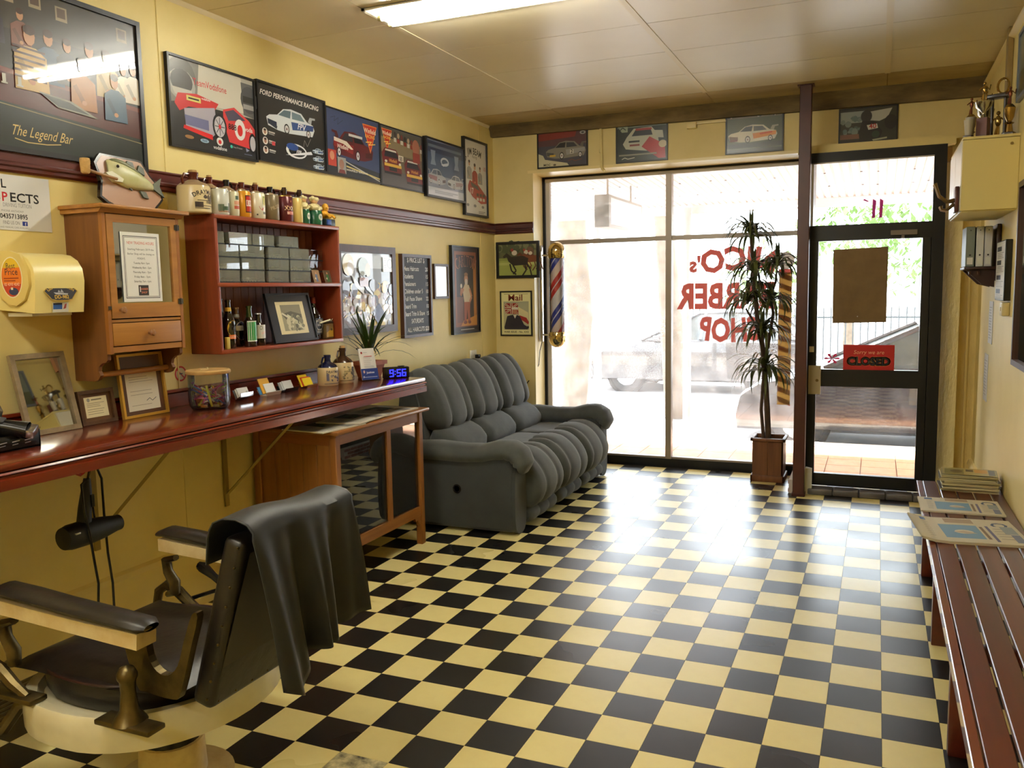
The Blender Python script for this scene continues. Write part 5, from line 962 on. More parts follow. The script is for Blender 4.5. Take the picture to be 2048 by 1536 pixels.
b = MB().grid(lambda u, v: (.0+.1*(u-.5)*2+.01*math.sin(9*v), .08*(v-.5)*2, .25+.05*math.sin(5*u+3*v)+.07*v), 7, 7, False); b.build('crumpled_paper', mat('kraft_paper', (190, 170, 110), .8), bn)
for k, (x, y, r_) in enumerate(((.3, 4.5, .4), (.42, 4.53, 1.2), (.36, 4.6, 2.), (.26, 4.42, .9))):
    o = MB().rbox(-.06, .06, -.02, .02, 0, .03, .006).build('old_clipper', mat('dull_brass_black', (60, 50, 36), .4), None, (x, y, .2455), (0, 0, r_)); tag(o, 'worn old hand clipper on the cabinet floor, %s' % ('nearest the centre stile', 'closest to the glass', 'beside the milk carton', 'next to the bin')[k], 'clipper', 'old clippers in the cabinet')
# newspapers
def newspaper(label, x, y, z, W, H, rz, art, name='newspaper', th=.006, curl=.0, parent_m=m_pr, group=None):
    t = thing(name, label, 'newspaper', (x, y, z), rz, group)
    f_ = lambda u, v: curl*max(0, (.25-u)/.25)**2
    pg = MB(); n = 9
    for zz in (0, th): pg.grid(lambda u, v: ((u-.5)*W, (v-.5)*H, zz+f_(u, v)), n, 3, flip=zz == 0)
    pg.grid(lambda u, v: ((u-.5)*W, -H/2, v*th+f_(u, 0)), n, 2).grid(lambda u, v: ((u-.5)*W, H/2, v*th+f_(u, 0)), n, 2, flip=True); pg.box(W/2-.001, W/2, -H/2, H/2, 0, th)
    pg.build('pages', mat('newsprint', (208, 202, 184), .7), t)
    A = Art(W, H, None, lambda q, y_, z_: (q, z_, th+.0004-y_+f_(q/W+.5, 0))); art(A); A.build('print', parent_m, t); return t
def a_np(A, s_, c=(60, 60, 64)):
    rd = random.Random(s_); A.r(3, 4, 97, 16, (226, 222, 206), 8); A.r(5, 18, 55, 60, c, 8); A.r(58, 18, 95, 40, (120, 116, 110), 6); A.lines(58, 95, range(44, 96, 4), (120, 116, 108), .004, .1, s_); A.lines(5, 52, range(64, 96, 4), (120, 116, 108), .004, .1, s_+1); A.blobs(10, 8, 22, 50, 56, 4, 9, [(90, 96, 90), (150, 140, 120), (40, 44, 44), (60, 96, 70)], s_)
newspaper('open newspaper on the left of the pine cabinet top', .46, 3.93, GZ+.001, .30, .36, -.12, lambda A: a_np(A, 1, (56, 84, 62)))
newspaper('newspaper overlapping in the middle of the pine cabinet top', .47, 4.21, GZ+.008, .28, .40, .1, lambda A: a_np(A, 2, (70, 68, 70)))
newspaper('newspaper lying at the sofa end of the pine cabinet', .44, 4.58, GZ+.001, .3, .36, -.05, lambda A: a_np(A, 3, (54, 52, 56)))

# ============================================================ SOFA
m_sofa = mat('grey_suede', (60, 63, 63), .9, spec=.2, sheen=.25, var=(76, 79, 78), vscale=5, bump=.12, bscale=9)
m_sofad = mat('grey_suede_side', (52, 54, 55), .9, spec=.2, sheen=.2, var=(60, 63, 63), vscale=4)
sf = thing('recliner_sofa', 'grey suede three seat recliner sofa by the shop window', 'sofa', (0, 0, 0))
def lobes(u, edges, amp, p=3.0):
    for a, b in zip(edges, edges[1:]):
        if u <= b or b == edges[-1]:
            t = min(1, max(0, (u-a)/(b-a))); return 1-amp*abs(2*t-1)**p
def puff(prof, y0, y1, edges, amp, nu=25, endp=.28, ctr=None, wob=0, arch=0):
    """closed cross-section prof (x,z) swept along y; channels pinch it, ends close to a rounded pillow end"""
    cx = sum(p[0] for p in prof)/len(prof) if ctr is None else ctr[0]; cz = sum(p[1] for p in prof)/len(prof) if ctr is None else ctr[1]
    m = len(prof); us = sorted(set([i/(nu-1) for i in range(nu)]+[.015, .04, .985, .96]+[e for e in edges])); vs = []
    for u in us:
        e = min(u, 1-u)/.13; s = lobes(u, edges, amp)*(1-endp*(1-min(1, e))**2.4 if u not in (0, 1) else .3)*(1-arch*abs(2*u-1)**2.5)
        for k, (x, z) in enumerate(prof):
            w_ = 1+wob*math.sin(u*23+k*1.7)*.02
            vs.append((cx+(x-cx)*s*w_, y0+(y1-y0)*u, cz+(z-cz)*s*w_))
    n = len(us); fs = [(i*m+k, i*m+(k+1) % m, (i+1)*m+(k+1) % m, (i+1)*m+k) for i in range(n-1) for k in range(m)]
    b = MB(); b.add(vs, fs, True); b.add(vs[:m], [tuple(range(m))[::-1]], True); b.add(vs[-m:], [tuple(range(m))], True); return b
def spline(pts, n=4, closed=True):
    P = [Vector((p[0], p[1])) for p in pts]; out = []; m = len(P)
    for i in range(m):
        a, b, c, d = P[i-1], P[i], P[(i+1) % m], P[(i+2) % m]
        for k in range(n):
            t = k/n; q = .5*((2*b)+(c-a)*t+(2*a-5*b+4*c-d)*t*t+(3*b-a-3*c+d)*t**3); out.append((q.x, q.y))
    return out
backp = spline([(.13, 1.0), (.19, 1.09), (.29, 1.095), (.39, .99), (.46, .84), (.49, .7), (.42, .63), (.28, .66), (.17, .8)])
lumbp = spline([(.36, .66), (.46, .665), (.56, .6), (.6, .52), (.56, .455), (.42, .45), (.33, .54)])
seatp = spline([(.42, .43), (.5, .475), (.75, .485), (.95, .47), (1.0, .4), (.9, .34), (.5, .34)])
footp = spline([(.86, .5), (.95, .535), (1.06, .515), (1.16, .43), (1.215, .31), (1.19, .19), (1.1, .125), (1.0, .14), (.95, .3)])
kickp = spline([(1.0, .15), (1.1, .155), (1.15, .11), (1.13, .05), (1.05, .035), (.98, .06)])
S0, S1 = 5.3, 7.02; sw = (S1-S0)/3
for k in range(3):
    a, b_ = S0+k*sw, S0+(k+1)*sw; u_ = [0, .3, .74, 1]
    puff(backp, a+.004, b_-.004, u_, .11, 31, .34, arch=.12).build('back_cushion', m_sofa, sf)
    puff(lumbp, a+.006, b_-.006, [0, 1], .03, 17, .4, wob=1, arch=.08).build('lumbar_cushion', m_sofa, sf)
    puff(seatp, a+.006, b_-.006, [0, 1], .03, 17, .25, wob=1).build('seat_cushion', m_sofa, sf)
    puff(footp, a+.004, b_-.004, [0, .2, .62, 1] if k else [0, .3, .7, 1], .09, 31, .32, arch=.09).build('footrest', m_sofa, sf)
    puff(kickp, a+.006, b_-.006, [0, .33, .66, 1], .1, 25, .3).build('kick_pad', m_sofa, sf)
box('frame', m_sofad, .14, .98, S0-.02, S1+.02, .03, .42, sf, .02); MB().prism(spline([(.08, .04), (.12, .6), (.16, 1.0), (.24, 1.04), (.34, .6), (.36, .04)], 4), S0-.02, S1+.02, 'y', smooth=True).build('back_shell', m_sofad, sf)
for y0, y1, q in ((5.1, 5.31, -1), (7.01, 7.22, 1)):
    yc = (y0+y1)/2; w_ = (y1-y0)/2
    MB().rbox(.14, 1.1, y0+.012, y1-.012, .02, .54, .03, 3).build('arm_side', m_sofad, sf)
    path = [(.28, .515), (.34, .535), (.5, .54), (.7, .532), (.86, .54), (.97, .568), (1.05, .572), (1.105, .55), (1.138, .505), (1.135, .462), (1.11, .45)]
    rs = [.03, .07, .074, .07, .068, .07, .072, .07, .06, .045, .01]
    def arm(u, v, yc=yc, w_=w_):
        i = v*(len(path)-1); j = min(int(i), len(path)-2); t = i-j
        x = path[j][0]*(1-t)+path[j+1][0]*t; z = path[j][1]*(1-t)+path[j+1][1]*t; r = rs[j]*(1-t)+rs[j+1]*t
        dx, dz = path[j+1][0]-path[j][0], path[j+1][1]-path[j][1]; L_ = math.hypot(dx, dz); nx, nz = -dz/L_, dx/L_
        a = 2*PI*u; c_, s_ = math.cos(a), math.sin(a); c_ = math.copysign(abs(c_)**.75, c_)
        return (x+nx*r*s_, yc+c_*(w_+.012)*min(1, r/.05), z+nz*r*s_)
    MB().grid(arm, 22, 31, wrapu=True).build('arm_pad', m_sofa, sf)
    MB().prism(spline([(y0+.02, .05), (y0+.02, .42), (yc, .5), (y1-.02, .42), (y1-.02, .05)], 5), 1.09, 1.115, 'x').build('arm_front', m_sofad, sf)
    if q < 0: MB().lathe([(.03, 0), (.032, -.004), (.022, -.006), (.02, .0)], 16, (.68, y0+.012, .3), 'y').build('recline_lever', m_jet, sf)

# ============================================================ BARBER CHAIR
m_brass = mat('worn_brass', (104, 90, 56), .35, metal=.85, var=(70, 58, 34), vscale=12); m_leath = mat('black_leather', (22, 19, 18), .38, var=(34, 28, 25), vscale=10, bump=.25, bscale=14)
m_lred = mat('oxblood_leather', (44, 16, 14), .4); m_porc = mat('ivory_enamel', (226, 220, 190), .25, coat=.5, var=(210, 198, 160), vscale=3); m_ivory = mat('worn_ivory', (226, 210, 164), .4, var=(196, 166, 112), vscale=7)
bc = thing('barber_chair', 'vintage barber chair in black leather with ivory enamel base', 'barber chair', (0, 0, 0))
YC = 2.07
def plan(s, front=.74, back=1.47, hw=.40, n=40):
    """rounded plan outline: flat front, round back"""
    pts = []
    for k in range(n):
        a = 2*PI*k/n; c_, s_ = math.cos(a), math.sin(a); p = 2.6 if c_ < 0 else 2.1; q = (abs(c_)**p+abs(s_)**p)**(-1/p); cx = (front+back)/2
        pts.append((cx+q*c_*(back-front)/2*s, YC+q*s_*hw*s))
    return pts
def loft(rings, smooth=True):
    b = MB(); n = len(rings[0][0]); vs = [(x, y, z) for pts, z in rings for x, y in pts]
    b.add(vs, [(i*n+k, i*n+(k+1) % n, (i+1)*n+(k+1) % n, (i+1)*n+k) for i in range(len(rings)-1) for k in range(n)], smooth)
    b.add(vs[:n], [tuple(range(n))[::-1]], False); b.add(vs[-n:], [tuple(range(n))], False); return b
loft([(plan(.96), .305), (plan(1.0), .312), (plan(1.005), .36), (plan(1.0), .41), (plan(.98), .42), (plan(.9), .418), (plan(.86), .395)]).build('seat_apron', m_porc, bc)
loft([(plan(.86, hw=.36), .395), (plan(.89, hw=.36), .42), (plan(.9, hw=.36), .46), (plan(.88, hw=.36), .485)]).build('cushion_band', m_leath, bc)
def seat_top(u, v):
    x = .775+.66*u; y = YC+.31*(2*v-1)*(1-.12*max(0, (u-.6)/.4)**2); e = min(u, 1-u, v, 1-v)
    return (x, y, .478+.045*min(1, e/.16)**.6-.014*math.exp(-((u-.5)**2+(v-.5)**2)*7)+.004*math.sin(9*u+4*v))
MB().grid(seat_top, 18, 18).build('seat_cushion', m_leath, bc)
MB().tube([(p[0], p[1], .484) for p in plan(.895, hw=.36)], .005, 6, closed=True).build('seat_piping', m_lred, bc)
# back rest
bk_ = MB(); n = 10
def back(u, v): return None
x0, z0_, x1, z1_ = 1.465, .455, 1.645, .985
bk_.add([(x0, YC-.25, z0_), (x0, YC+.25, z0_), (x1, YC+.20, z1_), (x1, YC-.27, z1_), (x0+.075, YC-.25, z0_-.02), (x0+.075, YC+.25, z0_-.02), (x1+.07, YC+.20, z1_-.02), (x1+.07, YC-.27, z1_-.02)], [(0, 3, 2, 1), (4, 5, 6, 7), (0, 1, 5, 4), (1, 2, 6, 5), (2, 3, 7, 6), (3, 0, 4, 7)])
o = bk_.build('backrest', m_leath, bc); md = o.modifiers.new('b', 'BEVEL'); md.width = .022; md.segments = 3
for p in o.data.polygons: p.use_smooth = True
MB().add([(x0+.077, YC-.235, z0_-.0), (x0+.077, YC+.235, z0_-.0), (x1+.074, YC+.19, z1_-.05), (x1+.074, YC-.25, z1_-.05)], [(0, 1, 2, 3)]).build('back_panel', mat('olive_back_cloth', (56, 50, 40), .6), o)
st = MB()
for s_ in (-1, 1):
    for k in range(9): f = .04+.9*k/8; st.ball((x0+.062+(x1-x0)*f, YC+s_*(.252+.02*f), z0_+.0+(z1_-z0_)*f), .005, 6, 4)
for k in range(7): st.ball((x0+.082, YC-.22+k*.073, z0_+.005), .005, 6, 4)
st.build('upholstery_studs', m_brass, o)
# arms with ivory bases and leather pads
for s_, nm in ((-1, 'near'), (1, 'far')):
    ya = YC+s_*.335
    prf = [(.80, .682), (1.40, .652), (1.405, .70), (1.2, .705), (1.0, .715), (.80, .728)]
    ar = MB().prism([(x, z) for x, z in prf], ya-.036, ya+.036, 'y').build('armrest', m_ivory, bc)
    path = [(.785, .742), (.83, .752), (.95, .745), (1.1, .733), (1.3, .722), (1.4, .716), (1.425, .712)]; rr = [.012, .02, .022, .022, .022, .02, .01]
    MB().grid(lambda u, v: (path[min(int(v*6.001), 6)][0], ya+math.cos(2*PI*u)*.045*min(1, rr[min(int(v*6.001), 6)]/.016), path[min(int(v*6.001), 6)][1]+math.sin(2*PI*u)*rr[min(int(v*6.001), 6)]), 14, 7, wrapu=True).build('arm_pad', m_leath, ar)
    yo = ya+s_*.0
    # front bracket: scroll down to a looped foot
    MB().tube([(.85, yo, .65), (.80, yo, .635), (.805, yo, .59), (.835, yo, .55), (.835, yo, .51), (.80, yo, .50)], .022, 8, rs=[.016, .024, .022, .026, .024, .018], flat=.7).build('front_bracket', m_brass, bc)
    yb = ya+s_*.035
    MB().tube([(.70, yb, .435), (.715, yb, .49), (.76, yb, .52), (.815, yb, .5), (.87, yb, .46), (.93, yb, .43)], .018, 8, rs=[.016, .018, .02, .022, .02, .014]).rbox(.68, .98, yb-.03, yb+.03, .42, .437, .004).build('front_foot', m_brass, bc)
    # rear post with ball top
    MB().lathe([(.0, .60), (.02, .592), (.029, .575), (.029, .562), (.023, .552), (.021, .52), (.026, .47), (.045, .44), (.05, .432)][::-1], 16, (1.35, yb-s_*.005, 0), cap=False).rbox(1.25, 1.46, yb-.035, yb+.03, .42, .436, .004).build('rear_post', m_brass, bc)
    # side bracket linking arm and back: a U shaped casting
    U = [(1.37, .62), (1.40, .635), (1.43, .70), (1.45, .69), (1.46, .61), (1.49, .57), (1.53, .565), (1.57, .60), (1.60, .68), (1.635, .76), (1.655, .755), (1.62, .65), (1.575, .52), (1.545, .495), (1.44, .50), (1.41, .51)]
    U = [(x-.075, z) for x, z in U]
    MB().prism(spline(U, 3), yo+(-s_*.03)-.012, yo+(-s_*.03)+.012, 'y').build('side_bracket', m_brass, bc)
# lever on the far side, column, base, foot grille
MB().tube([(1.08, 2.47, .50), (.97, 2.47, .57), (.92, 2.47, .60), (.90, 2.47, .605)], .016, 8, rs=[.012, .014, .022, .016]).tube([(.86, 2.46, .47), (1.1, 2.46, .56)], .008).build('recline_lever', m_jet, bc)
MB().lathe([(.098, .14), (.098, .305)], 24, (1.12, YC, 0)).build('piston', mat('black_iron_gloss', (14, 13, 13), .25), bc)
MB().lathe([(.2, 0), (.2, .012), (.15, .02), (.112, .03), (.108, .1), (.106, .15), (.09, .155)], 32, (1.12, YC, 0)).build('pedestal', m_ivory, bc)
for q in (-.2, .2): MB().tube([(.80, YC+q, .33), (.66, YC+q, .28), (.56, YC+q, .17), (.5, YC+q, .15)], .022, 8).build('footrest_arm', m_brass, bc)
for k in range(9): MB().rbox(.24+k*.038, .262+k*.038, YC-.23, YC+.23, .142+k*.0045, .155+k*.0045, .004).build('footrest_slat', m_brass, bc)

# black cape thrown over the back of the chair
cp = thing('barber_cape', 'black hairdressing cape thrown over the barber chair back', 'cape', (0, 0, 0))
def cape(u, v):
    y = 1.785+.475*u; tx = x1+.035; tz = z1_+.012
    hem = .56+.07*u if u > .3 else .50+.4*abs(u-.13)
    if v < .12: f = v/.12; return (tx-.075-.012*(1-f)+.002*math.sin(u*14), y, tz-.10*(1-f)+.0)
    if v < .28: f = (v-.12)/.16; a = PI*f; return (tx-.075*math.cos(a)+.006, y+.004*math.sin(9*u), tz+.034*math.sin(a)+.012*math.sin(u*5.5+.4)*math.sin(a))
    f = (v-.28)/.72; fold = .036*math.sin(u*13+.6)+.016*math.sin(u*31)
    return (tx+.083+fold*f**.7+.06*f*(1-.35*f), y+.045*f*math.sin(u*6.3)+.03*f*(1-u)-.01, tz+.004-(tz-hem)*f)
MB().grid(cape, 61, 34).build('cloth', mat('cape_nylon', (17, 20, 23), .5, sheen=.08, bump=.12, bscale=8), cp).modifiers.new('s', 'SOLIDIFY').thickness = .004

# ============================================================ WINDOW, DOOR AND FRONT WALL FITTINGS
def paint_mat(name, c):
    m = bpy.data.materials.new(name); m.use_nodes = True; nt = m.node_tree; nt.nodes.remove(nt.nodes['Principled BSDF'])
    a = nd(nt, 'ShaderNodeBsdfDiffuse'); b = nd(nt, 'ShaderNodeBsdfTranslucent'); x = nd(nt, 'ShaderNodeMixShader', i_Fac=.42)
    for q in (a, b): q.inputs[0].default_value = (*lin(c), 1)
    nt.links.new(a.outputs[0], x.inputs[1]); nt.links.new(b.outputs[0], x.inputs[2]); nt.links.new(x.outputs[0], nt.nodes['Material Output'].inputs[0]); MATS[name] = m; return m
m_sred = paint_mat('signwriting_red', (146, 66, 58)); m_scrm = paint_mat('signwriting_cream', (214, 190, 136)); m_sgry = paint_mat('signwriting_grey', (150, 142, 128))
sg = thing('window_lettering', 'reversed red shop name painted on the window glass', 'lettering', (0, YW+.016, 0))
for nm, txt, x, z, h, wd, arc in (('NICO', 'NICO', 2.17, 1.80, .19, .62, 1.15), ('s', "'s", 1.79, 1.785, .13, .1, 0), ('BARBER', 'BARBER', 2.065, 1.462, .21, .84, 0), ('SHOP', 'SHOP', 2.09, 1.165, .195, .55, -1.5)):
    A = Art(1, 1, None)
    A.t(50, 50, h, txt, None, 2, wid=wd, flip=True, arc=arc)
    b = A.b; b.v = [(p[0]+x, 0, p[2]+z) for p in b.v]; b.c = [None]*len(b.f); b.build('word', m_sred, sg)
pp_ = thing('painted_pole', 'red and cream striped barber pole painted on the window glass', 'painting', (2.568, YW+.017, 0))
MB().prism([(-.055, .61), (.055, .61), (.055, 1.76), (-.055, 1.76)], 0, .0005, 'y').build('pole_ground', m_scrm, pp_)
for k in range(13):
    z = .62+k*.09; MB().add([(-.055, .0012, z+.02), (.055, .0012, z-.02), (.055, .0012, z+.025), (-.055, .0012, z+.065)], [(0, 1, 2, 3)]).build('stripe', m_sred, pp_)
MB().add([(.07*math.cos(a*PI/12), .0006, 1.86+.075*math.sin(a*PI/12)) for a in range(24)], [tuple(range(24))]).build('ball_top', m_sgry, pp_); MB().add([(-.055, .0012, 1.745), (.055, .0012, 1.745), (.06, .0012, 1.79), (-.06, .0012, 1.79)], [(0, 1, 2, 3)]).build('collar', m_sred, pp_)

# illuminated barber pole on the window reveal
bp = thing('barber_pole', 'striped red, white and blue barber pole with brass domes', 'barber pole', (.55, 7.5, 0))
m_dome = mat('polished_brass', (206, 184, 130), .08, metal=1); m_chr = mat('chrome', (200, 200, 200), .08, metal=1)
bands = [((214, 206, 206), 0, 62), ((42, 54, 146), 62, 104), ((222, 214, 218), 104, 114), ((42, 54, 146), 114, 156), ((220, 196, 186), 156, 228), ((184, 40, 44), 228, 272), ((222, 214, 214), 272, 282), ((184, 40, 44), 282, 326), ((220, 212, 210), 326, 360)]
cyb = MB(); nz = 30
for c, a0, a1 in bands:
    n = max(2, int((a1-a0)/14)+1)
    cyb.grid(lambda u, v: (.063*math.cos(math.radians(a0+(a1-a0)*u)+v*8.6+.9), .063*math.sin(math.radians(a0+(a1-a0)*u)+v*8.6+.9), 1.235+.722*v), n, nz, True, c)
cyb.build('striped_cylinder', print_mat('pole_print', .3), bp)
MB().lathe([(.072, 1.235), (.072, 1.957)], 28, cap=False).build('glass_tube', pane_mat('pole_glass', haze=.0, refl=1.), bp)
for z, s_ in ((1.957, 1), (1.235, -1)):
    d_ = MB().lathe([(.078, -.02), (.082, -.015), (.082, .022), (.086, .025), (.086, .035), (.08, .038)]+[(.08*math.cos(k*PI/16), .045+.085*math.sin(k*PI/16)) for k in range(0, 9)], 28)
    d_.v = [(p[0], p[1], z+s_*p[2]) for p in d_.v]; d_.build('dome', m_dome, bp)
    MB().tube([(-.08, 0, z+.01*s_), (-.145, 0, z+.01*s_)], .008).build('arm', m_chr, bp)
MB().rbox(-.168, -.14, -.02, .02, 1.16, 2.06, .006).build('back_bar', m_chr, bp)
MB().tube([(-.15, -.01, 1.16), (-.155, -.06, 1.08), (-.16, -.08, .95), (-.2, -.12, .85), (-.24, -.2, .78), (-.26, -.25, .7)], .004).build('power_cord', m_jet, bp)

# conduit and junction box on the front wall
cdt = thing('conduit_pipe', 'cream conduit pipe running down to the window head', 'pipe', (1.043, YP-.014, 0)); MB().tube([(0, 0, 3.05), (.003, 0, 2.9), (.006, 0, 2.71), (.012, 0, 2.69), (.035, -.01, 2.672)], .013).build('pipe', m_wall_f, cdt)
MB().lathe([(.017, 2.83), (.017, 2.86)], 10).build('coupling', m_wall_f, cdt)
jb = thing('junction_box', 'small cream junction box under the cornice', 'junction box', (1.835, YP-.02, 2.99)); MB().rbox(-.04, .04, -.02, .02, -.025, .025, .004).build('box', m_cream, jb); MB().box(.04, .28, -.004, .01, .006, .018).build('trunking', m_cream, jb)
sn = thing('motion_sensor', 'small tan motion sensor box above the door corner', 'sensor', (3.77, YP-.04, 2.60)); MB().rbox(-.035, .035, -.03, .035, -.06, .055, .008).build('body', mat('tan_plastic', (176, 146, 110), .5), sn); MB().box(-.008, .008, -.005, .025, -.38, -.058).build('cable', m_cream, sn)

# things hung on the door
YS = YD+.0085
t = thing('cardboard_sheet', 'brown cardboard sheet taped inside the door glass', 'cardboard', (3.172, YS, 1.635))
MB().add([(-.195, 0, .282), (-.1, 0, .284), (.0, 0, .288), (.1, 0, .289), (.195, 0, .294), (.196, 0, -.28), (.0, 0, -.284), (-.19, 0, -.287), (-.195, .004, .282), (-.1, .004, .284), (.0, .004, .288), (.1, .004, .289), (.195, .004, .294), (.196, .004, -.28), (.0, .004, -.284), (-.19, .004, -.287)], [tuple(range(8)), tuple(range(15, 7, -1))]+[(k, 8+k, 8+(k+1) % 8, (k+1) % 8) for k in range(8)]).build('board', mat('kraft_board', (120, 96, 62), .8, var=(106, 84, 54), vscale=7), t)
MB().lathe([(.004, -.001), (.004, .002)], 8, (-.01, 0, -.235), 'y').build('eyelet', m_aluL, t)
t = thing('closed_sign', 'red sign reading sorry we are closed on the door', 'sign', (3.25, YS, 1.08))
MB().rbox(-.183, .183, -.0015, .002, -.1, .1, .001, 1).build('board', mat('red_card', (176, 16, 22), .4), t)
A = Art(.366, .2, None, z0=.002); A.t(50, 36, .03, 'Sorry we are', (232, 170, 130), 0, wid=.22, shear=.2)
for dx, dy in ((-1.1, 0), (1.1, 0), (0, -2), (0, 2), (-.8, 1.5), (.8, -1.5), (.8, 1.5), (-.8, -1.5)): A.t(50+dx, 78+dy, .058, 'CLOSED', (236, 200, 130), 2, wid=.31); A.k -= 1
A.k += 1; A.t(50, 78, .056, 'CLOSED', (20, 12, 12), 1, wid=.3); A.build('lettering', m_pr, t)
m_pink = mat('pink_marker', (190, 30, 140), .5)
t = thing('street_number', 'magenta number eleven drawn on the glass over the door', 'number', (3.25, YD+.013, 2.215))
for x in (-.005, .045): MB().prism([(x, -.07), (x+.022, -.065), (x+.028, .06), (x+.004, .075)], -.0006, 0, 'y').build('stroke', m_pink, t)
MB().prism([(-.07, .07), (-.035, .055), (-.03, .06), (-.06, .078)], -.0006, 0, 'y').build('flick', m_pink, t)
t = thing('flower_sticker', 'small pink flower decal on the lower left of the door glass', 'sticker', (2.985, YD+.013, 1.07))
for k in range(6): a = k*PI/3; MB().prism([(0, 0), (.05*math.cos(a-.25), .035*math.sin(a-.25)), (.062*math.cos(a), .045*math.sin(a)), (.05*math.cos(a+.25), .035*math.sin(a+.25))], -.0006, 0, 'y').build('petal', mat('pink_decal', (206, 30, 90), .5), t)

# tall plant in a timber planter
PX, PY = 2.485, 7.45
pl = thing('planter', 'square pine planter box on the floor by the window', 'planter', (PX, PY, 0), 0)
m_plz = wood('planter_pine', (118, 72, 38), (92, 52, 26), .5, 'z', .05)
for q in range(4):
    R = Matrix.Rotation(q*PI/2, 3, 'Z')
    for k in range(2):
        b = MB().rbox(-.125+k*.1255, -.001+k*.1255, -.125, -.11, .05, .345, .002, 1); b.v = [tuple(R @ Vector(v)) for v in b.v]; b.build('plank', m_plz, pl)
    b = MB().rbox(-.142, .142, -.142, -.115, .345, .372, .006); b.v = [tuple(R @ Vector(v)) for v in b.v]; b.build('rim', m_plz, pl)
    b = MB().rbox(-.138, .138, -.138, -.12, 0, .055, .004); b.v = [tuple(R @ Vector(v)) for v in b.v]; b.build('plinth', m_plz, pl)
o = box('soil', mat('potting_mix', (90, 72, 56), .95, bump=1, bscale=60), -.114, .114, -.114, .114, .03, .335, pl)
yp = thing('yucca_plant', 'tall branching artificial dracaena in the pine planter', 'plant', (PX, PY, .335), 0)
m_trk = mat('cane_trunk', (84, 62, 42), .8, var=(60, 44, 30), vscale=14, bump=.5, bscale=40); m_drl = mat('dracaena_leaf', (44, 52, 22), .5, var=(90, 96, 46), vscale=9)
P_ = lambda x, z, y=0: (x-PX, y, z-.335)
for pts, r in (([P_(2.475, .34), P_(2.462, .6), P_(2.445, .85), P_(2.42, 1.12), P_(2.37, 1.38), P_(2.35, 1.62), P_(2.33, 1.85), P_(2.31, 2.06)], .026), ([P_(2.44, .34, -.02), P_(2.415, .6, -.02), P_(2.43, .9, -.02), P_(2.41, 1.15, -.02), P_(2.36, 1.32, -.02), P_(2.28, 1.46, -.03)], .015), ([P_(2.43, 1.02), P_(2.47, 1.2), P_(2.5, 1.42), P_(2.475, 1.55), P_(2.515, 1.68), P_(2.525, 1.80)], .015)):
    MB().tube(pts, r, 8, rs=[r*(1-.45*k/(len(pts)-1)) for k in range(len(pts))]).build('cane', m_trk, yp)
rd = random.Random(9)
for x, z, n, ln in ((2.31, 2.04, 34, .31), (2.335, 1.74, 30, .29), (2.525, 1.80, 28, .26), (2.29, 1.49, 30, .28), (2.48, 1.47, 28, .27), (2.41, 1.22, 34, .32), (2.44, .9, 34, .33), (2.35, 1.62, 18, .22)):
    b = MB()
    for k in range(int(n*1.5)):
        az = k*2.399+rd.random()*.4; el = math.radians(72-rd.random()*52)
        leaf(b, P_(x, z+.05*rd.random()), az, el, ln*1.12*(.75+.5*rd.random()), .028, math.radians(115+45*rd.random()), 9)
    for k in range(4): leaf(b, P_(x, z+.03), k*1.6+.3, math.radians(80), ln*.75, .03, .2, 5)
    o = b.build('leaf_rosette', m_drl, yp); o['kind'] = 'stuff'

# power point behind the sofa
t = thing('power_point', 'white power point with a black plug above the sofa', 'power outlet', (.006, 6.8, 1.09), PI/2); MB().rbox(-.06, .06, -.008, .006, -.037, .037, .003).build('plate', mat('white_plate', (226, 220, 196), .35), t); MB().rbox(.02, .06, -.05, -.008, -.045, -.005, .006).build('plug', m_jet, t)

# ============================================================ RIGHT HAND WALL
m_cup = mat('cupboard_yellow', (222, 206, 140), .4); m_ww = mat('white_gloss', (222, 216, 196), .35)
cu = thing('high_cupboard', 'cream yellow cupboard hung high on the right wall', 'cupboard', (3.86, 5.5, 2.045))
MB().rbox(-.135, .138, .015, .85, 0, .41, .004, 1).build('carcass', m_cup, cu); MB().rbox(-.14, .139, 0, .0155, .006, .395, .002, 1).build('end_panel', m_cup, cu); box('top_board', m_cup, -.14, .139, -.002, .855, .398, .412, cu)
for y0, y1 in ((.02, .43), (.435, .845)): MB().rbox(-.143, -.134, y0, y1, .01, .395, .003, 1).build('door', m_ww, cu)  # doors painted white in place of window light on their face
MB().lathe([(.008, -.004), (.008, .002)], 10, (.1, 0, .36), 'y').build('screw_cap', mat('brass_dull', (150, 128, 70), .4, metal=.6), cu)
hkp = thing('coat_hooks', 'brass coat hooks on a dark board on the cupboard', 'coat hook', (3.716, 5.62, 2.12)); MB().rbox(-.022, -.0005, -.06, .06, -.07, .075, .004).build('board', m_railx, hkp)
m_hb = mat('aged_brass', (120, 100, 66), .3, metal=.9)
for y in (-.03, .035):
    MB().tube([(-.022, y, .0), (-.06, y, -.005), (-.1, y, .03), (-.115, y, .075), (-.125, y, .1)], .007, rs=[.012, .008, .007, .007, .011]).build('upper_hook', m_hb, hkp); MB().tube([(-.022, y, -.02), (-.06, y, -.055), (-.085, y, -.05), (-.09, y, -.03)], .007, rs=[.01, .008, .007, .011]).build('lower_hook', m_hb, hkp)
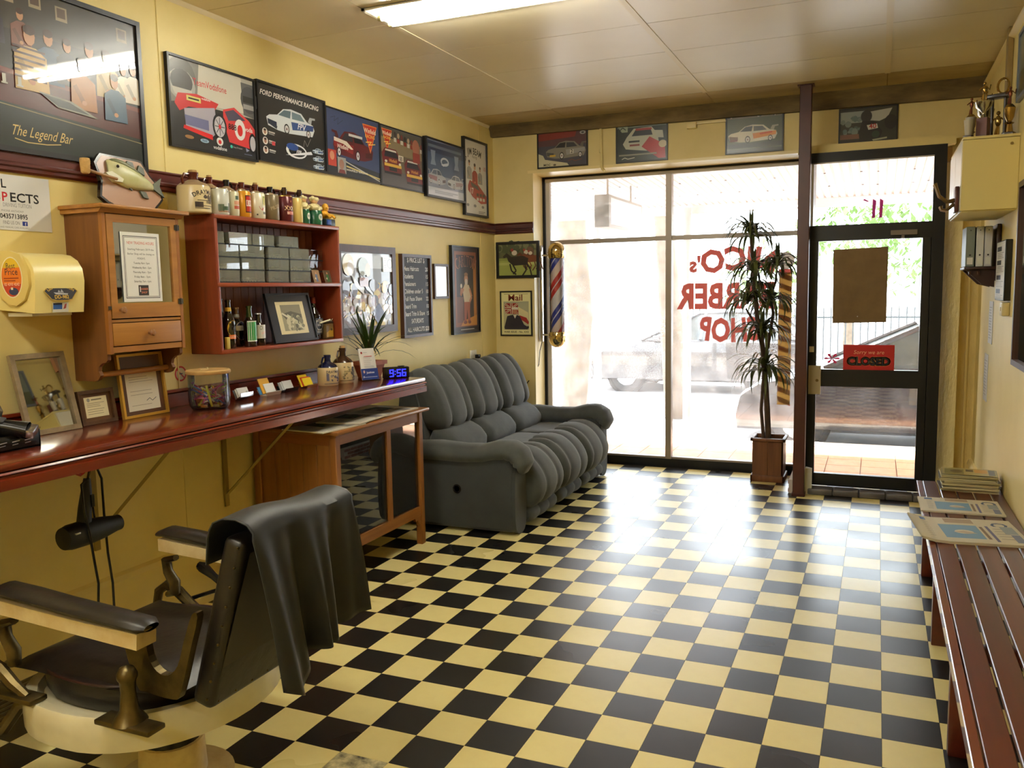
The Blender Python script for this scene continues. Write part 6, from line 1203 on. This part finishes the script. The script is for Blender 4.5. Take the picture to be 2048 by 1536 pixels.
# trophies
m_gt = mat('trophy_gold', (170, 140, 80), .2, metal=1); m_st = mat('trophy_silver', (180, 176, 164), .18, metal=1); m_mb = mat('trophy_marble', (60, 52, 50), .3); m_tw2 = mat('trophy_wood', (96, 46, 34), .4)
ZC = 2.458
def figure(b, z, s):
    b.tube([(0, 0, z), (.0, 0, z+.05*s)], .008*s, 6).tube([(-.012*s, 0, z), (-.006*s, 0, z+.035*s), (0, 0, z+.05*s)], .006*s, 6).ball((0, 0, z+.075*s), (.014*s, .01*s, .028*s), 8, 6).ball((0, 0, z+.112*s), .01*s, 8, 6).tube([(.012*s, 0, z+.09*s), (.03*s, 0, z+.07*s), (.036*s, 0, z+.1*s)], .004*s, 6).tube([(-.012*s, 0, z+.09*s), (-.03*s, 0, z+.075*s)], .004*s, 6)
def trophy(label, x, y, kind, h):
    t = thing('trophy', label, 'trophy', (x, y, ZC), -.4, 'trophies on the high cupboard')
    if kind == 'cup':
        MB().rbox(-.03, .03, -.03, .03, 0, .012, .003).build('foot', m_mb, t); MB().box(-.028, .028, -.028, .028, .012, .11).build('plinth', m_tw2, t); MB().lathe([(.02, .11), (.01, .13), (.012, .145), (.04, .17), (.048, .2), (.044, .2)], 16).build('bowl', m_st, t); b = MB(); figure(b, .2, .9); b.build('figure', m_gt, t)
    elif kind == 'figure':
        MB().rbox(-.03, .03, -.025, .025, 0, .018, .003).build('plinth', m_mb, t); MB().lathe([(.022, .018), (.016, .06), (.026, .068), (.012, .075), (.024, .1), (.03, .15), (.014, .17)], 12).build('column', m_gt, t); b = MB(); figure(b, .168, .8); b.build('figure', mat('trophy_bronze', (120, 70, 50), .3, metal=.8), t)
    elif kind == 'glass':
        MB().rbox(-.022, .022, -.02, .02, 0, .015, .002).build('plinth', m_mb, t); MB().lathe([(.018, .015), (.022, .06), (.026, h)], 14).build('tumbler', mat('frosted_acrylic', (176, 170, 156), .3), t)
    else:
        MB().rbox(-.05, .05, -.035, .035, 0, .02, .003).build('plinth', m_mb, t)
        for s_ in (-1, 1): MB().lathe([(.009, .02), (.009, .24)], 10, (s_*.034, 0, 0)).build('column', m_mb, t)
        MB().rbox(-.055, .055, -.035, .035, .24, .262, .003).build('top_plate', m_mb, t); MB().tube([(.03*math.cos(k*PI/8)+.02, 0, .305+.042*math.sin(k*PI/8)) for k in range(16)], .007, 8, closed=True).build('wreath', m_gt, t); b = MB(); figure(b, .022, 1.2); b.build('figure', m_gt, t)
for lab, x, y, kd, h in (('pale acrylic trophy cup at the front left corner', 3.75, 5.56, 'glass', .1), ('taller pale acrylic trophy second from the left', 3.765, 5.66, 'glass', .13), ('silver bowl trophy on a wooden plinth with figure', 3.825, 5.6, 'cup', 0), ('column trophy topped by a wreath at the back', 3.915, 5.75, 'tower', 0), ('gold trophy with a bronze figure nearest the wall', 3.95, 5.57, 'figure', 0), ('small gold figure trophy behind the acrylic cups', 3.78, 5.8, 'figure', 0), ('second silver bowl trophy half hidden at the back', 3.86, 5.86, 'cup', 0)): trophy(lab, x, y, kd, h)
# binder rack, letter board, switch, notices, mirror, framed picture
rk = thing('wall_rack', 'dark wooden wall rack holding box files under the cupboard', 'rack', (3.9, 6.25, 1.745)); m_rk = mat('rack_stain', (50, 28, 22), .4)
MB().rbox(-.10, .095, -.16, .16, -.018, -.001, .003).build('shelf', m_rk, rk); MB().rbox(.072, .095, -.16, .16, -.09, .26, .003).build('back', m_rk, rk)
MB().prism([(-.09, -.018), (.072, -.018), (.072, -.13), (.0, -.11), (-.06, -.05)], -.13, -.11, 'y').build('bracket', m_rk, rk); MB().prism([(-.09, -.018), (.072, -.018), (.072, -.13), (.0, -.11), (-.06, -.05)], .11, .13, 'y').build('bracket', m_rk, rk)
for x in (-.07, -.02): MB().tube([(x, -.13, -.03), (x, -.17, -.05), (x, -.18, -.03)], .006).build('peg', m_rk, rk)
for lab, x, w_, c, s_ in (('grey-green box file at the left of the wall rack', -.07, .05, (120, 128, 120), 0), ('white box file in the middle of the wall rack', -.016, .042, (206, 206, 204), 1), ('white box file at the right of the wall rack', .03, .042, (196, 196, 198), 1)):
    t = thing('box_file', lab, 'file', (3.9+x, 6.25, 1.745), 0, 'box files in the wall rack'); MB().rbox(-w_/2, w_/2, -.14, .14, 0, .25, .003, 1).build('case', mat('file_%d' % c[0], c, .45), t)
    A = Art(w_*.8, .24, None, lambda q, y, z: (q, y-.1405, z+.125)); A.r(0, 4, 100, 98, c); A.r(10, 78, 90, 96, (214, 214, 206)); A.e(50, 72, 16, 2.4, (40, 40, 42)); A.e(50, 8, 10, 1.6, (40, 40, 42)); A.build('spine_label', m_pr, t)
lb = thing('letter_board', 'black edged letter board on the right wall', 'sign', (XR-.0005, 5.8, 1.713), -PI/2); MB().rbox(-.2, .2, -.035, 0, -.175, .175, .003, 1).build('case', m_jet, lb)
A = Art(.38, .335, (204, 204, 196), z0=.0355); A.r(4, 4, 96, 96, (216, 214, 206))
for k, y in enumerate((16, 40, 66, 90)): A.r(10, y-8, 60, y, (36, 36, 38)); A.lines(10, 92, range(y+3, y+14, 3), (150, 148, 140), .004)
A.build('print', m_pr, lb)
sw_ = thing('light_switch', 'cream light switch box on the right wall', 'switch', (XR-.0005, 5.66, 1.49), -PI/2); MB().rbox(-.05, .05, -.04, 0, -.04, .04, .008).build('box', mat('cream_switch', (206, 190, 140), .4), sw_); MB().rbox(-.012, .012, -.046, -.04, -.012, .012, .002).build('rocker', m_ww, sw_)
for lab, y, z, h in (('narrow white notice on the right wall under the rack', 6.45, 1.38, .28), ('second white notice lower on the right wall', 6.6, 1.0, .32)):
    t = thing('paper_notice', lab, 'notice', (XR-.0006, y, z), -PI/2); MB().box(-.1, .1, -.004, 0, -h/2, h/2).build('sheet', mat('grey_paper', (206, 206, 206), .5), t); A = Art(.19, h*.94, None, z0=.0042); A.lines(10, 90, range(12, 92, 7), (140, 140, 142), .004); A.build('print', m_pr, t)
mi = thing('wall_mirror', 'large brown framed mirror on the right wall', 'mirror', (XR-.0005, 4.5, 1.685), -PI/2); frame_mb(1.5, .96, .03, .03).build('frame', m_fbrn, mi); MB().box(-.725, .725, -.015, -.002, -.455, .455).build('glass', m_mir, mi)
def a_rw(A): A.r(0, 0, 100, 100, (120, 130, 120)); A.r(0, 60, 100, 100, (90, 96, 70)); A.blobs(12, 10, 10, 90, 60, 6, 14, [(150, 156, 150), (96, 110, 96)], 2)
picture('framed_picture', 'blue-grey framed picture high on the right wall', 'R', 5.05, 2.82, 1.1, .37, a_rw, .02, .02, mat('blue_grey_frame', (120, 128, 140), .4))
t = thing('wall_batten', 'olive vertical batten on the right wall above the cupboard', 'batten', (XR-.0005, 5.98, 2.46), -PI/2); MB().rbox(-.045, .045, -.03, 0, 0, CEIL-2.462, .004, 1).build('board', mat('olive_paint', (150, 128, 82), .5), t)

# slatted bench
bn_ = thing('slatted_bench', 'long dark red slatted waiting bench along the right wall', 'bench', (0, 0, 0))
m_bn = mat('bench_varnish', (96, 38, 24), .32, coat=.3, coat_r=.2, var=(72, 25, 15), vscale=7, stretch=(2, .1, 2)); m_bne = mat('bench_edge', (120, 60, 44), .25, coat=.6, coat_r=.1)  # edge paler than the slats: light on the bench front put into colour
BZ = .43
for k, (a, b_) in enumerate(((3.556, 3.586), (3.59, 3.664), (3.674, 3.752), (3.762, 3.84), (3.85, 3.928), (3.938, 3.996))): MB().rbox(a, b_, .35, 5.76, BZ-.022 if k else BZ-.05, BZ, .003, 1, False).build('slat', m_bn if k else m_bne, bn_)
for y in (5.2, 4.2, 3.2, 2.2, 1.2):
    MB().rbox(3.57, 3.64, y-.022, y+.022, 0, BZ-.05, .004).build('leg', m_bn, bn_); MB().rbox(3.9, 3.965, y-.022, y+.022, 0, BZ-.05, .004).build('leg', m_bn, bn_); MB().rbox(3.587, 3.99, y-.02, y+.02, BZ-.075, BZ-.0225, .003).build('cross_rail', m_bn, bn_)
# magazines in a stack, two newspapers
rd = random.Random(2); z = BZ+.0005
mg = [(206, 196, 150), (60, 56, 50), (150, 140, 110), (40, 42, 44), (196, 186, 140), (90, 80, 66), (206, 200, 170), (70, 66, 60), (190, 176, 120), (150, 150, 130)]
for k, c in enumerate(mg):
    th = .007+.003*(k % 3); o = thing('magazine', 'magazine in the stack by the door, %s from the bottom' % ('first second third fourth fifth sixth seventh eighth ninth tenth'.split()[k]), 'magazine', (3.825+rd.uniform(-.012, .012), 5.60+rd.uniform(-.012, .012), z), rd.uniform(-.06, .06), 'magazines on the bench')
    MB().box(-.145, .145, -.105, .105, .0008, th-.0008).build('pages', mat('magazine_pages', (206, 198, 160), .6), o); MB().box(-.147, .147, -.107, .107, th-.0008, th).build('cover', mat('cover_%d' % k, c, .35), o); MB().box(-.147, .147, -.107, .107, 0, .0008).build('back_cover', mat('cover_%d' % k, c), o); z += th+.0004
A = Art(.28, .2, (176, 166, 110), lambda q, y, z_: (q, z_, .0104-y)); A.r(60, 10, 84, 60, (206, 150, 40)); A.r(86, 10, 98, 90, (60, 74, 110)); A.r(4, 20, 40, 90, (120, 120, 70)); A.e(26, 50, 12, 20, (70, 56, 44)); A.r(44, 16, 58, 50, (60, 40, 36)); A.build('print', m_prs, o)
def a_gaz(A):
    A.r(1, 1, 99, 99, (210, 204, 186), 8); A.r(20, 30, 62, 84, (120, 160, 196), 8); A.e(46, 58, 9, 8, (214, 206, 190)); A.p([(36, 60), (46, 54), (58, 62), (48, 66)], (190, 176, 160)); A.r(8, 6, 18, 18, (84, 110, 160)); A.r(34, 4, 62, 22, (170, 150, 130), 4); A.r(70, 30, 73, 92, (110, 110, 150)); A.lines(76, 92, (40, 50, 60, 70, 80), (130, 126, 120), .006); A.r(64, 34, 67, 84, (130, 110, 96))
    A.t(78, 22, .07, 'C', (70, 90, 130), 1, rot=-PI/2); A.r(84, 30, 96, 60, (150, 160, 170), 2); A.r(88, 62, 96, 92, (120, 130, 160)); A.lines(10, 18, range(26, 90, 8), (140, 136, 128), .005)
newspaper('newspaper with a blue seagull photo, nearer the magazine stack', 3.745, 5.12, BZ+.0005, .40, .32, 0.02, a_gaz, th=.008)
newspaper('newspaper with a blue seagull photo, overhanging the bench front edge', 3.735, 4.60, BZ+.0005, .47, .44, .12, a_gaz, th=.012, curl=.02)

# ============================================================ THE STREET OUTSIDE
m_pav = mat('terracotta_paver', (196, 140, 96), .7, var=(176, 120, 80), vscale=9)
fp_ = struct(box('footpath', mat('paver_joint', (150, 120, 96), .9), -5, 9, YW+.06, 9.35, -.2, -.042), 'terracotta tiled footpath outside the shop', 'footpath')
pv = MB().box(.004, .296, .004, .296, -.042, -.03).mesh('paver'); pv.materials.append(m_pav)
for i in range(16):
    for j in range(5): o = bpy.data.objects.new('paver', pv); COL.objects.link(o); o.parent = fp_; o.location = (.5+i*.3, YW+.07+j*.3, 0)
box('kerb', mat('kerb_concrete', (206, 196, 178), .8), -5, 9, 9.35, 9.6, -.24, -.035, fp_)
struct(box('road', mat('asphalt', (128, 126, 126), .85, var=(150, 148, 148), vscale=30), -40, 60, 9.6, 70, -.4, -.235), 'grey asphalt road and parking bays', 'road')
# verandah awning
aw = thing('street_awning', 'ribbed pale metal awning over the footpath', 'awning', (0, 0, 0))
m_aw = mat('awning_paint', (196, 186, 180), .5); z_ = lambda y: 2.80-.05*(y-7.8); b = MB(); n = 150
xs_ = []; 
for k in range(n+1): x = -4+k*.08; xs_ += [(x, 0), (x+.05, 0), (x+.056, .014), (x+.074, .014)]
vs = []
for y in (7.85, 10.75): vs += [(x, y, z_(y)+h) for x, h in xs_]
m_ = len(xs_); b.add(vs, [(k, k+1, m_+k+1, m_+k) for k in range(m_-1)]); b.build('ribbed_soffit', m_aw, aw)
box('fascia', m_aw, -4, 8.1, 10.75, 10.8, 2.55, 2.78, aw); box('roof_sheet', m_aw, -4, 8.1, 7.85, 10.75, 2.84, 2.86, aw)
b = MB()
for k in range(22):
    for y in (8.4, 9.1, 9.9): b.lathe([(.0, -.006), (.012, -.006), (.012, .002)], 6, (.2+k*.24+.05*math.sin(k*3+y), y+.06*math.sin(k*5), z_(y)), cap=False)
b.build('bolts', mat('rusty_bolt', (110, 100, 96), .6), aw)['kind'] = 'stuff'
for x in (-.05, 1.12): MB().lathe([(.05, -.24), (.05, 2.62)], 14, (x, 10.65, 0)).build('post', mat('awning_post', (150, 146, 140), .5), aw)
# hanging light box
sb = thing('hanging_sign', 'grey light box sign hanging under the awning', 'sign', (.835, 8.0, 0)); MB().rbox(-.075, .075, 0, 1.25, 2.24, 2.55, .008).build('box', mat('sign_case', (130, 124, 116), .5), sb)
for y in (.2, 1.05): MB().lathe([(.012, 2.55), (.012, 2.80)], 8, (0, y, 0)).build('hanger', m_alu, sb)
box('face', mat('sign_face', (196, 186, 180), .4), .075, .078, .05, 1.2, 2.27, 2.52, sb)
# cars
m_car = mat('dark_grey_car', (36, 34, 38), .18, coat=1, coat_r=.03); m_cgl = mat('car_glass', (44, 56, 58), .05, coat=1); m_tyre = mat('tyre', (24, 24, 26), .8); m_hub = mat('hubcap', (170, 170, 174), .3, metal=.8)
def make_car(label, x, y, paint):
    c = thing('parked_car', label, 'car', (x, y, -.235), 0, 'parked cars')
    low = [(.02, .2), (0, .35), (.06, .62), (.3, .8), (.95, .93), (1.1, .955), (3.0, .98), (3.75, .95), (3.9, .7), (3.88, .3), (3.8, .2)]
    b = MB(); yy = [(0, .86), (.06, .97), (.2, 1.0), (1.45, 1.0), (1.59, .97), (1.65, .86)]; m = len(low); vs = []
    for y_, s in yy: vs += [(1.95+(px-1.95)*(.94+.06*s), y_, .55+(pz-.55)*s) for px, pz in low]
    b.add(vs, [(i*m+k, i*m+(k+1) % m, (i+1)*m+(k+1) % m, (i+1)*m+k) for i in range(len(yy)-1) for k in range(m)], True); b.add(vs[:m], [tuple(range(m))[::-1]]); b.add(vs[-m:], [tuple(range(m))])
    bd = b.build('body', paint, c)
    gl = [(1.0, .94), (2.0, 1.40), (2.1, 1.42), (3.2, 1.40), (3.7, .97)]
    b = MB(); vs = []
    for y_, s in ((.1, 0), (.26, 1), (1.39, 1), (1.55, 0)): vs += [(px, (y_ if pz > 1 else (.08 if y_ < .8 else 1.57)), pz) for px, pz in gl]
    n_ = len(gl); ys2 = ((.08, .24), (1.57, 1.41)); vs = []
    for lo, hi in ys2: vs += [(px, lo if pz < 1 else hi, pz) for px, pz in gl]
    b.add(vs, [tuple(range(n_)), tuple(range(2*n_-1, n_-1, -1))]+[(k, n_+k, n_+k+1, k+1) for k in range(n_-1)]); b.build('glasshouse', m_cgl, c)
    rf = MB().rbox(1.95, 3.3, .25, 1.40, 1.395, 1.45, .03).build('roof', paint, c)
    for yv, yt in ((.075, .235), (1.575, 1.415)):
        s_ = 1 if yv < .8 else -1
        for a, b_ in (((.98, .94), (2.02, 1.42)), ((2.05, .96), (2.12, 1.42)), ((3.72, .96), (3.22, 1.41))): MB().tube([(a[0], yv-.0*s_, a[1]), (b_[0], yt, b_[1])], .03, 6).build('pillar', paint, c)
        MB().tube([(2.0, yt, 1.415), (2.6, yt-.01*s_, 1.435), (3.25, yt, 1.41)], .02, 6).build('roof_rail', paint, c)
        MB().rbox(1.0, 3.2, yv-.03 if s_ > 0 else yv, yv if s_ > 0 else yv+.08, .40, .43, .008).build('rub_strip', mat('rub_strip', (150, 120, 100), .25), c)  # light tan colour carries the footpath's reflection in the strip
        MB().rbox(1.22, 1.42, yv-.14*s_ if s_ > 0 else yv, yv if s_ > 0 else yv+.14, .93, 1.03, .03).build('mirror', paint, c)
        for wx in (.72, 3.15):
            wl_ = MB().lathe([(.2, -.09), (.29, -.08), (.3, 0), (.29, .08), (.2, .09)], 22, (wx, .1 if s_ > 0 else 1.55, .3), 'y').build('wheel', m_tyre, c); MB().lathe([(.0, -.095), (.18, -.09), (.19, -.06)] if s_ > 0 else [(.19, .06), (.18, .09), (.0, .095)], 14, (wx, .1 if s_ > 0 else 1.55, .3), 'y', cap=False).build('hubcap', m_hub, wl_)
            MB().lathe([(.36, -.02), (.36, .03), (.3, .03), (.3, -.02)], 24, (wx, .03 if s_ > 0 else 1.62, .31), 'y', cap=False).build('wheel_arch', m_tyre, c)
    box('seat', mat('car_seat', (70, 84, 80), .7), 2.3, 2.75, .35, .75, .6, 1.25, c, .05)
    return c
c1 = make_car('dark grey hatchback parked right outside the shop door', 1.78, 10.15, m_car)
dup(c1, (-1.6, 15.0, -.235), 0, 'dark grey hatchback parked further across the street')
# tree trunks, street trees, fence
m_bark = mat('bark', (120, 104, 86), .9, var=(90, 78, 66), vscale=12); m_leaf = mat('street_leaf', (110, 140, 70), .6, var=(80, 110, 54), vscale=3)
def tree(label, x, y, pts, rs, crown=None, seed=1):
    t = thing('street_tree', label, 'tree', (x, y, -.235), 0, 'street trees'); MB().tube(pts, .1, 10, rs=rs).build('trunk', m_bark, t)
    if crown:
        rd = random.Random(seed); b = MB(); cx, cz, rx, rz_, n = crown
        for k in range(n):
            a = rd.random()*6.28; ph = math.acos(2*rd.random()-1); r = .55+.45*rd.random()
            p = Vector((cx+rx*r*math.sin(ph)*math.cos(a), rx*.8*r*math.sin(ph)*math.sin(a), cz+rz_*r*math.cos(ph))); d = Vector((rd.uniform(-1, 1), rd.uniform(-1, 1), rd.uniform(-1, 1))).normalized(); e = d.cross(Vector((0, 0, 1))).normalized(); s = .09+.07*rd.random()
            b.add([p-d*s, p+e*s*.45, p+d*s, p-e*s*.45], [(0, 1, 2, 3)])
        b.build('crown', m_leaf, t)['kind'] = 'stuff'
    return t
tree('thick palm trunk seen at the left edge of the window', -.72, 11.6, [(0, 0, 0), (.12, 0, 1.5), (.02, 0, 2.6), (-.05, 0, 4)], [.2, .2, .22, .28])
tree('leaning trunk just left of the window mullion', .42, 12.2, [(.25, 0, 0), (.15, 0, 1.6), (.05, 0, 2.8), (-.05, 0, 4)], [.18, .17, .14, .12])
tree('leafy green tree beyond the door on the right', 4.6, 21, [(0, 0, 0), (.1, 0, 1.6), (0, 0, 3)], [.2, .16, .1], (0, 3.1, 2.4, 1.7, 1500), 3)
tree('smaller leafy tree further left beyond the door', 2.6, 25, [(0, 0, 0), (0, 0, 2.5)], [.16, .1], (0, 3.4, 1.5, 1.2, 700), 4)
tree('green tree glimpsed through the second window', 0.3, 27, [(0, 0, 0), (0, 0, 2.0)], [.16, .1], (0, 2.0, 1.6, 1.3, 600), 5)
fn = thing('picket_fence', 'dark iron picket fence across the street', 'fence', (0, 18.5, -.235)); m_ir = mat('iron', (60, 66, 68), .5)
pk = MB().prism([(-.012, 0), (.012, 0), (.012, 1.4), (0, 1.48), (-.012, 1.4)], -.012, .012, 'y').mesh('picket'); pk.materials.append(m_ir)
for k in range(48): o = bpy.data.objects.new('picket', pk); COL.objects.link(o); o.parent = fn; o.location = (-.5+k*.14, 0, 0)
for z in (.2, 1.2): box('rail', m_ir, -.6, 6.2, -.015, .015, z, z+.04, fn)
